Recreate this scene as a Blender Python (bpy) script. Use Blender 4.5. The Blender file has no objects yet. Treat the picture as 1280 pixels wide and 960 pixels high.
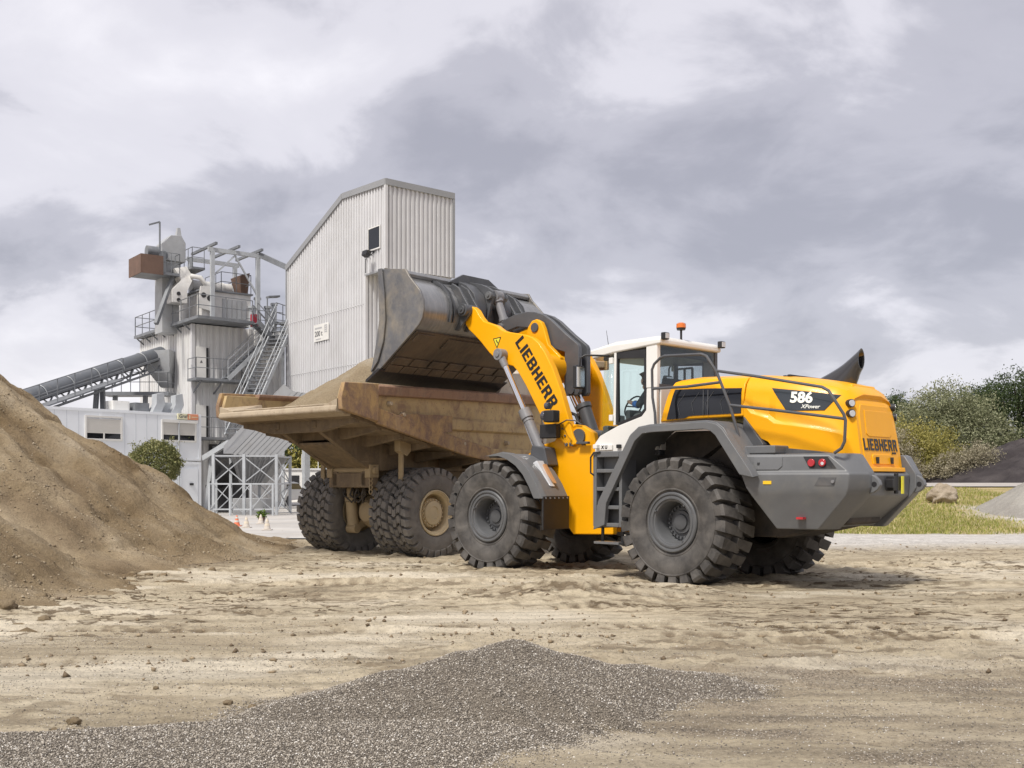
import bpy, bmesh, math, random
import numpy as np
from mathutils import Vector, Matrix
rad = math.radians
random.seed(7)
scene = bpy.context.scene
col = scene.collection

# ------------------------------------------------------------------ camera, sky, sun, exposure
CAM_H = 1.5
FPX = 1300.0            # focal length in pixels of a 1280 wide picture
cam_d = bpy.data.cameras.new('camera')
cam_d.sensor_width = 36.0
cam_d.lens = 36.0 * FPX / 1280.0
cam_d.shift_y = 122.0 / 1280.0
cam_d.clip_start = 0.1
cam_d.clip_end = 6000
cam = bpy.data.objects.new('camera', cam_d)
cam.location = (0, 0, CAM_H)
cam.rotation_euler = (rad(90), 0, 0)
col.objects.link(cam)
scene.camera = cam

SUN_DIR = Vector((-0.34, -0.52, 0.86)).normalized()      # towards the sun
SUN_EL = math.asin(SUN_DIR.z)
SUN_AZ = math.atan2(SUN_DIR.x, SUN_DIR.y)
world = bpy.data.worlds.new('World')
scene.world = world
world.use_nodes = True
wn = world.node_tree
wn.nodes.clear()
def N(nt, kind, **kw):
    n = nt.nodes.new(kind)
    for k, v in kw.items():
        setattr(n, k, v)
    return n
w_out = N(wn, 'ShaderNodeOutputWorld')
w_bg = N(wn, 'ShaderNodeBackground')
w_bg.inputs['Strength'].default_value = 0.12
w_sky = N(wn, 'ShaderNodeTexSky', sky_type='NISHITA')
w_sky.sun_disc = False
w_sky.sun_elevation = SUN_EL
w_sky.sun_rotation = SUN_AZ
w_sky.dust_density = 2.0
tc = N(wn, 'ShaderNodeTexCoord')
sep = N(wn, 'ShaderNodeSeparateXYZ')
wn.links.new(tc.outputs['Generated'], sep.inputs[0])
def wmath(op, a, b=None, c=None):
    m = N(wn, 'ShaderNodeMath', operation=op)
    for i, q in enumerate((a, b, c)):
        if q is None: continue
        if isinstance(q, (int, float)): m.inputs[i].default_value = q
        else: wn.links.new(q, m.inputs[i])
    return m.outputs[0]
zc = wmath('ADD', wmath('MAXIMUM', sep.outputs[2], 0.0), 0.34)
comb = N(wn, 'ShaderNodeCombineXYZ')
wn.links.new(wmath('DIVIDE', sep.outputs[0], zc), comb.inputs[0])
wn.links.new(wmath('DIVIDE', sep.outputs[1], zc), comb.inputs[1])
def wnoise(scale, detail, rough, dist, off, lac=2.0):
    mp = N(wn, 'ShaderNodeMapping')
    mp.inputs['Location'].default_value = off
    wn.links.new(comb.outputs[0], mp.inputs[0])
    n = N(wn, 'ShaderNodeTexNoise')
    n.inputs['Scale'].default_value = scale
    n.inputs['Detail'].default_value = detail
    n.inputs['Roughness'].default_value = rough
    n.inputs['Distortion'].default_value = dist
    n.inputs['Lacunarity'].default_value = lac
    wn.links.new(mp.outputs[0], n.inputs['Vector'])
    return n.outputs['Fac']
n_big = wnoise(1.25, 7.0, 0.50, 0.2, (3.1, 7.7, 0.0))
n_mid = wnoise(3.6, 8.0, 0.56, 0.35, (11.3, 2.2, 4.0))
cl = wmath('ADD', wmath('MULTIPLY', n_big, 0.66), wmath('MULTIPLY', n_mid, 0.34))
ramp = N(wn, 'ShaderNodeValToRGB')
wn.links.new(cl, ramp.inputs[0])
cr = ramp.color_ramp
cr.interpolation = 'EASE'
cr.elements[0].position = 0.38
cr.elements[0].color = (0.345, 0.338, 0.382, 1)
cr.elements[1].position = 0.70
cr.elements[1].color = (0.87, 0.845, 0.875, 1)
e = cr.elements.new(0.465); e.color = (0.46, 0.448, 0.495, 1)
e = cr.elements.new(0.53); e.color = (0.655, 0.635, 0.68, 1)
sc_ = N(wn, 'ShaderNodeVectorMath', operation='SCALE')
sc_.inputs['Scale'].default_value = 3.7
wn.links.new(ramp.outputs[0], sc_.inputs[0])
w_mix = N(wn, 'ShaderNodeMix', data_type='RGBA')
w_mix.inputs[0].default_value = 0.94
wn.links.new(w_sky.outputs[0], w_mix.inputs[6])
wn.links.new(sc_.outputs[0], w_mix.inputs[7])
wn.links.new(w_mix.outputs[2], w_bg.inputs['Color'])
wn.links.new(w_bg.outputs[0], w_out.inputs[0])

sun_d = bpy.data.lights.new('sun', 'SUN')
sun_d.energy = 1.5
sun_d.angle = rad(11)
sun_d.color = (1.0, 0.95, 0.87)
sun = bpy.data.objects.new('sun', sun_d)
sun.rotation_euler = SUN_DIR.to_track_quat('Z', 'Y').to_euler()
sun.location = (-20, -20, 40)
col.objects.link(sun)

scene.view_settings.view_transform = 'Standard'
scene.view_settings.look = 'None'
scene.view_settings.exposure = 1.45
scene.view_settings.gamma = 1.0
scene.view_settings.use_curve_mapping = False

# ------------------------------------------------------------------ mesh helpers
class MB:
    def __init__(s): s.v = []; s.f = []
    def add(s, vs, fs):
        o = len(s.v); s.v.extend([tuple(p) for p in vs]); s.f.extend([tuple(i + o for i in q) for q in fs]); return s
    def box(s, x0, x1, y0, y1, z0, z1):
        return s.add([(x0,y0,z0),(x1,y0,z0),(x1,y1,z0),(x0,y1,z0),(x0,y0,z1),(x1,y0,z1),(x1,y1,z1),(x0,y1,z1)],
                     [(0,3,2,1),(4,5,6,7),(0,1,5,4),(1,2,6,5),(2,3,7,6),(3,0,4,7)])
    def hexa(s, b, t):          # bottom quad, top quad
        return s.add(list(b) + list(t), [(0,3,2,1),(4,5,6,7),(0,1,5,4),(1,2,6,5),(2,3,7,6),(3,0,4,7)])
    def bar(s, p, q, w, h=None, up=(0,0,1)):
        h = w if h is None else h
        p = Vector(p); q = Vector(q); d = (q - p).normalized(); u = Vector(up)
        if abs(d.dot(u)) > 0.98: u = Vector((0,1,0))
        a = d.cross(u).normalized() * (w/2); b = a.cross(d).normalized() * (h/2)
        return s.hexa([p-a-b, p+a-b, p+a+b, p-a+b], [q-a-b, q+a-b, q+a+b, q-a+b])
    def cyl(s, p, q, r, r2=None, n=14, cap=True):
        r2 = r if r2 is None else r2
        p = Vector(p); q = Vector(q); d = (q - p).normalized()
        u = Vector((0,0,1)) if abs(d.z) < 0.9 else Vector((1,0,0))
        a = d.cross(u).normalized(); b = a.cross(d)
        vs = []
        for c, rr in ((p, r), (q, r2)):
            for i in range(n):
                t = 2*math.pi*i/n; vs.append(c + a*(rr*math.cos(t)) + b*(rr*math.sin(t)))
        fs = [(i, (i+1) % n, n+(i+1) % n, n+i) for i in range(n)]
        if cap: fs += [tuple(range(n))[::-1], tuple(range(n, 2*n))]
        return s.add(vs, fs)
    def tube(s, pts, r, n=8):
        pts = [Vector(p) for p in pts]; vs = []; fs = []; m = len(pts); ref = None
        for i, p in enumerate(pts):
            t = ((pts[i] - pts[i-1]).normalized() if i else Vector()) + ((pts[i+1] - pts[i]).normalized() if i < m-1 else Vector())
            t.normalize()
            if ref is None:
                ref = Vector((0,0,1)) if abs(t.z) < 0.9 else Vector((1,0,0))
            a = t.cross(ref).normalized(); b = a.cross(t).normalized(); ref = b
            rr = r[i] if isinstance(r, (list, tuple)) else r
            for k in range(n):
                th = 2*math.pi*k/n; vs.append(p + a*(rr*math.cos(th)) + b*(rr*math.sin(th)))
        for i in range(m-1):
            for k in range(n):
                fs.append((i*n+k, i*n+(k+1) % n, (i+1)*n+(k+1) % n, (i+1)*n+k))
        fs += [tuple(range(n))[::-1], tuple(range((m-1)*n, m*n))]
        return s.add(vs, fs)
    def prism(s, poly, y0, y1):          # poly in x,z extruded along y
        n = len(poly)
        return s.add([(x,y0,z) for x,z in poly] + [(x,y1,z) for x,z in poly],
                     [tuple(range(n)), tuple(range(n, 2*n))[::-1]] + [(i, n+i, n+(i+1) % n, (i+1) % n) for i in range(n)])
    def prismz(s, poly, z0, z1):
        n = len(poly)
        return s.add([(x,y,z0) for x,y in poly] + [(x,y,z1) for x,y in poly],
                     [tuple(range(n))[::-1], tuple(range(n, 2*n))] + [(i, (i+1) % n, n+(i+1) % n, n+i) for i in range(n)])
    def prismx(s, poly, x0, x1):         # poly in y,z
        n = len(poly)
        return s.add([(x0,y,z) for y,z in poly] + [(x1,y,z) for y,z in poly],
                     [tuple(range(n))[::-1], tuple(range(n, 2*n))] + [(i, (i+1) % n, n+(i+1) % n, n+i) for i in range(n)])
    def loft(s, rings, cap=True, closed=True):
        n = len(rings[0]); m = len(rings); vs = [p for r in rings for p in r]; fs = []
        for i in range(m-1):
            for k in range(n if closed else n-1):
                fs.append((i*n+k, i*n+(k+1) % n, (i+1)*n+(k+1) % n, (i+1)*n+k))
        if cap: fs += [tuple(range(n))[::-1], tuple(range((m-1)*n, m*n))]
        return s.add(vs, fs)
    def lathe(s, prof, n=40, c=(0,0,0), close=False, flip=1):   # (r, y) around the y axis
        vs = []; m = len(prof)
        for r, y in prof:
            for k in range(n):
                t = 2*math.pi*k/n; vs.append((c[0]+r*math.cos(t), c[1]+flip*y, c[2]+r*math.sin(t)))
        fs = []
        for i in range(m if close else m-1):
            j = (i+1) % m
            for k in range(n):
                fs.append((i*n+k, i*n+(k+1) % n, j*n+(k+1) % n, j*n+k))
        return s.add(vs, fs)
    def strip(s, path, y0, y1, t):       # bent sheet: path in x,z, thickness t to its left
        n = len(path); P = [Vector((a, b)) for a, b in path]; off = []
        for i in range(n):
            d = ((P[i]-P[i-1]).normalized() if i else Vector((0,0))) + ((P[i+1]-P[i]).normalized() if i < n-1 else Vector((0,0)))
            d.normalize(); off.append(P[i] + Vector((-d.y, d.x)) * t)
        poly = [tuple(p) for p in P] + [tuple(p) for p in off[::-1]]
        return s.prism(poly, y0, y1)
    def build(s, name, mat, parent=None, M=None, bev=0.0, seg=2, angle=35, loc=None, rz=0.0, recalc=True):
        me = bpy.data.meshes.new(name)
        vs = [tuple(M @ Vector(p)) for p in s.v] if M is not None else s.v
        me.from_pydata(vs, [], s.f)
        if recalc:
            bm = bmesh.new(); bm.from_mesh(me); bmesh.ops.recalc_face_normals(bm, faces=bm.faces); bm.to_mesh(me); bm.free()
        me.polygons.foreach_set('use_smooth', [True]*len(me.polygons))
        me.set_sharp_from_angle(angle=rad(angle))
        me.materials.append(mat)
        o = bpy.data.objects.new(name, me); col.objects.link(o)
        if bev:
            b = o.modifiers.new('bevel', 'BEVEL'); b.width = bev; b.segments = seg; b.limit_method = 'ANGLE'; b.angle_limit = rad(30); b.harden_normals = True
        if parent: o.parent = parent
        if loc is not None: o.location = loc
        if rz: o.rotation_euler = (0, 0, rz)
        return o

def tag(o, label=None, cat=None, group=None, kind=None):
    if label: o['label'] = label
    if cat: o['category'] = cat
    if group: o['group'] = group
    if kind: o['kind'] = kind
    return o
def thing(name, label, cat, loc=(0,0,0), rz=0.0, group=None):
    o = bpy.data.objects.new(name, None); o.empty_display_size = 0.3
    col.objects.link(o); o.location = loc; o.rotation_euler = (0, 0, rz)
    return tag(o, label, cat, group)
def link_copy(o, parent, loc=None, rot=None, name=None):
    c = o.copy(); col.objects.link(c); c.parent = parent
    if loc is not None: c.location = loc
    if rot is not None: c.rotation_euler = rot
    return c
def copy_tree(o, parent=None):
    c = o.copy(); col.objects.link(c); c.parent = parent
    for ch in list(o.children): copy_tree(ch, c)
    return c
def PX(u, v, Y):            # a sight line at a known distance -> a point in the place
    return Vector(((u-640.0)/FPX*Y, Y, CAM_H-(v-602.0)/FPX*Y))
def frame(o, deg): return Matrix.Translation((o[0], o[1], 0)) @ Matrix.Rotation(rad(deg), 4, 'Z')

# ------------------------------------------------------------------ materials
def new_mat(name):
    m = bpy.data.materials.new(name); m.use_nodes = True
    return m, m.node_tree, m.node_tree.nodes['Principled BSDF']
def tnoise(nt, scale, detail=6, rough=0.6, coord='Object', dist=0.0, stretch=None):
    t = N(nt, 'ShaderNodeTexCoord'); n = N(nt, 'ShaderNodeTexNoise')
    n.inputs['Scale'].default_value = scale; n.inputs['Detail'].default_value = detail
    n.inputs['Roughness'].default_value = rough; n.inputs['Distortion'].default_value = dist
    if stretch:
        mp = N(nt, 'ShaderNodeMapping'); mp.inputs['Scale'].default_value = stretch
        nt.links.new(t.outputs[coord], mp.inputs[0]); nt.links.new(mp.outputs[0], n.inputs['Vector'])
    else: nt.links.new(t.outputs[coord], n.inputs['Vector'])
    return n.outputs['Fac']
def tramp(nt, fac, stops):
    r = N(nt, 'ShaderNodeValToRGB'); nt.links.new(fac, r.inputs[0]); c = r.color_ramp
    while len(c.elements) < len(stops): c.elements.new(0.5)
    for el, (p, q) in zip(c.elements, stops):
        el.position = p; el.color = (q[0], q[1], q[2], 1) if not isinstance(q, (int, float)) else (q, q, q, 1)
    return r.outputs[0]
def tmix(nt, fac, a, b):
    m = N(nt, 'ShaderNodeMix', data_type='RGBA')
    for sock, q in ((m.inputs[0], fac), (m.inputs[6], a), (m.inputs[7], b)):
        if isinstance(q, (int, float)): sock.default_value = q
        elif isinstance(q, tuple): sock.default_value = (q[0], q[1], q[2], 1)
        else: nt.links.new(q, sock)
    return m.outputs[2]
def tbump(nt, b, h, strength=0.3, dist=0.02):
    bp = N(nt, 'ShaderNodeBump'); bp.inputs['Strength'].default_value = strength; bp.inputs['Distance'].default_value = dist
    nt.links.new(h, bp.inputs['Height']); nt.links.new(bp.outputs[0], b.inputs['Normal'])
def paint(name, c, rough=0.4, var=0.12, scale=3.0, dust=0.0, dustc=(0.42,0.35,0.25), metal=0.0, coat=0.0, bump=0.0, dscale=2.5, spec=0.5):
    m, nt, b = new_mat(name)
    lo = tuple(x*(1-var) for x in c); hi = tuple(min(1, x*(1+var)) for x in c)
    cc = tramp(nt, tnoise(nt, scale), [(0.3, lo), (0.7, hi)])
    b.inputs['Roughness'].default_value = rough
    if dust:
        d = tramp(nt, tnoise(nt, dscale, 9, 0.65, dist=0.4), [(0.62-dust*0.5, 0.0), (0.95-dust*0.35, min(1.0, 0.35+dust))])
        cc = tmix(nt, d, cc, dustc)
        rr = N(nt, 'ShaderNodeMapRange'); rr.inputs[3].default_value = rough; rr.inputs[4].default_value = min(1, rough+0.4)
        nt.links.new(d, rr.inputs[0]); nt.links.new(rr.outputs[0], b.inputs['Roughness'])
    nt.links.new(cc, b.inputs['Base Color'])
    b.inputs['Metallic'].default_value = metal
    b.inputs['Coat Weight'].default_value = coat; b.inputs['Coat Roughness'].default_value = 0.08
    b.inputs['Specular IOR Level'].default_value = spec
    if bump: tbump(nt, b, tnoise(nt, 40, 5), bump, 0.01)
    return m
def glass(name, tint, gloss=0.10, rough=0.02):
    m, nt, b = new_mat(name)
    nt.nodes.remove(b)
    t = N(nt, 'ShaderNodeBsdfTransparent'); t.inputs[0].default_value = (*tint, 1)
    g = N(nt, 'ShaderNodeBsdfGlossy'); g.inputs['Roughness'].default_value = rough; g.inputs[0].default_value = (0.9,0.95,0.95,1)
    lw = N(nt, 'ShaderNodeLayerWeight'); lw.inputs[0].default_value = 0.5
    pw = N(nt, 'ShaderNodeMath', operation='POWER'); pw.inputs[1].default_value = 4.0; nt.links.new(lw.outputs['Facing'], pw.inputs[0])
    ad = N(nt, 'ShaderNodeMath', operation='MULTIPLY_ADD'); ad.inputs[1].default_value = 0.7; ad.inputs[2].default_value = gloss; nt.links.new(pw.outputs[0], ad.inputs[0])
    mx = N(nt, 'ShaderNodeMixShader'); nt.links.new(ad.outputs[0], mx.inputs[0]); nt.links.new(t.outputs[0], mx.inputs[1]); nt.links.new(g.outputs[0], mx.inputs[2])
    nt.links.new(mx.outputs[0], nt.nodes['Material Output'].inputs[0])
    return m
def emit(name, c, s):
    m, nt, b = new_mat(name); b.inputs['Base Color'].default_value = (*c, 1)
    b.inputs['Emission Color'].default_value = (*c, 1); b.inputs['Emission Strength'].default_value = s
    return m

YEL = paint('yellow_paint', (0.84, 0.385, 0.004), 0.36, 0.04, 1.5, dust=0.03, dustc=(0.55,0.36,0.10), coat=0.08, spec=0.25)
GREY = paint('grey_paint', (0.128, 0.132, 0.138), 0.42, 0.10, 3, dust=0.16, dustc=(0.24,0.22,0.19))
DKGREY = paint('dark_grey_paint', (0.075, 0.078, 0.085), 0.40, 0.15, 3, dust=0.12, dustc=(0.24,0.21,0.18))
BLACK = paint('black_plastic', (0.018, 0.018, 0.02), 0.5, 0.2, 4, dust=0.06)
WELL = paint('wheel_well', (0.035, 0.032, 0.03), 0.8, 0.3, 3, dust=0.45, dustc=(0.16,0.13,0.10))
WHITE = paint('white_paint', (0.74, 0.73, 0.70), 0.35, 0.04, 2, dust=0.04, coat=0.3)
CHROME = paint('chrome', (0.75, 0.75, 0.76), 0.12, 0.03, 3, metal=1.0)
STEELGREY = paint('cylinder_grey', (0.20, 0.20, 0.21), 0.38, 0.1, 4, dust=0.08)
RUBBER = paint('rubber', (0.052, 0.049, 0.047), 0.62, 0.25, 6, dust=0.42, dustc=(0.19,0.175,0.16), bump=0.25, dscale=3.5)
DRUBBER = paint('dusty_rubber', (0.125, 0.118, 0.11), 0.75, 0.25, 6, dust=0.55, dustc=(0.25,0.232,0.21), bump=0.3, dscale=3.0)
RIMGREY = paint('rim_grey', (0.10, 0.103, 0.108), 0.45, 0.12, 5, dust=0.15, dustc=(0.26,0.23,0.20))
TAN = paint('tan_paint', (0.38, 0.295, 0.175), 0.6, 0.12, 3, dust=0.35, dustc=(0.40,0.32,0.22), bump=0.15)
TANRIM = paint('tan_rim', (0.56, 0.46, 0.29), 0.55, 0.12, 3, dust=0.2, dustc=(0.36,0.29,0.20))
BLKGLASS = paint('black_glass', (0.008, 0.009, 0.012), 0.06, 0.1, 3, spec=0.6)
PANEL = paint('number_panel', (0.035, 0.042, 0.05), 0.10, 0.1, 3, spec=0.6)
LETTERBLK = paint('letter_black', (0.012, 0.012, 0.012), 0.4, 0.05, 3)
LETTERWHT = paint('letter_white', (0.85, 0.86, 0.80), 0.4, 0.02, 3)
REDL = paint('red_lens', (0.45, 0.02, 0.03), 0.15, 0.1, 6, coat=0.6)
LAMPDK = paint('dark_lens', (0.06, 0.06, 0.075), 0.08, 0.1, 6, coat=1.0)
CLEARL = paint('clear_lens', (0.55, 0.56, 0.58), 0.08, 0.08, 12, coat=0.8)
ORANGE = paint('orange_lens', (0.65, 0.16, 0.01), 0.15, 0.1, 6, coat=0.6)
HIVIS = paint('marker_yellow', (0.75, 0.68, 0.05), 0.5, 0.1, 4)
CABGLASS = glass('cab_glass', (0.945, 0.99, 0.975), 0.025)
REARGLASS = glass('rear_glass', (0.62, 0.65, 0.68), 0.03)
BRIGHTGALV = paint('galvanised', (0.42, 0.44, 0.46), 0.45, 0.12, 2, dust=0.10, dustc=(0.36,0.33,0.30))
DKGALV = paint('dark_steel', (0.17, 0.18, 0.195), 0.5, 0.18, 2, dust=0.15, dustc=(0.28,0.26,0.24))
def cladding(name, c, stain, amt):
    m, nt, b = new_mat(name)
    c0 = tramp(nt, tnoise(nt, 0.5, 5), [(0.3, tuple(x*0.93 for x in c)), (0.7, tuple(min(1, x*1.06) for x in c))])
    s1 = tramp(nt, tnoise(nt, 3.0, 8, 0.65, stretch=(1.0, 1.0, 0.045)), [(0.52, 0.0), (0.80, amt)])
    s2 = tramp(nt, tnoise(nt, 0.35, 7, 0.6), [(0.45, 0.0), (0.75, amt*0.7)])
    c1 = tmix(nt, s2, tmix(nt, s1, c0, stain), stain)
    nt.links.new(c1, b.inputs['Base Color']); b.inputs['Roughness'].default_value = 0.5
    return m
CLAD = cladding('white_cladding', (0.60, 0.60, 0.612), (0.38, 0.37, 0.355), 0.45)
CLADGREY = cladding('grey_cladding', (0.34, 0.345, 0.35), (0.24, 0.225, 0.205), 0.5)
CLADDIRTY = cladding('weathered_cladding', (0.66, 0.66, 0.655), (0.38, 0.355, 0.325), 0.6)
OFFICE = paint('office_white', (0.80, 0.83, 0.87), 0.5, 0.03, 0.6, dust=0.06, dustc=(0.5,0.48,0.45))
SHUTTER = paint('shutter_beige', (0.62, 0.60, 0.56), 0.5, 0.03, 2)
RUSTBROWN = paint('rust_brown', (0.14, 0.085, 0.062), 0.7, 0.2, 2)
WOODRED = paint('red_paint', (0.35, 0.03, 0.05), 0.5, 0.1, 3)

# body panels of the dump truck: worn ochre paint, rust and dust
def rusty(name, base, rust, amount, scale=2.2):
    m, nt, b = new_mat(name)
    c0 = tramp(nt, tnoise(nt, 1.6), [(0.3, tuple(x*0.85 for x in base)), (0.7, tuple(x*1.12 for x in base))])
    d = tramp(nt, tnoise(nt, scale*1.8, 14, 0.74, dist=0.5, stretch=(1,1,0.6)), [(0.60-amount*0.3, 0.0), (0.70-amount*0.15, 0.85)])
    c1 = tmix(nt, d, c0, rust)
    sp = tramp(nt, tnoise(nt, 14, 4, 0.6), [(0.66, 0.0), (0.72, 0.75)])
    c2 = tmix(nt, sp, c1, (0.10, 0.06, 0.045))
    st = tramp(nt, tnoise(nt, 6, 5, 0.6, stretch=(1.0, 1.0, 0.08)), [(0.55, 0.0), (0.75, 0.35)])
    c3 = tmix(nt, st, c2, (0.42, 0.33, 0.22))
    sc2 = tramp(nt, tnoise(nt, 7, 8, 0.75, stretch=(0.25, 0.25, 6.0)), [(0.62, 0.0), (0.70, 0.45)]); c3 = tmix(nt, sc2, c3, (0.52, 0.44, 0.33))
    nt.links.new(c3, b.inputs['Base Color']); b.inputs['Roughness'].default_value = 0.72
    tbump(nt, b, tnoise(nt, 22, 6), 0.25, 0.015)
    return m
BED = rusty('bed_ochre', (0.47, 0.35, 0.18), (0.235, 0.15, 0.10), 0.42)
BEDRAIL = rusty('bed_rail_rust', (0.30, 0.185, 0.125), (0.19, 0.12, 0.09), 0.5)
BEDEDGE = rusty('bed_edge', (0.43, 0.285, 0.125), (0.175, 0.11, 0.09), 0.75, 2.4)
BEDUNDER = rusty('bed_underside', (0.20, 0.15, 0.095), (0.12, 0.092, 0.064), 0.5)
BEDWORN = rusty('bed_worn', (0.40, 0.33, 0.24), (0.27, 0.20, 0.14), 0.3)

def steel_bucket(name, c, brown, amount, rough):
    m, nt, b = new_mat(name)
    c0 = tramp(nt, tnoise(nt, 2.0, 6), [(0.3, tuple(x*0.8 for x in c)), (0.7, tuple(x*1.2 for x in c))])
    d = tramp(nt, tnoise(nt, 1.6, 8, 0.6, dist=0.5), [(0.62-amount*0.35, 0.0), (0.70-amount*0.1, 1.0)])
    c1 = tmix(nt, d, c0, brown)
    s = tramp(nt, tnoise(nt, 9, 6, 0.7, stretch=(0.35, 3.0, 0.35)), [(0.45, 0.0), (0.8, 0.5)])
    c2 = tmix(nt, s, c1, tuple(min(1, x*1.6) for x in brown))
    nt.links.new(c2, b.inputs['Base Color']); b.inputs['Roughness'].default_value = rough; b.inputs['Metallic'].default_value = 0.35
    tbump(nt, b, tnoise(nt, 30, 5), 0.2, 0.01)
    return m
BUCKET = steel_bucket('bucket_grey', (0.23, 0.235, 0.245), (0.27, 0.26, 0.245), 0.05, 0.30)
BUCKETSIDE = steel_bucket('bucket_side', (0.15, 0.152, 0.16), (0.27, 0.24, 0.195), 0.45, 0.42)
BUCKETFLOOR = steel_bucket('bucket_floor', (0.09, 0.075, 0.062), (0.15, 0.115, 0.085), 0.7, 0.5)
EDGEBLK = steel_bucket('bucket_edge', (0.028, 0.028, 0.032), (0.06, 0.05, 0.045), 0.1, 0.4)

# ------------------------------------------------------------------ noise for terrain
def _hash(ix, iy, seed):
    h = (ix.astype(np.int64)*374761393 + iy.astype(np.int64)*668265263 + seed*1442695041) & 0x7fffffff
    h = ((h ^ (h >> 13))*1274126177) & 0x7fffffff
    return ((h ^ (h >> 16)) & 0xffff)/65535.0
def vnoise(x, y, seed=0):
    ix = np.floor(x); iy = np.floor(y); fx = x-ix; fy = y-iy
    ux = fx*fx*fx*(fx*(fx*6-15)+10); uy = fy*fy*fy*(fy*(fy*6-15)+10)
    a = _hash(ix, iy, seed); b = _hash(ix+1, iy, seed); c = _hash(ix, iy+1, seed); d = _hash(ix+1, iy+1, seed)
    return (a+(b-a)*ux) + ((c+(d-c)*ux)-(a+(b-a)*ux))*uy
def fbm(x, y, seed=0, oct=5, gain=0.5):
    s = 0.0; a = 1.0; t = 0.0; f = 1.0
    for k in range(oct):
        s = s + a*(vnoise(x*f, y*f, seed+k*17)-0.5); t += a; a *= gain; f *= 2.03
    return s/t*2
def sstep(a, b, x):
    t = np.clip((x-a)/(b-a), 0, 1); return t*t*(3-2*t)
def grid_mesh(name, X, Y, Z, mask=None, attrs=None, mat=None):
    ny, nx = X.shape
    co = np.stack([X, Y, Z], -1).reshape(-1, 3)
    i = np.arange(ny*nx).reshape(ny, nx)
    q = np.stack([i[:-1,:-1], i[:-1,1:], i[1:,1:], i[1:,:-1]], -1).reshape(-1, 4)
    if mask is not None:
        m = mask.reshape(-1); q = q[m[q].any(1)]
        used = np.zeros(len(co), bool); used[q.reshape(-1)] = True
        remap = np.cumsum(used)-1; q = remap[q]; co = co[used]
    else: used = None
    me = bpy.data.meshes.new(name)
    me.vertices.add(len(co)); me.vertices.foreach_set('co', co.astype(np.float32).reshape(-1))
    me.loops.add(q.size); me.loops.foreach_set('vertex_index', q.astype(np.int32).reshape(-1))
    me.polygons.add(len(q)); me.polygons.foreach_set('loop_start', np.arange(0, q.size, 4, dtype=np.int32))
    me.polygons.foreach_set('use_smooth', np.ones(len(q), bool))
    for k, v in (attrs or {}).items():
        a = me.attributes.new(k, 'FLOAT', 'POINT'); w = v.reshape(-1)
        a.data.foreach_set('value', (w[used] if used is not None else w).astype(np.float32))
    me.update(); me.validate()
    if mat: me.materials.append(mat)
    o = bpy.data.objects.new(name, me); col.objects.link(o)
    return o
def tri_soup(name, co, faces_per, nv, mat, parent=None):
    """co: (n*nv,3); faces_per: triangles of one element"""
    n = len(co)//nv; f = np.asarray(faces_per, np.int64)
    idx = (f[None] + (np.arange(n)*nv)[:, None, None]).reshape(-1, f.shape[1])
    me = bpy.data.meshes.new(name)
    me.vertices.add(len(co)); me.vertices.foreach_set('co', co.astype(np.float32).reshape(-1))
    k = f.shape[1]
    me.loops.add(idx.size); me.loops.foreach_set('vertex_index', idx.astype(np.int32).reshape(-1))
    me.polygons.add(len(idx)); me.polygons.foreach_set('loop_start', np.arange(0, idx.size, k, dtype=np.int32))
    me.update(); me.materials.append(mat)
    o = bpy.data.objects.new(name, me); col.objects.link(o)
    if parent: o.parent = parent
    return o

# ------------------------------------------------------------------ ground
def _nest(o, deg, pts):
    c, s = math.cos(rad(deg)), math.sin(rad(deg)); return [(o[0]+x*c-y*s, o[1]+x*s+y*c, c, s) for x, y in pts]
NESTS = _nest((3.385,16.077), 134, [(0,1.15),(0,-1.15)])+_nest((0.581,18.784), 138, [(0,1.15),(0,-1.15)])+_nest((-2.738,21.66), 50, [(0,-1.4),(0,-0.85),(0,1.4),(0,0.85)])
def bank(x, y):
    return 0.0675*np.clip(y-30.0, 0, 21)*sstep(5.0, 9.5, x)
TRACKS = [(13.25, -0.02, 0.20, 0.05), (13.75, -0.02, 0.20, 0.05), (15.2, 0.015, 0.20, 0.045), (15.75, 0.015, 0.20, 0.045), (11.9, 0.03, 0.18, 0.04), (12.35, 0.03, 0.18, 0.04), (17.7, 0.05, 0.22, 0.04), (18.2, 0.05, 0.2, 0.04), (10.3, -0.05, 0.18, 0.03), (10.75, -0.05, 0.18, 0.03), (18.4, -0.35, 0.22, 0.035), (9.3, 0.16, 0.16, 0.022)]
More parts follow.
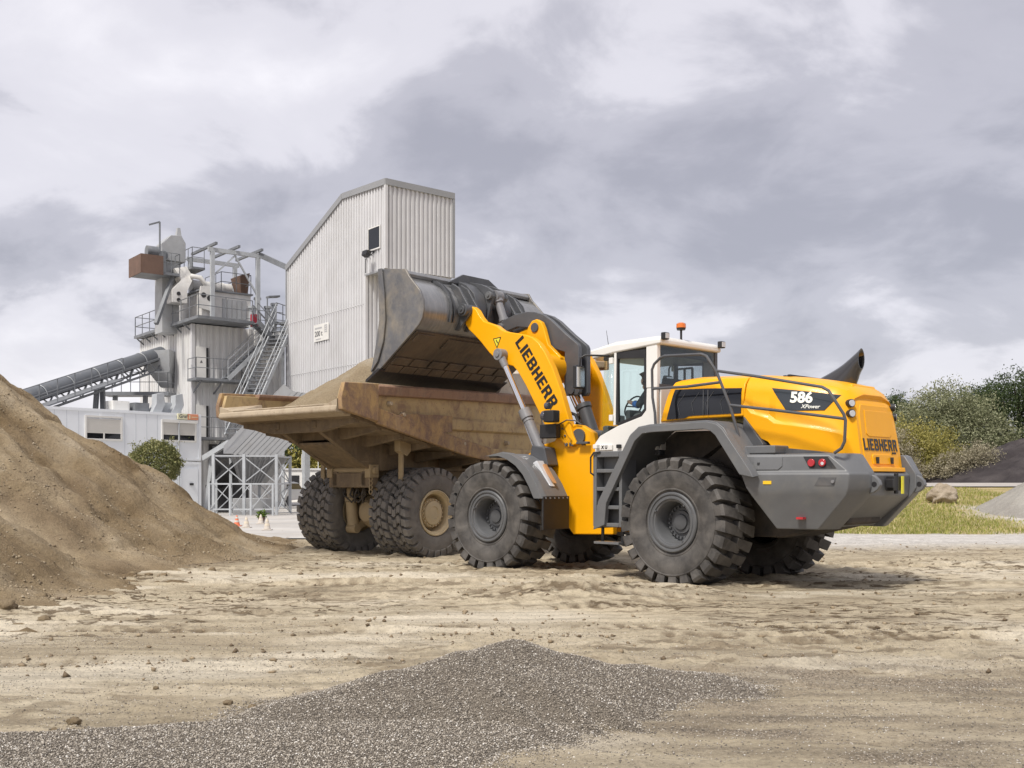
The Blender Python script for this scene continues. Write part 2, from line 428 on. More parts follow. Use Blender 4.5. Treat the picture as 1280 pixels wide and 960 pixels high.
def ground_z(x, y):
    x = np.asarray(x, float); y = np.asarray(y, float)
    near = 1-sstep(26, 34, y)
    z = 0.045*fbm(x*0.22, y*0.3, 3, 4)*near + 0.010*fbm(x*1.1, y*1.6, 5, 4)*near
    rut = 0.0
    for y0, m, w, d in TRACKS:
        wob = 0.25*fbm(x*0.15+y0, x*0+y0, 9, 2)
        t = (y-(y0+m*x+wob))/w
        env = np.exp(-t**4)
        brk = sstep(-0.30, 0.12, fbm(x*0.35+y0*3, y*0.5, 21, 3))
        lug = 0.5+0.5*np.tanh(3.0*np.sin(2*math.pi*(x*4.2+t*0.28+y0*1.7)))
        rut = rut - d*env*(0.35+0.65*lug)*brk*0.9 + d*0.9*np.exp(-((np.abs(t)-1.25)/0.28)**2)*brk
    rough = np.clip(0.5+fbm(x*0.3+7, y*0.45, 31, 3), 0, 1)
    cl = np.clip(fbm(x*4.2, y*6.5, 41, 4, 0.6)-0.10, 0, 1)*0.09*rough
    fine = 0.010*fbm(x*9, y*9, 51, 3)
    mound = 0.20*np.exp(-(((x-0.75)/1.0)**2+((y-13.6)/0.75)**2)) + 0.10*np.exp(-(((x-2.2)/0.7)**2+((y-13.9)/0.5)**2))
    ripple = 0.030*(np.abs(np.sin(math.pi*(y*2.3+x*0.62+1.1*fbm(x*0.35, y*0.5, 61, 3))))**0.7-0.6)*sstep(-0.4, 0.9, x)*(1-sstep(9.0, 11.5, y))*(0.35+0.65*sstep(-0.2, 0.25, fbm(x*0.8, y*1.1, 62, 3)))
    far = 0.02*fbm(x*0.5, y*0.5, 71, 4)*(1-near)
    for wx, wy, dx_, dy_ in NESTS:
        a_ = (x-wx)*dx_+(y-wy)*dy_; c_ = -(x-wx)*dy_+(y-wy)*dx_
        q_ = np.sqrt((a_/0.62)**2+(c_/0.46)**2)
        mound = mound+0.055*np.exp(-((q_-1.12)/0.22)**2)*(0.6+0.8*fbm(x*4, y*4, 65, 3))-0.02*(1-sstep(0.7, 1.0, q_))
    yard = sstep(24, 27, y)*(1-sstep(-3.5, -2.0, x))
    return (z + (rut+cl+fine)*near + mound + ripple)*(1-yard) + far*(1-yard) + bank(x, y)
def axis(parts):
    out = []
    for a, b, n in parts: out += list(np.linspace(a, b, n, endpoint=False))
    return np.array(out + [parts[-1][1]])
gx = axis([(-3000,-200,10), (-200,-40,16), (-40,-15,40), (-15,-9,100), (-9,9,540), (9,15,100), (15,40,80), (40,200,24), (200,3000,10)])
yy = [4.6]
while yy[-1] < 30: yy.append(yy[-1] + max(0.02, 0.0042*yy[-1]))
gy = np.concatenate([axis([(-400,-20,6), (-20,2,8), (2,4.6,26)])[:-1], np.array(yy), axis([(yy[-1]+0.3,60,70), (60,200,30), (200,4000,16)])])
GX, GY = np.meshgrid(gx, gy)
GZ = ground_z(GX, GY)

PILE_PTS = [(0.02, 7.45, 0.40, 0.42), (-0.35, 7.25, 0.34, 0.42), (-0.80, 7.05, 0.25, 0.40), (-1.3, 6.75, 0.13, 0.30), (0.45, 7.5, 0.27, 0.40), (0.95, 7.7, 0.17, 0.34), (1.4, 7.75, 0.10, 0.28), (0.15, 6.9, 0.22, 0.34)]
def gravel_z(x, y):
    z = np.full(np.shape(x), -9.0)
    acc = 0.0
    for px, py, h, sl in PILE_PTS:
        c = h-sl*np.sqrt((x-px)**2+(y-py)**2+0.012)
        acc = acc + np.exp(np.clip(c, -2, 2)*26)
    z = np.log(acc)/26
    z = z + 0.050*(np.sin(2*math.pi*(x*2.6+(y-7.0)*1.6+0.5*fbm(x*1.2, y*1.2, 86, 3)))-0.2)*sstep(0.15, 0.75, 7.15-y)*sstep(-1.0, 0.0, x)
    z = z + 0.030*fbm(x*1.6, y*1.6, 81, 4) + 0.006*fbm(x*8, y*8, 82, 3)
    # thin spread of gravel towards the near left
    line = 7.0+0.30*(x+1.0)+0.15*fbm(x*0.8, y*0.3, 84, 3)
    spread = 0.055*sstep(0.0, 0.35, line-y)*sstep(-0.15, 0.45, -x-0.85*(5.35-y)*(y < 6.4)+0.25*fbm(x*2.0, y*2.0, 85, 3)-0.1)
    return np.maximum(z, spread*(2.3+0.5*fbm(x*1.3, y*1.3, 83, 3))-0.105)
GRAV = gravel_z(GX, GY)
near_w = (GY > 2) & (GY < 11) & (np.abs(GX) < 8)
grav_attr = np.where(near_w, sstep(-0.06, 0.02, GRAV)*0.9, 0)
grav_attr = np.maximum(grav_attr, np.where(near_w | True, sstep(0.2, 1.6, GX+0.12*(9-GY))*(1-sstep(7.6, 10.2, GY+0.6*fbm(GX*0.7, GY*0.7, 91, 3)))*(0.42+0.9*fbm(GX*0.9, GY*2.2, 92, 4)+0.28*np.sin(2*math.pi*(GY*2.3+GX*0.62+1.1*fbm(GX*0.35, GY*0.5, 61, 3)))), 0))
pale = np.exp(-((GY-(16.3+0.03*GX+0.5*fbm(GX*0.2, GY*0, 93, 2)))/0.75)**4)*sstep(-5.8, -4.8, GX)*(1-sstep(-1.5, 1.0, GX))
pale = np.maximum(pale, 0.8*np.exp(-((GY-(12.8-0.25*(GX+7)))/0.35)**2)*(1-sstep(-4.2, -3.2, GX)))
pale = np.maximum(pale, 0.9*sstep(0.05, 0.5, fbm(GX*0.35, GY*0.8, 94, 4))*(1-sstep(20, 24, GY)))
damp_shade = sstep(-0.1, 0.55, fbm(GX*0.45, GY*0.9, 95, 5))*(1-sstep(22, 25, GY))
print_shade = 0.0
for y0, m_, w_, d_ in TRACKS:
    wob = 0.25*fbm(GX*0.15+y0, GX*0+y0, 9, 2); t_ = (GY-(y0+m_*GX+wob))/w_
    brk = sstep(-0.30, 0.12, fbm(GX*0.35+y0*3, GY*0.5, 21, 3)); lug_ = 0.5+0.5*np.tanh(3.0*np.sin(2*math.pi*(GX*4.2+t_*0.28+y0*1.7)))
    print_shade = np.maximum(print_shade, np.exp(-t_**4)*brk*(0.05+0.95*lug_)*(0.35+0.65*sstep(-0.2, 0.3, fbm(GX*2.5, GY*3.5, 23, 3))))
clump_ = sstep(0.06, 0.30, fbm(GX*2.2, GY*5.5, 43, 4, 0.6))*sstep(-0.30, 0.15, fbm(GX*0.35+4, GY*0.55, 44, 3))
print_shade = np.clip(print_shade*1.9, 0, 1)  # lug-edge shade of the tyre tracks, painted into the ground colour
damp_shade = np.maximum(damp_shade*0.34, np.maximum(0.9*print_shade, 0.65*clump_)*(1-sstep(22, 25, GY)))  # moist sand and clods, joined with the painted shade of the tracks
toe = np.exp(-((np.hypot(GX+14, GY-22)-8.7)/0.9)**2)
damp_shade = np.maximum(damp_shade, 0.9*toe)
greyroad = sstep(22.5, 25.5, GY+0.8*fbm(GX*0.3, GY*0.3, 96, 3))*sstep(2.0, 5.0, GX)
grassy = np.where((GX > 5), sstep(29.2, 30.6, GY+0.8*fbm(GX*0.4, GY*0.4, 97, 3))*(1-sstep(0.0, 1.8, GX-(14.6+0.10*(GY-30))+1.2*fbm(GX*0.4, GY*0.4, 98, 3))), 0)
grassy = np.maximum(grassy, sstep(37, 40, GY)*sstep(5, 9, GX))

def ground_material():
    m, nt, b = new_mat('sandy_ground')
    def at(n):
        a = N(nt, 'ShaderNodeAttribute'); a.attribute_name = n; return a.outputs['Fac']
    big = tramp(nt, tnoise(nt, 0.5, 8, 0.6), [(0.30, (0.415,0.348,0.243)), (0.55, (0.51,0.437,0.315)), (0.75, (0.58,0.508,0.38))])
    mk = tramp(nt, tnoise(nt, 1.0, 7, 0.62, dist=0.25, stretch=(3.4, 8.5, 1.0)), [(0.535, 0.0), (0.575, 1.0)])
    mm = N(nt, 'ShaderNodeMath', operation='MULTIPLY'); nt.links.new(mk, mm.inputs[0]); nt.links.new(at('marks'), mm.inputs[1])
    big = tmix(nt, mm.outputs[0], big, (0.16, 0.12, 0.075))
    c = tmix(nt, at('damp_shade'), big, (0.17, 0.128, 0.082))  # dark sand colour, also used for the painted shade in the tread marks
    pl = N(nt, 'ShaderNodeMath', operation='MULTIPLY'); nt.links.new(at('pale'), pl.inputs[0]); inv = N(nt, 'ShaderNodeMath', operation='SUBTRACT'); inv.inputs[0].default_value = 1.0; nt.links.new(at('damp_shade'), inv.inputs[1]); nt.links.new(inv.outputs[0], pl.inputs[1])
    pl2 = N(nt, 'ShaderNodeMath', operation='MULTIPLY_ADD'); nt.links.new(mm.outputs[0], pl2.inputs[0]); pl2.inputs[1].default_value = -0.8; pl2.inputs[2].default_value = 1.0
    pl3 = N(nt, 'ShaderNodeMath', operation='MULTIPLY'); nt.links.new(pl.outputs[0], pl3.inputs[0]); nt.links.new(pl2.outputs[0], pl3.inputs[1]); pl = pl3
    c = tmix(nt, pl.outputs[0], c, (0.62, 0.555, 0.44))
    grain = tramp(nt, tnoise(nt, 60, 4, 0.75), [(0.32, (0.085,0.07,0.052)), (0.5, (0.23,0.19,0.14)), (0.68, (0.47,0.41,0.33))])
    c = tmix(nt, at('gravelly'), c, grain)
    road = tramp(nt, tnoise(nt, 3.0, 8, 0.7), [(0.35, (0.42,0.395,0.365)), (0.7, (0.64,0.615,0.575))])
    c = tmix(nt, at('greyroad'), c, road)
    grass = tramp(nt, tnoise(nt, 0.7, 6, 0.6), [(0.3, (0.22,0.21,0.07)), (0.5, (0.36,0.29,0.13)), (0.7, (0.46,0.37,0.23))])
    c = tmix(nt, at('grassy'), c, grass)
    st_ = tramp(nt, tnoise(nt, 1.0, 6, 0.6, dist=0.15, stretch=(0.22, 5.5, 1.0)), [(0.34, 0.74), (0.5, 1.0), (0.68, 1.12)])
    mu0 = N(nt, 'ShaderNodeMix', data_type='RGBA', blend_type='MULTIPLY'); mu0.inputs[0].default_value = 1.0
    nt.links.new(c, mu0.inputs[6]); nt.links.new(st_, mu0.inputs[7]); c = mu0.outputs[2]
    sp = tramp(nt, tnoise(nt, 26, 6, 0.75), [(0.25, 0.62), (0.5, 1.0), (0.75, 1.16)])
    mul = N(nt, 'ShaderNodeMix', data_type='RGBA', blend_type='MULTIPLY'); mul.inputs[0].default_value = 1.0
    nt.links.new(c, mul.inputs[6]); nt.links.new(sp, mul.inputs[7])
    nt.links.new(mul.outputs[2], b.inputs['Base Color'])
    b.inputs['Roughness'].default_value = 0.92; b.inputs['Specular IOR Level'].default_value = 0.2
    hsum = N(nt, 'ShaderNodeMath', operation='ADD'); nt.links.new(tnoise(nt, 16, 10, 0.75), hsum.inputs[0])
    hm = N(nt, 'ShaderNodeMath', operation='MULTIPLY'); nt.links.new(mm.outputs[0], hm.inputs[0]); hm.inputs[1].default_value = -0.22; nt.links.new(hm.outputs[0], hsum.inputs[1])
    tbump(nt, b, hsum.outputs[0], 0.9, 0.05)
    return m
GROUND = ground_material()
g = grid_mesh('ground', GX, GY, GZ, attrs={'gravelly': np.clip(grav_attr, 0, 1), 'pale': pale, 'damp_shade': np.clip(damp_shade, 0, 1)*(1-0.7*pale), 'greyroad': greyroad, 'grassy': grassy, 'marks': np.clip(1.1*sstep(-0.10, 0.30, fbm(GX*0.22+9, GY*0.55, 46, 3))*(1-sstep(23, 27, GY))*(0.45+0.55*sstep(8.0, 10.5, GY)), 0, 1)}, mat=GROUND)
tag(g, kind='structure')
def gz1(x, y): return float(ground_z(np.array([x]), np.array([y]))[0])

# paved yard round the plant
def concrete_material():
    m, nt, b = new_mat('yard_concrete')
    c = tramp(nt, tnoise(nt, 0.35, 9, 0.65), [(0.32, (0.34,0.325,0.31)), (0.6, (0.50,0.485,0.465)), (0.75, (0.58,0.56,0.53))])
    st = tramp(nt, tnoise(nt, 1.2, 7, 0.65, stretch=(0.12,1.6,1)), [(0.45, 0.0), (0.75, 0.55)])
    c = tmix(nt, st, c, (0.40, 0.33, 0.24))
    nt.links.new(c, b.inputs['Base Color']); b.inputs['Roughness'].default_value = 0.85
    tbump(nt, b, tnoise(nt, 12, 6), 0.2, 0.01)
    return m
YARDM = concrete_material()
yard = MB().add([(-60,27,0.03),(-3.2,27,0.03),(-3.2,120,0.03),(-60,120,0.03)], [(0,1,2,3)]).build('paved_yard', YARDM)
tag(yard, kind='structure')
road = MB()
rp = []
for i in range(25):
    x = 8+i*3.0
    for y in (48.2, 50.6): rp.append((x, y, float(bank(np.array(x), np.array(y)))+0.05))
road.add(rp, [(2*i, 2*i+2, 2*i+3, 2*i+1) for i in range(24)])
tag(road.build('access_road', paint('road_asphalt', (0.38,0.35,0.32), 0.9, 0.1, 1)), kind='structure')

# ------------------------------------------------------------------ heaps
def sand_mat(name, a, b_, c_, clumps=True):
    m, nt, b = new_mat(name)
    c = tramp(nt, tnoise(nt, 0.55, 9, 0.62, dist=0.3), [(0.30, a), (0.52, b_), (0.72, c_)])
    sp = tramp(nt, tnoise(nt, 24, 7, 0.75), [(0.25, 0.66), (0.5, 1.0), (0.75, 1.14)])
    mul = N(nt, 'ShaderNodeMix', data_type='RGBA', blend_type='MULTIPLY'); mul.inputs[0].default_value = 1.0
    nt.links.new(c, mul.inputs[6]); nt.links.new(sp, mul.inputs[7])
    nt.links.new(mul.outputs[2], b.inputs['Base Color'])
    b.inputs['Roughness'].default_value = 0.95; b.inputs['Specular IOR Level'].default_value = 0.15
    tbump(nt, b, tnoise(nt, 9, 10, 0.75), 1.0, 0.09)
    return m
SAND = sand_mat('heap_sand', (0.225,0.172,0.112), (0.33,0.262,0.172), (0.42,0.36,0.275))
SANDH = sand_mat('heap_sand_streaked', (0.225,0.172,0.112), (0.33,0.262,0.172), (0.42,0.36,0.275))
_nt = SANDH.node_tree; _b = _nt.nodes['Principled BSDF']; _src = _b.inputs['Base Color'].links[0].from_socket
_at = N(_nt, 'ShaderNodeAttribute'); _at.attribute_name = 'streak'
_mm = N(_nt, 'ShaderNodeMix', data_type='RGBA', blend_type='MULTIPLY'); _mm.inputs[0].default_value = 1.0
_nt.links.new(_src, _mm.inputs[6]); _nt.links.new(tramp(_nt, _at.outputs['Fac'], [(0.15, (0.62,0.56,0.48)), (0.5, (0.98,0.95,0.90)), (0.85, (1.32,1.33,1.36))]), _mm.inputs[7]); _nt.links.new(_mm.outputs[2], _b.inputs['Base Color'])
def flutes(x, y, cx, cy, seed, amp):
    th = np.arctan2(y-cy, x-cx); r = np.hypot(x-cx, y-cy)
    wob = 0.25*fbm(x*0.5, y*0.5, seed+5, 3)
    f = fbm((th+0.10*wob)*5.5+20, r*0.16, seed, 5, 0.55)
    f2 = fbm((th+0.05*wob)*17+20, r*0.35, seed+3, 4, 0.55)
    return amp*f+amp*0.4*f2
sx = np.arange(-24, -3.4, 0.065); sy = np.arange(9.2, 31.5, 0.075)
SX, SY = np.meshgrid(sx, sy)
r1 = np.hypot(SX+14, SY-22); r2 = np.hypot(SX+9.9, SY-14.3)
amp1 = sstep(0, 2, r1)
z1 = 5.75-0.665*np.sqrt(r1**2+0.2) + amp1*flutes(SX, SY, -14, 22, 101, 0.30)
slump = sstep(0.25, 0.75, 0.5+0.5*fbm(SX*0.35, SY*0.35, 111, 4))
z1 = z1-0.12*slump*sstep(1.5, 4, r1)*(1-sstep(6.5, 8.5, r1))
ct = r1-4.3+1.1*fbm(SX*0.45, SY*0.45, 191, 4); z1 = z1-0.14*sstep(-0.08, 0.10, ct)*(1-sstep(0.1, 2.6, ct))
ct = r1-6.6+1.3*fbm(SX*0.6, SY*0.6, 193, 4); z1 = z1-0.09*sstep(-0.06, 0.08, ct)*(1-sstep(0.1, 1.4, ct))
z1 = np.where(z1 < 0.45, 0.45*np.exp((z1-0.45)/0.55)-0.05, z1)
z2 = 2.75-0.70*np.sqrt(r2**2+0.15) + flutes(SX, SY, -9.9, 14.3, 141, 0.22)
z2 = np.where(z2 < 0.3, 0.3*np.exp((z2-0.3)/0.4)-0.05, z2)
SZ = np.maximum(z1, z2) + 0.10*fbm(SX*1.4, SY*1.4, 121, 6, 0.62) - 0.10*np.abs(fbm(SX*0.7, SY*0.7, 124, 4)) + 0.16*np.clip(fbm(SX*3.2, SY*3.2, 122, 4)-0.22, 0, 1)*(0.3+0.7*sstep(-0.1, 0.4, fbm(SX*0.5, SY*0.5, 123, 3)))
heap = grid_mesh('sand_heap', SX, SY, SZ, mask=SZ > ground_z(SX, SY)-0.03, mat=SANDH, attrs={'streak': np.clip(0.5+1.1*flutes(SX, SY, -14, 22, 161, 0.5)+0.5*fbm(SX*0.6, SY*0.6, 171, 4), 0, 1)})
tag(heap, 'huge brown sand heap filling the left edge of the yard', 'sand heap')

GRAVELBED = sand_mat('gravel_bed', (0.09,0.077,0.062), (0.15,0.13,0.105), (0.24,0.21,0.17))
px_ = np.arange(-4.2, 2.4, 0.025); py_ = np.arange(4.6, 9.4, 0.025)
PX_, PY_ = np.meshgrid(px_, py_)
PZ_ = gravel_z(PX_, PY_)+ground_z(PX_, PY_)*0.0
_nt = GRAVELBED.node_tree; _b = _nt.nodes['Principled BSDF']; _nt.links.new(tramp(_nt, tnoise(_nt, 95, 3, 0.75), [(0.28, (0.06,0.052,0.043)), (0.47, (0.21,0.18,0.147)), (0.62, (0.40,0.35,0.285)), (0.75, (0.62,0.57,0.50))]), _b.inputs['Base Color'])
gp = grid_mesh('gravel_heap', PX_, PY_, PZ_, mask=PZ_ > ground_z(PX_, PY_)-0.012, mat=GRAVELBED)
tag(gp, 'low heap of dark crushed gravel nearest the camera', 'gravel heap')

def pebbles(name, P, size, mat, seed):
    rng = np.random.default_rng(seed); n = len(P)
    base = np.array([(1,0,0),(-1,0,0),(0,1,0),(0,-1,0),(0,0,1),(0,0,-1)], float)
    V = base[None]*rng.uniform(0.6, 1.25, (n, 6, 1))
    V = V + rng.normal(0, 0.18, V.shape)
    a = rng.uniform(0, 2*np.pi, n); ca, sa = np.cos(a), np.sin(a)
    b = rng.normal(0, 0.7, n); cb, sb = np.cos(b), np.sin(b)
    V = V*np.array([1.1, 0.85, 0.65])
    y2 = V[...,1]*cb[:,None]-V[...,2]*sb[:,None]; z2_ = V[...,1]*sb[:,None]+V[...,2]*cb[:,None]
    x2 = V[...,0]*ca[:,None]-y2*sa[:,None]; y3 = V[...,0]*sa[:,None]+y2*ca[:,None]
    V = np.stack([x2, y3, z2_], -1)*size[:,None,None] + P[:,None,:]
    f = [(0,2,4),(2,1,4),(1,3,4),(3,0,4),(2,0,5),(1,2,5),(3,1,5),(0,3,5)]
    return tri_soup(name, V.reshape(-1, 3), f, 6, mat)
def stone_mat(name, stops):
    m, nt, b = new_mat(name)
    gi = N(nt, 'ShaderNodeNewGeometry')
    r = tramp(nt, gi.outputs['Random Per Island'], stops)
    nt.links.new(r, b.inputs['Base Color']); b.inputs['Roughness'].default_value = 0.75
    return m
STONES = stone_mat('gravel_stones', [(0.0, (0.10,0.088,0.074)), (0.35, (0.215,0.187,0.153)), (0.66, (0.34,0.30,0.245)), (0.90, (0.48,0.435,0.37)), (0.985, (0.72,0.69,0.64))])
rng = np.random.default_rng(3)
n = 330000
cx = rng.uniform(-4.0, 2.3, n); cy = rng.uniform(4.7, 9.0, n)
gzv = gravel_z(cx, cy); gr = ground_z(cx, cy); h = gzv-gr
inview = (np.abs(cx) < cy*0.5+0.3)
p_keep = sstep(-0.055, 0.0, h)*inview*np.clip(5.2/cy, 0, 1)
keep = rng.uniform(0, 1, n) < p_keep*0.80
P = np.stack([cx, cy, np.maximum(gzv, gr)+0.003], -1)[keep]
o = pebbles('gravel_stones', P, rng.uniform(0.0034, 0.0080, len(P))*(1+0.4*(rng.uniform(0,1,len(P))**6)), STONES, 4)
tag(o, 'loose dark and pale crushed stones covering the low gravel heap', 'gravel', kind='stuff')
n = 170000
cx = rng.uniform(-5.5, 6.5, n); cy = 4.7+(rng.uniform(0, 1, n)**1.5)*6.5
dens = sstep(-0.1, 1.8, cx+0.12*(9-cy))*(1-sstep(7.4, 10.2, cy+0.6*fbm(cx*0.7, cy*0.7, 91, 3)))*(0.42+0.9*fbm(cx*0.9, cy*2.2, 92, 4)+0.28*np.sin(2*math.pi*(cy*2.3+cx*0.62+1.1*fbm(cx*0.35, cy*0.5, 61, 3))))
dens = np.maximum(dens, 0.9*sstep(-0.16, -0.02, gravel_z(cx, cy)+0.05*fbm(cx*2.2, cy*2.2, 87, 4)))
keep = (rng.uniform(0, 1, n) < np.clip(dens, 0.012, 1)*0.75) & (np.abs(cx) < cy*0.5+0.3) & (gravel_z(cx, cy) < ground_z(cx, cy)+0.01)
P = np.stack([cx, cy, ground_z(cx, cy)+0.002], -1)[keep]
o = pebbles('scattered_stones', P, rng.uniform(0.003, 0.008, len(P)), STONES, 5)
tag(o, 'small stones strewn thinly over the sand in the right foreground', 'gravel', kind='stuff')

CLOD = stone_mat('dirt_clods', [(0.0, (0.12,0.085,0.05)), (0.5, (0.20,0.15,0.092)), (1.0, (0.33,0.26,0.17))])
n = 120000
cx = rng.uniform(-11, 12, n); cy = 7.5+rng.uniform(0, 1, n)*18
band = 0.0
for y0, mm, w, d in TRACKS: band = band + np.exp(-((cy-(y0+mm*cx))/(w*2.0))**2)
dens = 0.06+0.5*np.clip(band, 0, 1)*sstep(-0.2, 0.5, fbm(cx*0.5, cy*0.8, 33, 4))
toe_ = np.minimum(np.abs(np.hypot(cx+14, cy-22)-8.9), np.abs(np.hypot(cx+9.9, cy-14.3)-4.2)); dens = dens+0.8*np.exp(-(toe_/0.45)**2)
dens = dens*(np.abs(cx) < cy*0.5+0.5)
keep = rng.uniform(0, 1, n) < dens*0.55
sz = 0.007+0.034*rng.uniform(0, 1, n)**6
P = np.stack([cx, cy, ground_z(cx, cy)+sz*0.25], -1)[keep]
zz_ = 2.75-0.70*np.hypot(P[:,0]+9.9, P[:,1]-14.3); zb = 5.75-0.665*np.hypot(P[:,0]+14, P[:,1]-22)
ok = np.maximum(zz_, zb) < 0.25
o = pebbles('loose_clods', P[ok], sz[keep][ok], CLOD, 6)
tag(o, 'crumbs of sand and dirt strewn along the tyre tracks', 'clods', kind='stuff')

def lump(name, r, seed, mat, sub=3, sq=(1,1,0.7), amp=0.28):
    bm = bmesh.new(); bmesh.ops.create_icosphere(bm, subdivisions=sub, radius=1.0)
    for v in bm.verts:
        p = v.co.copy()
        d = 1+amp*float(fbm(np.array([p.x*1.7+seed]), np.array([p.y*1.7+p.z*2.3]), seed, 4)[0])
        v.co = Vector((p.x*sq[0], p.y*sq[1], p.z*sq[2]))*d*r
    me = bpy.data.meshes.new(name); bm.to_mesh(me); bm.free()
    me.polygons.foreach_set('use_smooth', [True]*len(me.polygons)); me.materials.append(mat)
    o = bpy.data.objects.new(name, me); col.objects.link(o); return o
def heap_sample(x, y):
    i = np.clip((x-sx[0])/0.065, 0, len(sx)-1.001); j = np.clip((y-sy[0])/0.075, 0, len(sy)-1.001); a = i.astype(int); c = j.astype(int); f = i-a; g_ = j-c
    return SZ[c, a]*(1-f)*(1-g_)+SZ[c, a+1]*f*(1-g_)+SZ[c+1, a]*(1-f)*g_+SZ[c+1, a+1]*f*g_
rng = np.random.default_rng(12); n = 90000
hx = rng.uniform(-15.5, -4.0, n); hy = rng.uniform(9.6, 24, n); hz = heap_sample(hx, hy)
keep = (hz > 0.02) & (hx > -hy*0.52-0.3) & (rng.uniform(0, 1, n) < 0.10+0.9*sstep(-0.1, 0.35, fbm(hx*0.8, hy*0.8, 181, 4)))
hs = 0.006+0.026*rng.uniform(0, 1, n)**7
HEAPC = stone_mat('heap_crumbs', [(0.0, (0.17,0.13,0.082)), (0.5, (0.29,0.23,0.15)), (1.0, (0.43,0.36,0.26))])
o = pebbles('heap_crumbs', np.stack([hx, hy, hz+hs*0.2], -1)[keep], hs[keep], HEAPC, 13)
tag(o, 'small lumps and crumbs of sand resting on the slope of the big heap', 'sand crumbs', kind='stuff')
CLODBIG = sand_mat('clod_sand', (0.24,0.18,0.115), (0.34,0.265,0.17), (0.44,0.36,0.25))
clod_spots = [(101,703,.13),(119,706,.10),(137,709,.09),(153,710,.06),(166,713,.06),(186,713,.05),(205,714,.05),(8,756,.12),(53,743,.07),(55,768,.06),(210,700,.08),(265,707,.06),(285,873,.025),(195,855,.02),(315,878,.03),(92,902,.035),(68,905,.02)]
for i, (u, v, r) in enumerate(clod_spots):
    Y = 1950.0/(v+6-602); x = (u-640)/FPX*Y
    c = lump('dirt_clod', r, 300+i*7, CLODBIG, 3, (1.25, 1, 0.75), 0.5)
    c.location = (x, Y, gz1(x, Y)+r*0.35); c.rotation_euler = (0, 0, i*1.3)
    tag(c, 'lump of moist sand lying on the ground by itself', 'dirt clod', 'sand lumps broken off the heap')
# ------------------------------------------------------------------ wheel loader
LOADER_AT = (3.385, 16.077); LOADER_DEG = 134.0
loader = thing('wheel_loader', 'big yellow and grey wheel loader emptying its raised bucket into the dump truck', 'wheel loader', (*LOADER_AT, -0.025), rad(LOADER_DEG))
MR = frame(LOADER_AT, LOADER_DEG); MF = MR.inverted() @ frame((0.581, 18.784), 138.0)   # front frame, articulated 4 degrees

def tyre_loader():
    mb = MB()
    half = [(0.40,0.26),(0.43,0.315),(0.50,0.35),(0.62,0.378),(0.72,0.380),(0.785,0.366),(0.825,0.31),(0.845,0.2),(0.85,0.0)]
    prof = half + [(r,-y) for r, y in half[-2::-1]]
    mb.lathe(prof, 75, close=True)
    # raised rings and lettering band on the sidewall
    for s in (1, -1):
        mb.lathe([(0.755,0.374*s),(0.762,0.386*s),(0.775,0.384*s),(0.782,0.366*s)], 75)
        mb.lathe([(0.465,0.33*s),(0.475,0.352*s),(0.49,0.353*s),(0.50,0.345*s)], 75)
    nl = 25; rnd = random.Random(5)
    for s in (1, -1):
        for k in range(nl):
            ph = (k+(0.5 if s < 0 else 0))*2*math.pi/nl
            j = rnd.uniform(-0.006, 0.006)
            st = [((0.376,0.775),(0.340,0.770),0.0,0.078),((0.388,0.895+j),(0.29,0.81),0.0,0.086),((0.364,0.938+j),(0.26,0.83),0.008,0.086),
                  ((0.22,0.952+j),(0.22,0.838),0.045,0.078),((0.08,0.955+j),(0.08,0.84),0.085,0.072),((-0.05,0.955+j),(-0.05,0.84),0.13,0.060)]
            rings = []
            for (ty, tr), (by, br), dp, hw in st:
                c0 = ph+dp*s
                pts = []
                for (yy_, rr, a) in ((by,br,c0-hw*1.10),(ty,tr,c0-hw),(ty,tr,c0+hw),(by,br,c0+hw*1.10)):
                    pts.append((rr*math.cos(a), yy_*s, rr*math.sin(a)))
                rings.append(pts)
            mb.loft(rings)
    return mb
def rim_loader():
    mb = MB()
    mb.lathe([(0.405,-0.30),(0.435,0.30),(0.44,0.345),(0.425,0.362),(0.405,0.362),(0.395,0.345),(0.375,0.345),(0.368,0.355),(0.345,0.355),(0.335,0.335),(0.315,0.33),(0.305,0.31),(0.295,0.29),(0.285,0.07),(0.275,0.05),(0.0,0.05)], 56)
    return mb
def hub_loader():
    mb = MB()
    mb.lathe([(0.262,0.04),(0.262,0.075),(0.175,0.085),(0.165,0.115),(0.12,0.12),(0.11,0.145),(0.085,0.15),(0.0,0.15)], 40)
    for k in range(22):
        a = 2*math.pi*k/22; c = Vector((0.225*math.cos(a), 0.07, 0.225*math.sin(a)))
        mb.cyl(c, c+Vector((0,0.045,0)), 0.017, n=6)
    for a in (0.6, 2.4, 4.2):
        c = Vector((0.33*math.cos(a), 0.33, 0.33*math.sin(a))); mb.cyl(c, c+Vector((0,0.03,0)), 0.014, n=8)
    return mb
HUBDARK = paint('hub_grey', (0.085,0.088,0.094), 0.45, 0.12, 5, dust=0.1, dustc=(0.22,0.2,0.18))
w0 = hub_loader().build('wheel', HUBDARK, loader)
ty = tyre_loader().build('tyre', RUBBER, w0, angle=28)
rm = rim_loader().build('rim', RIMGREY, w0, angle=28)
TY = 1.15
def put_wheel(w, M, side, spin):
    m = M @ Matrix.Translation((0, TY*side, 0.935)) @ Matrix.Rotation(rad(0 if side > 0 else 180), 4, 'Z') @ Matrix.Rotation(spin, 4, 'Y')
    w.matrix_local = m
put_wheel(w0, Matrix.Identity(4), 1, 0.1)
for M, side, sp in ((Matrix.Identity(4), -1, 0.5), (MF, 1, 0.17), (MF, -1, 0.9)):
    put_wheel(copy_tree(w0, loader), M, side, sp)

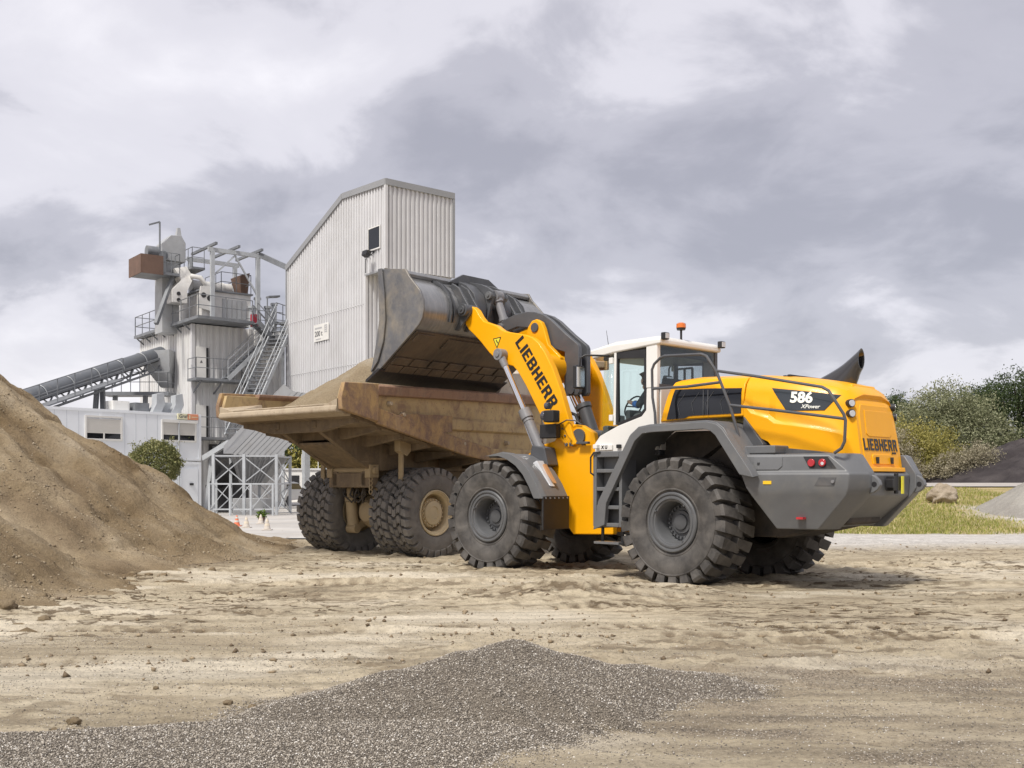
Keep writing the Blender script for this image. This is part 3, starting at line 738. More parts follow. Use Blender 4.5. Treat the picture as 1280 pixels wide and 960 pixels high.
def sym(fn, name, mat, M=None, **kw):
    for s in (1, -1):
        mb = MB(); fn(mb, s); mb.build(name, mat, loader, M, **kw)
def ybox(mb, s, x0, x1, y0, y1, z0, z1):
    mb.box(x0, x1, min(s*y0, s*y1), max(s*y0, s*y1), z0, z1)

# rear chassis
MB().prism([(-2.2,0.95),(-1.2,0.72),(1.2,0.72),(1.75,0.95),(1.75,1.75),(-2.2,1.75)], -0.48, 0.48).build('rear_frame', WELL, loader, bev=0.03)
ax = MB(); ax.lathe([(0.0,-0.95),(0.24,-0.95),(0.24,-0.5),(0.19,-0.42),(0.21,-0.2),(0.30,0),(0.21,0.2),(0.19,0.42),(0.24,0.5),(0.24,0.95),(0,0.95)], 24, c=(0,0,0.935)); ax.build('axle', WELL, loader)
ax = MB(); ax.lathe([(0.0,-0.95),(0.24,-0.95),(0.24,-0.5),(0.19,-0.42),(0.21,-0.2),(0.30,0),(0.21,0.2),(0.19,0.42),(0.24,0.5),(0.24,0.95),(0,0.95)], 24, c=(0,0,0.935)); ax.build('axle', WELL, loader, MF)
MB().cyl((1.95,0,0.8),(1.95,0,1.7),0.17,n=20).build('articulation_pin', DKGREY, loader)

# counterweight lobes
def lobe(mb, s):
    lv = [(0.88,-1.52,1.16,-2.05,1.00,-2.16,0.72),(1.34,-1.24,1.36,-2.48,1.04,-2.60,0.76),(1.44,-1.19,1.405,-2.53,1.07,-2.66,0.77),
          (1.625,-1.12,1.42,-2.54,1.07,-2.66,0.77),(1.665,-1.12,1.385,-2.50,1.04,-2.64,0.76),(1.875,-1.13,1.355,-2.26,1.08,-2.50,0.80),(1.90,-1.15,1.33,-2.24,1.05,-2.46,0.80)]
    rings = []
    for z, xf, w0_, x1, w1, x2, w2 in lv:
        rings.append([(xf, s*w0_, z),(x1, s*w1, z),(x2, s*w2, z),(x2, s*0.60, z),(xf, s*0.60, z)])
    mb.loft(rings)
sym(lobe, 'counterweight', GREY, bev=0.022, seg=3)
MB().loft([[(-2.05,0.597,0.90),(-2.05,-0.597,0.90),(-1.6,-0.597,0.90),(-1.6,0.597,0.90)],[(-2.56,0.597,1.33),(-2.56,-0.597,1.33),(-1.6,-0.597,1.33),(-1.6,0.597,1.33)],
           [(-2.58,0.597,1.62),(-2.58,-0.597,1.62),(-1.6,-0.597,1.62),(-1.6,0.597,1.62)],[(-2.50,0.597,1.68),(-2.50,-0.597,1.68),(-1.6,-0.597,1.68),(-1.6,0.597,1.68)]]).build('rear_beam', GREY, loader, bev=0.02)
def lug(mb, s):
    y = s*0.66
    mb.prism([(-2.60,1.36),(-2.60,1.64),(-2.70,1.60),(-2.76,1.54),(-2.78,1.48),(-2.74,1.42),(-2.68,1.38)], y-0.035, y+0.035)
sym(lug, 'towing_lug', GREY, bev=0.012)
def lughole(mb, s): mb.cyl((-2.695,s*0.66-0.04,1.49),(-2.695,s*0.66+0.04,1.49),0.035,n=16)
sym(lughole, 'lug_hole', BLACK)
hit = MB(); hit.box(-2.68,-2.57,-0.10,0.12,1.40,1.60); hit.box(-2.70,-2.6,-0.16,-0.10,1.44,1.56); hit.box(-2.70,-2.6,0.12,0.18,1.44,1.56); hit.cyl((-2.66,0.0,1.36),(-2.66,0.0,1.64),0.03)
hit.build('tow_hitch', BLACK, loader, bev=0.008)
MB().box(-2.71,-2.69,-0.13,-0.08,1.36,1.60).build('hitch_tag', HIVIS, loader)
# things set into the left and right flank of the counterweight
def flank(x, z, out=0.0, s=1):      # a point on the lobe's side face
    t = (x+1.12)/(-2.54+1.12); return (x, s*(1.42+t*(1.07-1.42)+out), z)
def flank_up(x, z, out=0.0, s=1):
    k = (z-1.665)/0.21; xe = -2.50+k*0.24; t = (x+1.125)/(xe+1.125); return (x, s*(1.385-k*0.03+t*(1.04+k*0.04-1.385+k*0.03)+out), z)
def slab(mb, pts_out, depth, s):
    ring0 = [Vector(p) for p in pts_out]; ring1 = [Vector((p[0], p[1]-s*depth, p[2])) for p in pts_out]
    mb.loft([ring0, ring1])
def poly_part(name, mat, fn, pts, out, depth, s=1, bev=0.0):
    mb = MB(); slab(mb, [fn(x, z, out, s) for x, z in pts], depth, s); return mb.build(name, mat, loader, bev=bev)
for s in (1, -1):
    poly_part('locker_door', GREY, flank_up, [(-1.27,1.685),(-1.27,1.855),(-1.66,1.855),(-1.66,1.73),(-1.61,1.685)], 0.012, 0.05, s, 0.004)
    poly_part('door_lock', BLACK, flank_up, [(-1.33,1.755),(-1.33,1.785),(-1.36,1.785),(-1.36,1.755)], 0.022, 0.03, s)
    lp = poly_part('lamp_recess', BLACK, flank_up, [(-2.02,1.70),(-1.93,1.86),(-2.24,1.855),(-2.36,1.70)], 0.006, 0.03, s)
    for x in (-2.045, -2.185):
        mb = MB(); c = Vector(flank_up(x, 1.775, 0.004, s)); mb.cyl(c, c+Vector((0, s*0.03, 0)), 0.052, n=20)
        tl = mb.build('tail_lamp', REDL, loader, bev=0.008)
    mb = MB(); c = Vector(flank_up(-2.195, 1.765, 0.03, s)); mb.cyl(c, c+Vector((0, s*0.012, 0)), 0.022, n=14); mb.build('tail_lamp_centre', CLEARL, loader)
    poly_part('step_recess', DKGREY, flank, [(-2.10,1.47),(-2.16,1.58),(-2.38,1.58),(-2.35,1.47)], 0.005, 0.04, s)
    mb = MB(); c = Vector(flank(-2.34, 1.525, 0.004, s)); mb.cyl(c, c+Vector((0, s*0.02, 0)), 0.022, n=12); mb.build('recess_bolt', STEELGREY, loader)
    poly_part('side_marker', ORANGE if s < 0 else paint('amber_marker', (0.80,0.50,0.02), 0.3, 0.05), flank, [(-1.43,1.49),(-1.43,1.535),(-1.54,1.535),(-1.54,1.49)], 0.012, 0.03, s)
    mb = MB(); mb.box(-1.93,-1.83, s*1.12-0.06, s*1.12+0.06, 1.02, 1.05); mb.build('reflector', REDL, loader)

# engine hood
def hood_w(x):      # half width of the hood side
    xs = [0.7, -0.85, -1.6, -2.15, -2.45]; ws = [1.0, 0.97, 0.86, 0.70, 0.58]
    return float(np.interp(-x, [-a for a in xs], ws))
def hood_top(x): return float(np.interp(-x, [-0.7, 0.0, 0.85, 1.5, 2.0, 2.25, 2.42, 2.46], [3.06, 3.10, 3.06, 2.99, 2.90, 2.80, 2.55, 2.45]))
def hood_bot(x): return float(np.interp(-x, [0.86, 1.0, 1.25, 1.32, 2.0, 2.30, 2.40], [2.46, 2.20, 2.08, 1.97, 1.86, 1.80, 1.70]))
def ring(x, zb, crease=True, tilt=0.0):
    w = hood_w(x); zt = hood_top(x); h = []
    zc = zb+(zt-zb)*0.40
    prof = [(w+0.035, zb),(w+0.045, zc-0.05),(w+0.005, zc+0.01),(w-0.02, zt-0.26),(w-0.055, zt-0.14),(w-0.13, zt-0.05),(w-0.26, zt-0.012),(w*0.4, zt+0.02)] if crease else \
           [(w+0.005, zb),(w, zb+0.1),(w-0.005, zb+0.2),(w-0.02, zt-0.26),(w-0.055, zt-0.14),(w-0.13, zt-0.05),(w-0.26, zt-0.012),(w*0.4, zt+0.02)]
    L = [(x+tilt*(z-zb), y, z) for y, z in prof]
    return L + [(a, -b, c) for a, b, c in L[::-1]]
hood = MB()
rings = [ring(x, hood_bot(x)) for x in (-0.885, -1.0, -1.12, -1.25, -1.34, -1.6, -1.9, -2.1, -2.22, -2.32)]
# rounded tail closing to the flat rear door
def tail_ring(x, w, zb, zt):
    prof = [(w+0.01, zb),(w+0.02, zb+0.25),(w+0.01, zb+0.38),(w-0.01, zt-0.2),(w-0.04, zt-0.1),(w-0.09, zt-0.03),(w-0.18, zt-0.005),(w*0.4, zt)]
    lean = lambda z: x+0.16*(z-1.7)
    L = [(lean(z), y, z) for y, z in prof]; return L + [(a, -b, c) for a, b, c in L[::-1]]
rings += [tail_ring(-2.44, 0.60, 1.70, 2.66), tail_ring(-2.475, 0.56, 1.72, 2.60)]
hood.loft(rings)
hd = hood.build('engine_hood', YEL, loader, bev=0.015, seg=2, angle=40)
# rear door panel and its recess
mb = MB(); L = [(0.50,1.70),(0.50,2.10),(0.47,2.45),(0.40,2.58),(-0.40,2.58),(-0.47,2.45),(-0.50,2.10),(-0.50,1.70)]
def lean(y, z, out): return (-2.475+0.16*(z-1.7)-out, y, z)
mb.loft([[lean(y, z, -0.02) for y, z in L], [lean(y, z, 0.010) for y, z in L]]); mb.build('rear_door', YEL, loader, bev=0.015)
mb = MB(); L = [(0.36,2.18),(0.33,2.50),(-0.33,2.50),(-0.36,2.18),(-0.30,2.14),(0.30,2.14)]
mb.loft([[lean(y, z, 0.004) for y, z in L], [lean(y, z, 0.018) for y, z in L]]); mb.build('door_panel', YEL, loader, bev=0.012)
mb = MB(); L = [(0.30,1.76),(0.30,1.87),(0.26,1.90),(-0.26,1.90),(-0.30,1.87),(-0.30,1.76)]
mb.loft([[lean(y, z, 0.004) for y, z in L], [lean(y, z, 0.022) for y, z in L]]); mb.build('plate_recess', YEL, loader, bev=0.01)
for y in (0.2, -0.22):
    mb = MB(); c = Vector(lean(y, 1.80, 0.03)); mb.box(c.x-0.02, c.x+0.01, y-0.02, y+0.02, 1.77, 1.86); mb.build('door_latch', BLACK, loader)
MB().hexa([(-2.56,0.50,1.66),(-2.56,-0.50,1.66),(-2.40,-0.50,1.66),(-2.40,0.50,1.66)],[(-2.55,0.50,1.72),(-2.55,-0.50,1.72),(-2.40,-0.50,1.72),(-2.40,0.50,1.72)]).build('rear_sill', YEL, loader, bev=0.01)
for y, z in ((0.60, 2.58), (0.615, 2.44), (-0.60, 2.58), (-0.615, 2.44)):
    s = 1 if y > 0 else -1
    mb = MB(); c = Vector((-2.30+0.10*(z-2.44), y, z)); mb.cyl(c+Vector((0.04,-s*0.04,0)), c+Vector((-0.05, s*0.02, 0)), 0.055, n=18); lm = mb.build('work_lamp', BLACK, loader)
    mb = MB(); c = c+Vector((-0.05, s*0.02, 0)); mb.cyl(c, c+Vector((-0.012, s*0.005, 0)), 0.044, n=18); mb.build('lens', CLEARL, lm)
# cooling air vents of the roof of the hood
mb = MB(); mb.box(-2.20,-1.95,-0.33,0.33,2.80,2.868); mb.build('hood_lip', YEL, loader, bev=0.03)
mb = MB()
for k in range(6): mb.box(-1.30+k*0.07,-1.26+k*0.07,-0.45,0.45,3.02,3.055-k*0.008)
mb.build('intake_grille', BLACK, loader)
# front engine cover
ec = MB()
rings = [ring(x, 2.455 if x < 0.3 else 2.43, False) for x in (-0.865, -0.4, 0.0, 0.25)]
r0 = ring(0.40, 2.43, False)
rings.append([(a+0.20*(1-(c-2.43)/0.65), b, c) for a, b, c in r0])
ec.loft(rings); eco = ec.build('engine_cover', YEL, loader, bev=0.02, angle=40)
from mathutils.bvhtree import BVHTree
def surf_bvh(o):
    return BVHTree.FromPolygons([v.co.copy() for v in o.data.vertices], [tuple(q.vertices) for q in o.data.polygons])
HB = surf_bvh(hd); EB = surf_bvh(eco)
def on_side(bvh, x, z, s, out):
    h = bvh.ray_cast(Vector((x, s*3.0, z)), Vector((0, -s, 0)))[0]
    return (x, (h.y if h else s*0.9)+s*out, z)
def skin_panel(name, mat, bvh, top, bot, s, out, th=0.05, nu=16, nv=5):
    def ev(P, t): return np.interp(t, np.linspace(0, 1, len(P)), [p[0] for p in P]), np.interp(t, np.linspace(0, 1, len(P)), [p[1] for p in P])
    rows = []
    for i in range(nv+1):
        row = []
        for k in range(nu+1):
            a = ev(top, k/nu); b = ev(bot, k/nu); f = i/nv
            row.append(on_side(bvh, a[0]+(b[0]-a[0])*f, a[1]+(b[1]-a[1])*f, s, out))
        rows.append(row)
    mb = MB(); back = [[(x, y-s*th, z) for x, y, z in r] for r in rows]
    m = nu+1; V = [p for r in rows for p in r]+[p for r in back for p in r]; o_ = m*(nv+1); fs = []
    for i in range(nv):
        for k in range(nu): fs.append((i*m+k, i*m+k+1, (i+1)*m+k+1, (i+1)*m+k))
    edge = list(range(m)) + [i*m+nu for i in range(1, nv+1)] + [nv*m+k for k in range(nu-1, -1, -1)] + [i*m for i in range(nv-1, 0, -1)]
    for a, b in zip(edge, edge[1:]+edge[:1]): fs.append((a, b, b+o_, a+o_))
    mb.add(V, fs); return mb.build(name, mat, loader)
for s in (1, -1):
    skin_panel('side_grille', BLKGLASS, EB, [(0.345,2.91),(-0.25,2.89),(-0.82,2.86)], [(0.47,2.46),(0.14,2.465),(0.06,2.50),(-0.83,2.50)], s, 0.010)
    for x in (-0.20, -0.28): MB().bar(on_side(EB, x, 2.50, s, 0.018), on_side(EB, x+0.02, 2.87, s, 0.018), 0.012).build('grille_bar', DKGREY, loader)
    for k in range(4): MB().tube([on_side(EB, 0.22-k*0.25, 2.52, s, 0.014), on_side(EB, 0.22-k*0.25+0.05, 2.68, s, 0.014), on_side(EB, 0.14-k*0.25, 2.84, s, 0.014)], 0.004, 6).build('hose', DKGREY, loader)
    skin_panel('number_panel', PANEL, HB, [(-1.27,2.835),(-1.75,2.765),(-2.19,2.695)], [(-1.50,2.505),(-1.75,2.50),(-2.0,2.495)], s, 0.008)

def text_mesh(txt, size, bold=0.0, shear=0.0, extr=0.002, spacing=1.0):
    c = bpy.data.curves.new('t', 'FONT'); c.body = txt; c.size = size; c.offset = bold; c.shear = shear; c.extrude = extr
    c.align_x = 'CENTER'; c.align_y = 'CENTER'; c.space_character = spacing; c.resolution_u = 3
    o = bpy.data.objects.new('t', c); col.objects.link(o)
    dg = bpy.context.evaluated_depsgraph_get(); me = bpy.data.meshes.new_from_object(o.evaluated_get(dg))
    bpy.data.objects.remove(o); bpy.data.curves.remove(c); return me
def text_part(name, txt, size, mat, parent, M, bold=0.0, shear=0.0, spacing=1.0):
    me = text_mesh(txt, size, bold, shear, 0.002, spacing); me.transform(M); me.materials.clear(); me.materials.append(mat)
    o = bpy.data.objects.new(name, me); col.objects.link(o); o.parent = parent; return o
def basis(o, ux, uy):
    ux = Vector(ux).normalized(); uy = (Vector(uy)-ux*Vector(uy).dot(ux)).normalized(); uz = ux.cross(uy)
    return Matrix(((ux.x,uy.x,uz.x,o[0]),(ux.y,uy.y,uz.y,o[1]),(ux.z,uy.z,uz.z,o[2]),(0,0,0,1)))
for s in (1, -1):
    p = Vector(on_side(HB, -1.70, 2.675, s, 0.012)); a_ = Vector(on_side(HB, -1.58, 2.675, s, 0.012)); b_ = Vector(on_side(HB, -1.82, 2.675, s, 0.012))
    up = Vector(on_side(HB, -1.70, 2.74, s, 0.012))-Vector(on_side(HB, -1.70, 2.61, s, 0.012)); dx = (b_-a_) if s > 0 else (a_-b_)
    dx = dx+Vector((0, 0, -0.05*dx.length*s))
    text_part('number_lettering', '586', 0.205, LETTERWHT, loader, basis(p, dx, up), 0.008, 0.0, 1.0)
    p2 = Vector(on_side(HB, -1.82, 2.55, s, 0.012)); text_part('model_lettering', 'XPower', 0.075, LETTERWHT, loader, basis(p2, dx, up), 0.001, 0.25)

# block capitals drawn from rectangles and cut corners, unit height 7
GLY = {'L': (4.0, [[(0,0),(1.45,0),(1.45,7),(0,7)], [(1.45,0),(4.0,0),(4.0,1.9),(3.5,1.35),(1.45,1.35)]]),
 'I': (1.45, [[(0,0),(1.45,0),(1.45,7),(0,7)]]),
 'E': (4.1, [[(0,0),(1.45,0),(1.45,7),(0,7)], [(1.45,0),(4.1,0),(4.1,1.35),(1.45,1.35)], [(1.45,2.85),(3.6,2.85),(3.6,4.15),(1.45,4.15)], [(1.45,5.65),(4.0,5.65),(4.0,7),(1.45,7)]]),
 'B': (4.6, [[(0,0),(1.45,0),(1.45,7),(0,7)], [(1.45,0),(3.8,0),(4.6,0.9),(4.6,2.7),(4.0,3.6),(4.4,4.4),(4.4,6.1),(3.6,7),(1.45,7),(1.45,5.7),(2.9,5.7),(3.0,5.5),(3.0,4.4),(2.9,4.2),(1.45,4.2),(1.45,2.9),(3.0,2.9),(3.15,2.7),(3.15,1.5),(3.0,1.3),(1.45,1.3)]]),
 'H': (4.6, [[(0,0),(1.45,0),(1.45,7),(0,7)], [(1.45,2.85),(3.15,2.85),(3.15,4.2),(1.45,4.2)], [(3.15,0),(4.6,0),(4.6,7),(3.15,7)]]),
 'R': (4.7, [[(0,0),(1.45,0),(1.45,7),(0,7)], [(1.45,5.7),(2.85,5.7),(3.0,5.5),(3.0,4.3),(2.85,4.1),(1.45,4.1),(1.45,2.8),(2.4,2.8),(3.1,0),(4.7,0),(3.9,3.1),(4.4,4.0),(4.4,6.1),(3.6,7),(1.45,7)]])}
def block_text(name, txt, h, length, mat, parent, M):
    gap = 0.85; wtot = sum(GLY[c][0] for c in txt)+gap*(len(txt)-1); sx_ = length/wtot; sy_ = h/7.0; x = 0; mb = MB()
    for c in txt:
        for poly in GLY[c][1]:
            n = len(poly); mb.add([(sx_*(x+a)-length/2, sy_*b-h/2, 0.0) for a, b in poly] + [(sx_*(x+a)-length/2, sy_*b-h/2, 0.004) for a, b in poly],
                   [tuple(range(n)), tuple(range(n, 2*n))] + [(i, (i+1) % n, n+(i+1) % n, n+i) for i in range(n)])
        x += GLY[c][0]+gap
    return mb.build(name, mat, parent, M)
block_text('maker_lettering', 'LIEBHERR', 0.165, 0.96, LETTERBLK, loader, basis(lean(0.0, 2.03, 0.013), (0,-1,0), (0.16,0,1)))
text_part('power_lettering', 'power', 0.05, LETTERBLK, loader, basis(lean(-0.36, 1.925, 0.014), (0,-1,0), (0.16,0,1)), 0.001, 0.2)

# exhaust
EXH = paint('exhaust_black', (0.03,0.031,0.034), 0.16, 0.1, 3, coat=0.6)
mb = MB(); A0 = Vector((-1.64,-0.18,2.82)); A1 = Vector((-2.06,-0.18,3.26)); ad_ = (A1-A0).normalized(); an = Vector((ad_.z,0,-ad_.x))
rings = []
for k in range(9):
    t = k/8; c = A0+(A1-A0)*t; ra = 0.20*(1-t)**1.4+0.105; rb = 0.05*(1-t)+0.095
    row = []
    for q in np.linspace(0, 2*math.pi, 24, endpoint=False):
        p = c+an*(ra*math.cos(q))+Vector((0,rb*math.sin(q),0))
        if t > 0.6: p = p+ad_*((t-0.6)/0.4)*(p-c).dot(an)*1.05     # mouth cut towards upright
        row.append(tuple(p))
    rings.append(row)
inner = []
for r in rings[::-1]:
    c = sum((Vector(p) for p in r), Vector())/len(r); inner.append([tuple(c+(Vector(p)-c)*0.88) for p in r])
mb.loft(rings+inner[:7], cap=False)
mb.build('exhaust_stack', EXH, loader, angle=50)

# rear fenders
def fender(mb, s):
    path = [(1.46,0.80),(1.36,1.22),(0.74,2.20),(0.60,2.30),(0.40,2.325),(-0.60,2.345),(-0.76,2.31),(-0.86,2.24),(-1.24,1.70),(-1.28,1.64)]
    y0, y1 = sorted((s*0.62, s*1.50)); mb.strip(path, y0, y1, -0.045)
sym(fender, 'rear_fender', GREY, bev=0.012)
def fender_lip(mb, s):
    outer = [(1.50,0.80),(1.40,1.24),(0.77,2.23),(0.61,2.34),(0.40,2.365),(-0.62,2.385),(-0.80,2.345),(-0.90,2.27),(-1.36,1.68),(-1.40,1.60)]
    inner = [(1.26,0.86),(1.22,1.20),(0.66,2.13),(0.52,2.235),(0.36,2.25),(-0.57,2.265),(-0.68,2.24),(-0.77,2.17),(-1.14,1.66),(-1.17,1.62)]
    y0, y1 = sorted((s*1.44, s*1.53)); n = len(outer)
    vs = []; 
    for (a, b), (c, d) in zip(outer, inner): vs += [(a, s*1.40, b), (a*0.99, s*1.53, b-0.02), (c, s*1.53, d), (c, s*1.44, d)]
    rings = [vs[4*i:4*i+4] for i in range(n)]; mb.loft(rings)
sym(fender_lip, 'fender_lip', GREY, bev=0.01)
def fenderwall(mb, s):
    y0, y1 = sorted((s*0.60, s*0.64)); mb.prism([(1.30,0.9),(0.66,2.17),(0.5,2.27),(-0.62,2.29),(-0.80,2.2),(-1.2,1.62),(-1.1,1.3),(1.1,1.3)], y0, y1)
sym(fenderwall, 'wheel_arch_wall', WELL)
# platform between the cab, the hood and the fenders
MB().prism([(-1.3,1.60),(-0.85,2.28),(0.6,2.30),(1.2,2.0),(1.2,1.5),(-1.3,1.5)], -0.595, 0.595).build('engine_bay', WELL, loader)
def deck(mb, s):
    ybox(mb, s, -1.55,-0.90, 0.66, 1.25, 1.905, 2.02)
sym(deck, 'deck_box', GREY, bev=0.02)
def deck2(mb, s):
    mb.prism([(-0.88,2.20),(-0.9,2.45),(-1.22,2.05),(-1.22,1.92),(-1.1,1.92)], *sorted((s*0.62, s*1.02)))
sym(deck2, 'deck_bracket', DKGREY, bev=0.01)
def deck3(mb, s): mb.prism([(-1.24,1.90),(-1.24,2.02),(-2.05,1.93),(-2.2,1.90)], *sorted((s*0.64, s*0.98)))
sym(deck3, 'deck_tread', DKGREY)

# handrails
for s in (1,):
    def rl(name, pts, r=0.021): MB().tube([(a, s*b, c) for a, b, c in pts], r, 10).build(name, DKGREY, loader)
    rl('handrail', [(0.47,1.27,2.33),(0.475,1.28,2.55),(0.52,1.28,2.78),(0.53,1.28,3.20),(0.49,1.28,3.28),(0.38,1.28,3.36),(0.30,1.28,3.385),(-0.36,1.28,3.355),(-0.45,1.28,3.32),(-0.62,1.27,3.08),(-0.84,1.26,2.58),(-0.93,1.24,2.28),(-0.98,1.20,2.04)])
    rl('handrail', [(-0.60,1.27,3.10),(-1.2,1.23,2.985),(-2.18,1.12,2.775),(-2.27,1.11,2.72),(-2.47,1.08,2.40),(-2.49,1.075,2.32),(-2.475,1.07,2.05),(-2.43,1.07,1.96),(-2.33,1.07,1.90)])
    rl('handrail', [(0.53,1.28,2.915),(-0.10,1.28,2.905),(-0.68,1.27,2.93)])
    rl('handrail', [(-0.83,1.26,2.60),(-1.6,1.18,2.485),(-2.475,1.08,2.345)])

# ladder to the cab
def ladder(mb, s):
    for x0, x1 in ((0.96, 1.02), (1.47, 1.54)): ybox(mb, s, x0, x1, 1.12, 1.47, 0.83, 1.99)
    ybox(mb, s, 1.022, 1.468, 1.27, 1.30, 0.86, 1.96)
    for z in (0.83, 1.10, 1.38, 1.66): ybox(mb, s, 1.021, 1.469, 1.30, 1.47, z, z+0.06)
    ybox(mb, s, 1.021, 1.469, 1.30, 1.47, 1.90, 1.99)
sym(ladder, 'ladder', GREY, bev=0.012)
def lstep(mb, s):
    ybox(mb, s, 1.03, 1.53, 1.22, 1.46, 0.565, 0.60)
sym(lstep, 'bottom_step', GREY)
for x in (1.05, 1.45): sym(lambda mb, s: mb.bar((x, s*1.34, 0.60), (x, s*1.34, 0.84), 0.05, 0.02), 'step_strap', BLACK)
def lgrab(mb, s): mb.tube([(1.52,s*1.46,1.62),(1.56,s*1.50,1.66),(1.56,s*1.50,1.90),(1.50,s*1.50,1.97),(1.38,s*1.48,1.98)], 0.014, 8)
sym(lgrab, 'grab_handle', BLACK)

# cab
CW = 0.80
cab_low = MB()
side = [(0.82,2.02),(0.82,2.98),(1.02,2.98),(1.03,2.64),(1.12,2.55),(1.60,2.42),(1.98,2.27),(2.10,2.14),(2.08,1.92),(1.60,1.92),(1.20,1.98)]
def cabside(mb, s): mb.prism(side, *sorted((s*CW, s*(CW-0.06))))
sym(cabside, 'cab_door_panel', WHITE, bev=0.01)
mb = MB(); mb.box(0.82,2.0,-CW+0.065,CW-0.065,1.93,2.02); mb.box(2.0,2.10,-CW+0.065,CW-0.065,1.93,2.20); mb.build('cab_floor', DKGREY, loader, bev=0.02)
def bpil(mb, s): mb.prism([(0.81,2.985),(0.81,3.66),(1.03,3.66),(1.03,2.985)], *sorted((s*CW, s*(CW-0.09))))
sym(bpil, 'cab_pillar', WHITE, bev=0.015)
def apil(mb, s): mb.bar((1.675, s*(CW-0.02), 2.43), (1.655, s*(CW-0.02), 3.60), 0.05, 0.05)
sym(apil, 'cab_pillar', WHITE, bev=0.01)
for z in (2.50, 3.42): sym(lambda mb, s: ybox(mb, s, 1.68, 1.76, CW, CW+0.04, z, z+0.10), 'door_hinge', WHITE, bev=0.008)
# rear wall below the window, roof
MB().box(0.80,0.86,-CW+0.09,CW-0.09,2.02,2.99).build('cab_rear_wall', WHITE, loader)
roof = MB()
roof.loft([[(0.74,CW+0.02,3.655),(0.74,-CW-0.02,3.655),(1.7,-CW-0.02,3.59),(2.20,-CW+0.06,3.545),(2.25,-CW+0.22,3.53),(2.25,CW-0.22,3.53),(2.20,CW-0.06,3.545),(1.7,CW+0.02,3.59)],
           [(0.74,CW+0.02,3.74),(0.74,-CW-0.02,3.74),(1.7,-CW-0.02,3.735),(2.26,-CW+0.06,3.69),(2.32,-CW+0.22,3.68),(2.32,CW-0.22,3.68),(2.26,CW-0.06,3.69),(1.7,CW+0.02,3.735)],
           [(0.80,CW-0.06,3.79),(0.80,-CW+0.06,3.79),(1.7,-CW+0.08,3.785),(2.12,-CW+0.20,3.73),(2.18,-CW+0.32,3.72),(2.18,CW-0.32,3.72),(2.12,CW-0.20,3.73),(1.7,CW-0.08,3.785)]])
roof.build('cab_roof', WHITE, loader, bev=0.03, seg=3)
MB().box(0.84,2.0,-CW+0.1,CW-0.1,3.50,3.60).build('roof_lining', DKGREY, loader, bev=0.02)
def headrail(mb, s): mb.prism([(1.04,3.46),(1.04,3.60),(1.64,3.60),(1.64,3.50)], *sorted((s*(CW-0.005), s*(CW-0.06))))
sym(headrail, 'window_header', BLACK)
def dframe(mb, s):   # black window surround of the door
    y = s*(CW-0.03)
    pts = [(1.05,3.46),(1.05,2.66),(1.14,2.575),(1.62,2.445),(1.63,3.50)]
    for a, b in zip(pts, pts[1:]): mb.bar((a[0], y, a[1]), (b[0], y, b[1]), 0.05, 0.045)
sym(dframe, 'door_frame', BLACK)
def dglass(mb, s): mb.prism([(1.06,3.45),(1.06,2.67),(1.15,2.585),(1.61,2.46),(1.62,3.48)], *sorted((s*(CW-0.028), s*(CW-0.034))))
sym(dglass, 'side_window', CABGLASS)
def fglass(mb, s):   # corner pane between the pillar and the windscreen
    pts = [(1.69,2.44,CW-0.02),(1.67,3.56,CW-0.02),(2.02,3.55,CW-0.16),(2.06,2.25,CW-0.12)]
    mb.loft([[(a, s*c, b) for a, b, c in pts], [(a, s*(c-0.006), b) for a, b, c in pts]])
sym(fglass, 'corner_window', CABGLASS)
MB().hexa([(2.062,-CW+0.12,2.25),(2.062,CW-0.12,2.25),(2.068,CW-0.12,2.25),(2.068,-CW+0.12,2.25)],[(2.022,-CW+0.16,3.55),(2.022,CW-0.16,3.55),(2.028,CW-0.16,3.55),(2.028,-CW+0.16,3.55)]).build('windscreen', CABGLASS, loader)
MB().box(0.81,0.816,-CW+0.09,CW-0.09,2.99,3.655).build('rear_window', REARGLASS, loader)
mb = MB(); mb.bar((0.83,-CW+0.05,2.99),(0.83,-CW+0.05,3.65),0.07); mb.bar((0.83,0.75,3.02),(0.83,-0.72,3.02),0.05); mb.build('rear_window_frame', DKGREY, loader)
for s in (1, -1):   # sliding pane frame on the far side, seen through the cab
    mb = MB(); y = s*(CW-0.045)
    for a, b in (((1.28,2.72),(1.28,3.44)),((1.28,2.72),(1.60,2.72)),((1.60,2.72),(1.60,3.44)),((1.28,3.44),(1.60,3.44)),((1.44,2.72),(1.44,3.44))): mb.bar((a[0],y,a[1]),(b[0],y,b[1]),0.03)
    if s < 0: mb.build('sliding_pane_frame', BLACK, loader)
# seat, console, steering wheel
SEATM = paint('seat_fabric', (0.03,0.03,0.032), 0.8, 0.2, 8)
mb = MB(); mb.box(1.05,1.50,-0.26,0.26,2.36,2.46); mb.prism([(1.08,2.44),(0.95,3.12),(1.05,3.14),(1.18,2.46)], -0.25, 0.25); mb.box(1.15,1.4,-0.16,0.16,1.965,2.36); mb.build('seat', SEATM, loader, Matrix.Translation((0.10,0,0.06)), bev=0.03)
mb = MB(); mb.box(1.15,1.62,-0.50,-0.33,2.40,2.62); mb.build('armrest', BLACK, loader, Matrix.Translation((0.10,0,0.06)), bev=0.03)
mb = MB(); mb.cyl((1.98,0,2.03),(1.86,0,2.66),0.05); mb.box(1.88,1.98,-0.16,0.16,2.55,2.72); mb.build('steering_column', DKGREY, loader, bev=0.02)
mb = MB()
a = [Vector((1.83,0.20*math.cos(t),2.72+0.0)) + Vector((-0.10*math.sin(t), 0, 0.17*math.sin(t))) for t in np.linspace(0, 2*math.pi, 25)]
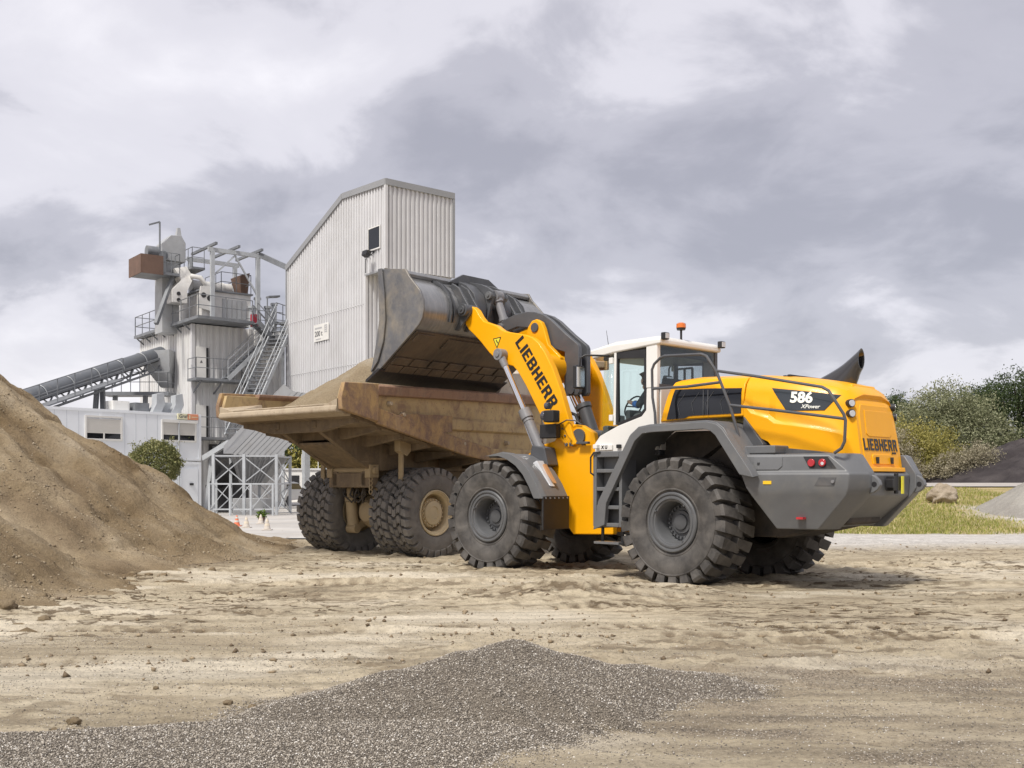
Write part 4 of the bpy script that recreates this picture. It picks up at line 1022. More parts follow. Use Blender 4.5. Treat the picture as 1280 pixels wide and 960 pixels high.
mb.tube(a, 0.014, 6); mb.bar(a[0], a[12], 0.02); mb.build('steering_wheel', BLACK, loader, Matrix.Translation((0.10,0,0.06)))
mb = MB(); mb.box(1.90,2.02,-0.70,0.70,2.20,2.44); mb.build('front_console', DKGREY, loader, bev=0.03)
# lamps, beacon, aerial, mirrors on the cab
for y in (0.74, -0.76):
    mb = MB(); mb.box(0.66,0.74,y-0.06,y+0.06,3.72,3.83); lp = mb.build('work_lamp', BLACK, loader, bev=0.012)
    MB().box(0.650,0.659,y-0.045,y+0.045,3.735,3.815).build('lens', CLEARL, lp)
mb = MB(); mb.cyl((0.80,0.20,3.76),(0.80,0.20,3.93),0.018); mb.cyl((0.80,0.20,3.93),(0.80,0.20,3.965),0.065,0.075,18); bc = mb.build('beacon', BLACK, loader)
mb = MB(); mb.cyl((0.80,0.20,3.965),(0.80,0.20,4.03),0.078,0.075,18); mb.cyl((0.80,0.20,4.03),(0.80,0.20,4.05),0.075,0.04,18); mb.build('beacon_lens', ORANGE, bc)
MB().cyl((2.0,0.55,3.70),(2.06,0.55,4.02),0.006,0.003,6).build('aerial', BLACK, loader)
for s in (1, -1):
    MB().tube([(1.80,s*0.78,3.56),(1.90,s*0.95,3.56),(2.02,s*1.12,3.56),(2.08,s*1.16,3.52),(2.09,s*1.17,3.40),(2.09,s*1.17,3.05)], 0.016, 8).build('mirror_arm', BLACK, loader)
    mb = MB(); mb.box(2.08,2.15,s*1.17-0.11,s*1.17+0.11,3.02,3.40); mr = mb.build('mirror', BLACK, loader, bev=0.025)
    MB().box(2.066,2.078,s*1.17-0.09,s*1.17+0.09,3.05,3.37).build('mirror_glass', CHROME, mr)
mb = MB(); mb.box(1.96,2.05,0.80,0.90,2.06,2.13); mb.box(1.70,1.98,0.802,0.83,2.03,2.12); mb.build('service_plate', WHITE, loader, bev=0.01)
text_part('plate_lettering', 'X U', 0.075, LETTERBLK, loader, basis((1.86,0.833,2.08), (-1,0,0), (0,0,1)), 0.003)
mb = MB(); mb.box(1.52,1.60,0.80,0.85,2.06,2.12); mb.build('door_handle', BLACK, loader, bev=0.01)
mb = MB(); mb.box(1.05,1.55,0.70,0.80,1.93,2.02); mb.build('door_sill', DKGREY, loader)

# ---- front frame (built in its own axes, then turned by the steering joint)
def fr(fn, name, mat, **kw): sym(fn, name, mat, MF, **kw)
frame_poly = [(-1.10,2.50),(-1.35,2.47),(-1.60,2.34),(-1.66,2.05),(-1.85,1.45),(-1.98,1.10),(-2.0,0.66),(-1.16,0.635),(-1.05,0.76),(-0.70,0.72),(0.35,0.72),(0.45,1.10),(0.30,1.55),(-0.05,1.95),(-0.42,2.15),(-0.75,2.22),(-0.90,2.40)]
def fplate(mb, s): mb.prism(frame_poly, *sorted((s*0.50, s*0.62)))
fr(fplate, 'front_frame_plate', YEL, bev=0.02, seg=3)
mb = MB(); mb.prism([(-1.5,0.75),(0.3,0.80),(0.3,1.4),(-0.3,1.85),(-1.5,1.9)], -0.497, 0.497); mb.build('front_frame_core', YEL, loader, MF)
mb = MB(); mb.cyl((-1.30,-0.66,2.28),(-1.30,0.66,2.28),0.13,n=24); mb.build('boom_pivot', DKGREY, loader, MF)
def knob(mb, s): mb.cyl((-1.42,s*0.62,2.15),(-1.42,s*0.70,2.15),0.02); mb.box(-1.56,-1.32,min(s*0.66,s*0.74),max(s*0.66,s*0.74),2.15,2.19)
fr(knob, 'frame_step', DKGREY, bev=0.008)
def lockplate(mb, s): mb.box(-1.72,-1.60,min(s*0.62,s*0.66),max(s*0.62,s*0.66),1.20,1.70)
fr(lockplate, 'steering_lock', YEL, bev=0.01)
# lift arms
arm_poly = [(1.33,4.60),(1.30,4.68),(1.22,4.73),(1.13,4.73),(1.03,4.66),(0.94,4.53),(0.84,4.43),(0.70,4.38),(0.54,4.325),(0.40,4.23),(0.30,4.19),(0.02,4.13),(-0.16,4.09),(-0.32,4.03),(-0.47,3.92),(-0.60,3.76),(-0.77,3.48),(-0.95,3.08),(-1.14,2.55),(-1.22,2.30),(-1.30,2.16),(-1.12,2.10),(-0.88,2.28),(-0.60,2.49),(-0.50,2.67),(-0.17,3.20),(0.02,3.46),(0.13,3.56),(0.28,3.60),(0.42,3.665),(0.56,3.73),(0.70,3.84),(0.93,4.07),(1.08,4.20),(1.22,4.31),(1.31,4.42)]
def arm(mb, s): mb.prism(arm_poly, *sorted((s*0.56, s*0.70)))
fr(arm, 'lift_arm', YEL, bev=0.02, seg=3)
rd = Vector((-0.555, 0, -0.83)).normalized()
ctr = Vector((-0.42, 0.703, 3.42))
block_text('maker_lettering', 'LIEBHERR', 0.215, 1.46, LETTERBLK, loader, MF @ basis(ctr, rd, (-0.83,0,0.555)))
block_text('maker_lettering', 'LIEBHERR', 0.215, 1.46, LETTERBLK, loader, MF @ basis((ctr.x,-0.703,ctr.z), -rd, (-0.83,0,0.555)))
def tri(mb, s): mb.prism([(0.51,3.92),(0.42,4.10),(0.60,4.085)], *sorted((s*0.700, s*0.7035)))
fr(tri, 'warning_sign', HIVIS)
def tri2(mb, s):
    P = [(0.51,3.92),(0.42,4.10),(0.60,4.085)]
    for a, b in zip(P, P[1:]+P[:1]): mb.bar((a[0],s*0.704,a[1]),(b[0],s*0.704,b[1]),0.012,0.006,up=(0,1,0))
    mb.bar((0.49,s*0.704,4.00),(0.53,s*0.704,4.06),0.02,0.006,up=(0,1,0))
fr(tri2, 'warning_border', LETTERBLK)
mb = MB(); mb.cyl((-0.42,-0.557,3.52),(-0.42,0.557,3.52),0.24,n=32); mb.build('cross_tube', YEL, loader, MF)
def clug(mb, s): mb.prism([(0.22,3.62),(0.16,4.20),(0.13,4.30),(0.04,4.40),(-0.07,4.42),(-0.18,4.36),(-0.24,4.25),(-0.34,3.95),(-0.62,3.70),(-0.60,3.45),(-0.3,3.35)], *sorted((s*0.20, s*0.30)))
fr(clug, 'lever_bracket', YEL, bev=0.02, seg=3)
def cpin(mb, s): mb.cyl((-0.04,s*0.30,4.27),(-0.04,s*0.325,4.27),0.085,n=24)
fr(cpin, 'lever_pin', DKGREY, bev=0.008)
# tilt lever (bell crank)
lever = [(0.98,4.36),(0.92,4.47),(0.78,4.53),(0.55,4.585),(0.28,4.605),(0.08,4.58),(-0.12,4.51),(-0.30,4.40),(-0.62,4.13),(-0.90,3.92),(-0.93,3.86),(-0.93,3.08),(-0.90,3.03),(-0.62,3.03),(-0.60,3.10),(-0.61,3.80),(-0.42,3.86),(-0.22,3.95),(-0.06,4.08),(0.06,4.20),(0.25,4.31),(0.50,4.35),(0.80,4.29),(0.93,4.27)]
def lev(mb, s): mb.prism(lever, *sorted((s*0.075, s*0.17)))
fr(lev, 'tilt_lever', DKGREY, bev=0.015)
mb = MB(); mb.prism([(0.2,4.40),(-0.3,4.32),(-0.8,3.90),(-0.8,3.5),(-0.7,3.85),(-0.2,4.10)], -0.07, 0.07); mb.build('lever_web', DKGREY, loader, MF)
mb = MB(); mb.cyl((0.90,-0.22,4.38),(0.90,0.22,4.38),0.075,n=22); mb.cyl((0.90,-0.24,4.38),(0.90,0.24,4.38),0.04,n=16); mb.build('link_pin', GREY, loader, MF, bev=0.008)
mb = MB(); mb.cyl((0.92,0,4.38),(1.17,0,5.0),0.075,n=20); mb.cyl((0.98,0,4.52),(1.0,0,4.58),0.09,n=20); mb.cyl((1.12,0,4.88),(1.15,0,4.95),0.10,n=20); mb.cyl((1.17,-0.09,5.0),(1.17,0.09,5.0),0.12,n=22); mb.build('bucket_link', STEELGREY, loader, MF)
# tilt cylinder behind the lever
mb = MB(); mb.cyl((-0.77,0,3.10),(-0.95,0,2.75),0.05,n=18); mb.build('tilt_rod', CHROME, loader, MF)
mb = MB(); mb.cyl((-0.90,0,2.85),(-1.35,0,1.75),0.12,n=22); mb.cyl((-0.89,0,2.87),(-0.92,0,2.80),0.14,n=22); mb.cyl((-0.77,-0.20,3.12),(-0.77,0.20,3.12),0.07,n=20); mb.build('tilt_cylinder', DKGREY, loader, MF)
mb = MB(); mb.tube([(-0.55,0.18,2.5),(-0.7,0.20,2.75),(-0.9,0.22,2.68),(-1.05,0.22,2.4)], 0.03, 8); mb.tube([(-0.6,-0.1,2.4),(-0.75,-0.1,2.7),(-1.0,-0.1,2.5)], 0.03, 8); mb.build('hydraulic_hose', BLACK, loader, MF)
# lift cylinders
P0 = Vector((0.35,0,3.775)); P1 = Vector((-0.66,0,1.95)); dl = (P1-P0).normalized()
def lrod(mb, s): mb.cyl(P0+Vector((0,s*0.79,0)), P0+dl*1.3+Vector((0,s*0.79,0)), 0.052, n=20)
fr(lrod, 'lift_rod', CHROME)
def lcyl(mb, s):
    o = Vector((0,s*0.79,0)); mb.cyl(P0+dl*1.20+o, P1+o, 0.088, n=26); mb.cyl(P0+dl*1.15+o, P0+dl*1.33+o, 0.108, n=26); mb.cyl(P0+dl*1.36+o, P0+dl*1.39+o, 0.098, n=26)
fr(lcyl, 'lift_cylinder', STEELGREY, bev=0.008)
def leye(mb, s):
    mb.cyl(P0+Vector((0,s*0.70,0)), P0+Vector((0,s*0.87,0)), 0.105, n=24); mb.cyl(P0+Vector((0,s*0.87,0)), P0+Vector((0,s*0.89,0)), 0.05, n=18); mb.cyl(P0+Vector((0,s*0.79,0)), P0+dl*0.26+Vector((0,s*0.79,0)), 0.08, 0.06, 18)
fr(leye, 'cylinder_eye', STEELGREY, bev=0.008)
def lpipe(mb, s): mb.tube([P0+dl*1.36+Vector((0.10,s*0.80,-0.02)), P0+dl*1.9+Vector((0.12,s*0.80,-0.02)), P1+Vector((0.10,s*0.80,0.05))], 0.012, 8)
fr(lpipe, 'cylinder_pipe', CHROME)
def lfoot(mb, s): mb.prism([(-0.50,2.15),(-0.78,2.10),(-0.86,1.80),(-0.60,1.72),(-0.42,1.85)], *sorted((s*0.63, s*0.92)))
fr(lfoot, 'cylinder_foot', DKGREY, bev=0.02)
# headlamp brackets on the frame
def lampbox(mb, s):
    mb.box(-0.98,-0.62,min(s*0.72,s*0.86),max(s*0.72,s*0.86),2.26,2.50); mb.box(-1.06,-0.84,min(s*0.84,s*1.02),max(s*0.84,s*1.02),2.52,2.72)
fr(lampbox, 'lamp_housing', BLACK, bev=0.02)
def lampround(mb, s): mb.cyl((-0.86,s*0.95,2.63),(-0.78,s*0.95,2.64),0.085,n=22); mb.cyl((-0.92,s*0.95,2.80),(-0.84,s*0.95,2.80),0.06,n=18)
fr(lampround, 'head_lamp', LAMPDK, bev=0.01)
def lampbr(mb, s):
    mb.prism([(-0.90,2.55),(-1.02,2.50),(-1.12,2.30),(-1.22,2.22),(-1.22,2.12),(-1.05,2.12),(-1.02,2.22),(-0.90,2.38)], *sorted((s*0.625, s*0.70)))
    for x, z in ((-1.10,2.16),(-1.17,2.16),(-1.0,2.42),(-1.06,2.30)): mb.cyl((x,s*0.70,z),(x,s*0.72,z),0.02,n=10)
fr(lampbr, 'lamp_bracket', DKGREY, bev=0.01)
def lhose(mb, s): mb.tube([(-0.98,s*0.80,2.48),(-1.12,s*0.74,2.56),(-1.25,s*0.68,2.55),(-1.36,s*0.64,2.48)], 0.012, 6)
fr(lhose, 'lamp_cable', BLACK)
# front fenders
def ffend(mb, s):
    path = [(0.0,1.97),(-0.30,2.00),(-0.52,1.965),(-0.74,1.86),(-0.92,1.70),(-1.08,1.49),(-1.20,1.28)]
    lo, hi = sorted((s*0.80, s*1.47)); mb.strip(path, lo, hi, 0.04)
fr(ffend, 'front_fender', GREY, bev=0.015)
def flip_(mb, s):
    o_ = [(0.06,1.97),(-0.30,2.03),(-0.55,2.00),(-0.78,1.89),(-0.96,1.72),(-1.12,1.50),(-1.25,1.27)]; i_ = [(0.0,1.965),(-0.28,1.965),(-0.48,1.90),(-0.66,1.80),(-0.82,1.65),(-0.95,1.46),(-1.06,1.26)]
    rings = [[(a,s*1.42,b),(a*0.99,s*1.52,b-0.02),(c,s*1.52,d-0.01),(c,s*1.44,d)] for (a, b), (c, d) in zip(o_, i_)]; mb.loft(rings)
fr(flip_, 'fender_lip', GREY, bev=0.01)
def flap(mb, s): mb.hexa([(-1.24,s*0.82,0.74),(-1.24,s*1.49,0.74),(-1.20,s*1.49,0.74),(-1.20,s*0.82,0.74)],[(-1.245,s*0.82,1.285),(-1.245,s*1.49,1.285),(-1.205,s*1.49,1.285),(-1.205,s*0.82,1.285)])
fr(flap, 'mudguard', BLACK, bev=0.008)
def flbolt(mb, s):
    for k in range(6): mb.cyl((-1.246,s*(0.88+k*0.11),1.255),(-1.258,s*(0.88+k*0.11),1.255),0.014,n=8)
fr(flbolt, 'mudguard_bolts', STEELGREY)
def flamp(mb, s): mb.hexa([(-1.07,s*1.02,1.47),(-1.07,s*1.18,1.47),(-1.13,s*1.16,1.44),(-1.13,s*1.04,1.44)],[(-0.76,s*0.98,1.84),(-0.76,s*1.20,1.84),(-0.83,s*1.18,1.88),(-0.83,s*1.00,1.88)])
fr(flamp, 'indicator_lamp', CLEARL, bev=0.015)
def fstrip(mb, s): mb.hexa([(-1.10,s*1.03,1.53),(-1.10,s*1.10,1.53),(-1.15,s*1.095,1.50),(-1.15,s*1.035,1.50)],[(-0.86,s*1.01,1.79),(-0.86,s*1.09,1.79),(-0.91,s*1.085,1.82),(-0.91,s*1.015,1.82)])
fr(fstrip, 'indicator_strip', paint('indicator_amber', (0.42,0.22,0.10), 0.3, 0.1))

# bucket
BW = 1.66
shell = [(2.46,5.33),(2.1,5.27),(1.83,5.20),(1.62,5.08),(1.46,4.92),(1.385,4.76),(1.365,4.60),(1.40,4.45),(1.48,4.34),(1.60,4.25),(2.2,3.86),(2.58,3.60)]
mb = MB(); mb.strip(shell, -BW, BW, 0.035); mb.build('bucket_shell', BUCKET, loader, MF, angle=25)
mb = MB(); mb.strip([(1.60,4.235),(2.2,3.845),(2.585,3.585)], -BW+0.01, BW-0.01, -0.03); mb.build('bucket_floor', BUCKETFLOOR, loader, MF)
side_p = [(2.52,5.44),(2.30,5.43),(1.83,5.36),(1.74,5.22),(1.62,5.10),(1.455,4.935),(1.375,4.77),(1.355,4.60),(1.39,4.43),(1.475,4.325),(1.60,4.235),(2.56,3.58),(2.74,3.52),(2.80,3.60),(2.60,4.0),(2.50,4.5),(2.53,5.0)]
def bside(mb, s): mb.prism(side_p, *sorted((s*BW, s*(BW+0.045))))
fr(bside, 'bucket_side', BUCKETSIDE, bev=0.01)
def bsider(mb, s): mb.prism([(2.55,5.45),(2.44,5.45),(2.37,5.0),(2.34,4.5),(2.40,4.1),(2.55,3.75),(2.74,3.56),(2.62,4.0),(2.51,4.5),(2.52,5.0)], *sorted((s*(BW+0.048), s*(BW+0.085))))
fr(bsider, 'side_cutter', BUCKETSIDE, bev=0.01)
MB().prism([(2.545,3.62),(2.88,3.435),(2.90,3.39),(2.86,3.375),(2.50,3.575),(2.49,3.60)], -BW-0.09, BW+0.09).build('cutting_edge', EDGEBLK, loader, MF, bev=0.008)
# spill guard and upper stiffener
MB().prism([(2.44,5.36),(2.10,5.30),(1.83,5.23),(1.80,5.28),(1.84,5.34),(2.12,5.40),(2.44,5.42)], -BW+0.003, BW-0.003).build('spill_guard', BUCKET, loader, MF, bev=0.01)
MB().prismx([(-0.75,5.24),(0.75,5.24),(0.35,5.44),(-0.35,5.44)], 1.70, 1.76).build('spill_plate', DKGREY, loader, MF, bev=0.01)
# wear plates under the floor, one by one
d0 = Vector((2.585-1.60, 0, 3.555-4.205)).normalized(); nrm = Vector((d0.z, 0, -d0.x)); nrm = nrm if nrm.z < 0 else -nrm
def wplate(y0, y1, a0, a1):
    mb = MB(); o = Vector((1.60,0,4.205)); c = []
    for t in (0.0, 0.03):
        for a, y in ((a0,y0),(a1,y0),(a1,y1),(a0,y1)):
            p = o+d0*a+nrm*(t+0.002); c.append((p.x, y, p.z))
    mb.hexa(c[:4], c[4:]); return mb.build('wear_plate', BUCKETFLOOR, loader, MF, bev=0.006)
for k in range(9): wplate(-BW+0.04+k*0.362, -BW+0.04+k*0.362+0.335, 0.92, 1.12)
for k in range(7): wplate(-BW+0.12+k*0.46, -BW+0.12+k*0.46+0.40, 0.70, 0.895)
wplate(1.15, 1.60, 0.02, 0.22); wplate(-1.60, -1.15, 0.02, 0.22); wplate(-0.80, 0.80, 0.05, 0.34)
# ears, ribs and centre plates on the back
def ear(mb, s):
    for y in (0.50, 0.735):
        mb.prism([(1.18,4.78),(1.12,4.70),(1.13,4.58),(1.20,4.50),(1.42,4.30),(1.50,4.32),(1.36,4.62),(1.40,4.80),(1.50,4.98),(1.62,5.12),(1.58,5.20),(1.40,5.10),(1.28,4.92)], *sorted((s*y, s*(y+0.05))))
fr(ear, 'bucket_ear', DKGREY, bev=0.01)
def earpin(mb, s):
    mb.cyl((1.235,s*0.49,4.66),(1.235,s*0.86,4.66),0.115,n=26); mb.cyl((1.235,s*0.86,4.66),(1.235,s*0.89,4.66),0.075,n=22); mb.cyl((1.235,s*0.89,4.66),(1.235,s*0.905,4.66),0.03,n=12)
fr(earpin, 'bucket_pin', DKGREY, bev=0.008)
def cplate(mb, s):
    mb.prism([(1.10,5.08),(1.08,4.98),(1.12,4.90),(1.18,4.70),(1.30,4.36),(1.46,4.34),(1.37,4.62),(1.40,4.78),(1.50,4.96),(1.62,5.11),(1.80,5.24),(1.72,5.32),(1.40,5.24),(1.22,5.16)], *sorted((s*0.12, s*0.19)))
fr(cplate, 'centre_plate', DKGREY, bev=0.01)
mb = MB(); mb.cyl((1.17,-0.24,5.0),(1.17,0.24,5.0),0.075,n=22); mb.cyl((1.17,-0.26,5.0),(1.17,0.26,5.0),0.035,n=14); mb.build('link_pin', GREY, loader, MF, bev=0.006)
def rib(mb, s):
    for y in (0.95, 1.02):
        out = [(1.84,5.26),(1.60,5.15),(1.42,4.98),(1.33,4.78),(1.31,4.60),(1.35,4.42)]; mb.strip(out, *sorted((s*y, s*(y+0.025))), 0.05)
fr(rib, 'bucket_rib', DKGREY)
mb = MB(); mb.prism([(1.83,5.24),(1.62,5.13),(1.44,4.96),(1.36,4.76),(1.34,4.58),(1.38,4.42),(1.26,4.5),(1.22,4.78),(1.30,5.02),(1.50,5.2),(1.76,5.32)], -0.48, -0.21); mb.build('back_stiffener', DKGREY, loader, MF, bev=0.01)
mb = MB(); mb.prism([(1.83,5.24),(1.62,5.13),(1.44,4.96),(1.36,4.76),(1.34,4.58),(1.38,4.42),(1.26,4.5),(1.22,4.78),(1.30,5.02),(1.50,5.2),(1.76,5.32)], 0.21, 0.48); mb.build('back_stiffener', DKGREY, loader, MF, bev=0.01)
# ------------------------------------------------------------------ dump truck
TRUCK_AT = (-2.738, 21.66); TRUCK_DEG = 50.0
truck = thing('dump_truck', 'dusty tan dump truck with rusty sand-filled body standing under the raised bucket', 'dump truck', (*TRUCK_AT, -0.02), rad(TRUCK_DEG))
def tyre_truck():
    mb = MB(); R_, W_ = 0.91, 0.25
    half = [(0.44,0.17),(0.48,0.215),(0.58,0.245),(0.68,0.25),(0.77,0.24),(0.815,0.205),(0.828,0.15),(0.83,0.0)]
    mb.lathe(half+[(r,-y) for r, y in half[-2::-1]], 72, close=True)
    nl = 28
    def blk(st):
        mb.loft([[(r*math.cos(a), y, r*math.sin(a)) for (y, r, a) in ringp] for ringp in st])
    for s in (1, -1):
        for k in range(nl):
            ph = (k+(0.5 if s < 0 else 0))*2*math.pi/nl; hw = 0.076
            # shoulder block running down the sidewall
            st = []
            for (ty_, tr_), (by, br), dp in (((0.256,0.755),(0.235,0.755),0.0),((0.258,0.84),(0.20,0.80),0.0),((0.235,0.893),(0.19,0.83),0.01),((0.125,0.905),(0.125,0.845),0.05)):
                c0 = ph+dp*s; st.append([(by*s,br-0.015,c0-hw*1.05),(ty_*s,tr_,c0-hw),(ty_*s,tr_,c0+hw),(by*s,br-0.015,c0+hw*1.05)])
            blk(st)
            # inner chevron block
            st = []
            for y, dp in ((0.108,0.085),(0.055,0.115),(0.008,0.075)):
                c0 = ph+dp*s; st.append([(y*s,0.822,c0-hw*1.05),(y*s,0.908,c0-hw),(y*s,0.908,c0+hw),(y*s,0.822,c0+hw*1.05)])
            blk(st)
    return mb
wt = MB(); wt.lathe([(0.30,-0.05),(0.30,0.05),(0.285,0.10),(0.245,0.105),(0.235,0.14),(0.13,0.155),(0.12,0.14),(0.0,0.14)], 36)
for k in range(20):
    a = 2*math.pi*k/20; c = Vector((0.268*math.cos(a),0.10,0.268*math.sin(a))); wt.cyl(c, c+Vector((0,0.03,0)), 0.017, n=6)
wt0 = wt.build('wheel', TANRIM, truck)
tt = tyre_truck().build('tyre', DRUBBER, wt0, angle=28)
rt = MB(); rt.lathe([(0.435,-0.2),(0.445,0.17),(0.46,0.20),(0.455,0.222),(0.435,0.225),(0.425,0.205),(0.405,0.20),(0.395,0.18),(0.375,0.16),(0.365,-0.05),(0.25,-0.06),(0.0,-0.06)], 48); rt.build('rim', TANRIM, wt0, angle=28)
def put_tw(w, x, y, out, sp): w.matrix_local = Matrix.Translation((x, y, 0.90)) @ Matrix.Rotation(0 if out > 0 else math.pi, 4, 'Z') @ Matrix.Rotation(sp, 4, 'Y')
put_tw(wt0, 0, -1.40, -1, 0.0)
for x, y, o_, sp in ((0,-0.85,-1,0.07),(0,1.40,1,0.3),(0,0.85,1,0.2),(3.75,-1.28,-1,0.5),(3.75,1.28,1,0.4)): put_tw(copy_tree(wt0, truck), x, y, o_, sp)
def tp(name, mat, fn, **kw):
    mb = MB(); fn(mb); mb.v = [((p[0]*0.91 if p[0] < 0 else p[0]*0.90), p[1], p[2]) for p in mb.v]; return mb.build(name, mat, truck, **kw)
tp('axle_housing', TAN, lambda m: m.lathe([(0,-1.2),(0.26,-1.2),(0.27,-0.7),(0.24,-0.5),(0.36,-0.22),(0.42,0),(0.36,0.22),(0.24,0.5),(0.27,0.7),(0.26,1.2),(0,1.2)], 28, c=(0,0,0.90)))
tp('axle_cover', TAN, lambda m: m.loft([[(-0.30,0.30*math.cos(t),0.90+0.30*math.sin(t)) for t in np.linspace(0,2*math.pi,20,endpoint=False)],[(-0.46,0.20*math.cos(t),0.90+0.20*math.sin(t)) for t in np.linspace(0,2*math.pi,20,endpoint=False)],[(-0.50,0.08*math.cos(t),0.90+0.08*math.sin(t)) for t in np.linspace(0,2*math.pi,20,endpoint=False)]]))
for s in (1, -1):
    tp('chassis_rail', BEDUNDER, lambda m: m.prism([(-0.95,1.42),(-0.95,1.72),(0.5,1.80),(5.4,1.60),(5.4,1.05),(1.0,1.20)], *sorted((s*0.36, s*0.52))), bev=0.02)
    y = s*0.42
    tp('suspension_cylinder', TAN, lambda m: (m.cyl((-0.42,y,0.62),(-0.48,y,1.12),0.125,n=24), m.cyl((-0.48,y,1.12),(-0.485,y,1.20),0.14,n=24), m.cyl((-0.485,y,1.20),(-0.50,y,1.42),0.09,n=20), m.box(-0.60,-0.40,y-0.10,y+0.10,1.42,1.72)), bev=0.01)
    tp('suspension_arm', TAN, lambda m: (m.cyl((-0.42,y-0.14,0.55),(-0.42,y+0.14,0.55),0.10,n=20), m.bar((-0.42,y,0.55),(-0.05,y,0.72),0.20,0.16)), bev=0.01)
    tp('mud_strut', TAN, lambda m: (m.bar((-0.60,s*1.18,1.45),(-0.60,s*1.18,2.25),0.05,0.12), m.prism([(-0.72,2.12),(-0.5,2.02),(-0.38,2.12),(-0.38,2.34),(-0.72,2.38)], s*1.18-0.08, s*1.18+0.08)), bev=0.01)
tp('cross_member', BEDUNDER, lambda m: m.box(-0.95,-0.70,-0.62,0.62,1.40,1.70), bev=0.02)
for k, (y0, y1) in enumerate(((0.1,-0.15),(-0.05,0.2),(0.3,0.05),(-0.25,-0.1))):
    tp('brake_hose', WELL, lambda m: m.tube([(-0.72,y0,1.45),(-0.82,y0,1.25),(-0.70,(y0+y1)/2,1.10),(-0.60,y1,1.25),(-0.66,y1,1.48)], 0.022, 8))
tp('tail_chain', TAN, lambda m: [m.lathe([(0.045,-0.012),(0.06,0),(0.045,0.012),(0.03,0)], 12, c=(-0.92,-0.62,1.66-k*0.085), close=True) for k in range(5)])

# body: floor and walls
FL = [(-2.72,2.74),(-2.2,2.62),(-0.6,2.30),(1.30,1.98),(3.5,2.05)]     # underside line
SW = 1.80
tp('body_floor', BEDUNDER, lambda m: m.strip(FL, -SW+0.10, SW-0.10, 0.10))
def wallpoly(): return [(-2.92,2.83),(-2.92,3.02),(-2.84,3.25),(3.45,3.36),(3.50,2.0),(1.36,1.98),(0.71,2.06),(-1.30,2.45)]
for s in (1, -1):
    tp('body_wall', BED, lambda m: m.prism([(-2.90,2.85),(-2.90,3.0),(-2.82,3.24),(3.45,3.34),(3.50,2.02),(1.36,2.0),(0.71,2.08),(-1.30,2.47)], *sorted((s*(SW-0.09), s*SW))), bev=0.01)
    lo, hi = sorted((s*(SW-0.14), s*(SW+0.10)))
    tp('top_rail', BEDRAIL, lambda m: m.loft([[(x,s*(SW+0.10),zt-0.20),(x,s*(SW+0.13),zt-0.04),(x,s*(SW+0.08),zt),(x,s*(SW-0.14),zt),(x,s*(SW-0.14),zt-0.06),(x,s*(SW+0.005),zt-0.22)] for x, zt in ((-2.0,3.31),(3.5,3.40))]), bev=0.015)
    # the wide rusty corner plate at the tail
    tp('corner_plate', BEDEDGE, lambda m: m.prism([(-2.95,2.80),(-2.97,3.02),(-2.88,3.29),(-1.98,3.315),(-1.99,2.62)], *sorted((s*(SW+0.002), s*(SW+0.11)))), bev=0.015)
    # diagonal lower edge band
    tp('edge_band', BEDEDGE, lambda m: m.prism([(-1.985,2.58),(-1.985,2.88),(0.5,2.38),(1.5,2.22),(1.5,1.96),(1.36,1.955),(0.71,2.03)], *sorted((s*(SW+0.003), s*(SW+0.085)))), bev=0.02)
    tp('side_rib', BED, lambda m: m.loft([[(x,s*(SW+0.003),2.52),(x,s*(SW+0.07),2.56),(x,s*(SW+0.07),2.74),(x,s*(SW+0.003),2.80)] for x in (-0.75+0.3,3.48)]), bev=0.01)
    tp('side_rib', BEDEDGE, lambda m: m.prism([(-1.45,2.75),(-1.30,2.80),(0.2,2.82),(0.2,2.50),(-0.05,2.48)], *sorted((s*(SW+0.074), s*(SW+0.08)))))
    tp('lower_rail', BED, lambda m: m.prism([(1.502,1.97),(3.5,2.0),(3.5,2.2),(1.502,2.2)], *sorted((s*(SW+0.003), s*(SW+0.08)))), bev=0.01)
    for x, z in ((-1.62,2.97),(-1.25,2.78),(2.1,2.33),(0.6,2.28)):
        tp('body_ring', BEDWORN, lambda m: m.cyl((x,s*(SW+0.004),z),(x,s*(SW+0.10),z),0.05,0.035,14))
# tail lip
tp('tail_lip', BEDWORN, lambda m: m.prism([(-2.60,2.70),(-2.98,2.76),(-3.0,2.80),(-2.98,2.875),(-2.90,2.90),(-2.60,2.86)], -SW+0.02, SW-0.02), bev=0.02)
tp('lip_rub', BEDWORN, lambda m: m.box(-2.93,-2.80,-SW+0.03,SW-0.03,2.895,2.925), bev=0.012)
for s in (1, -1):
    tp('tail_fillet', BEDWORN, lambda m: m.add([(-2.96,s*(SW-0.02),2.88),(-2.96,s*(SW-0.02),3.0),(-2.93,s*(SW-0.45),2.89),(-1.9,s*(SW-0.09),3.1),(-2.0,s*(SW-0.35),2.75)], [(0,1,2),(1,3,2),(3,4,2),(0,2,4),(0,4,3),(0,3,1)]))
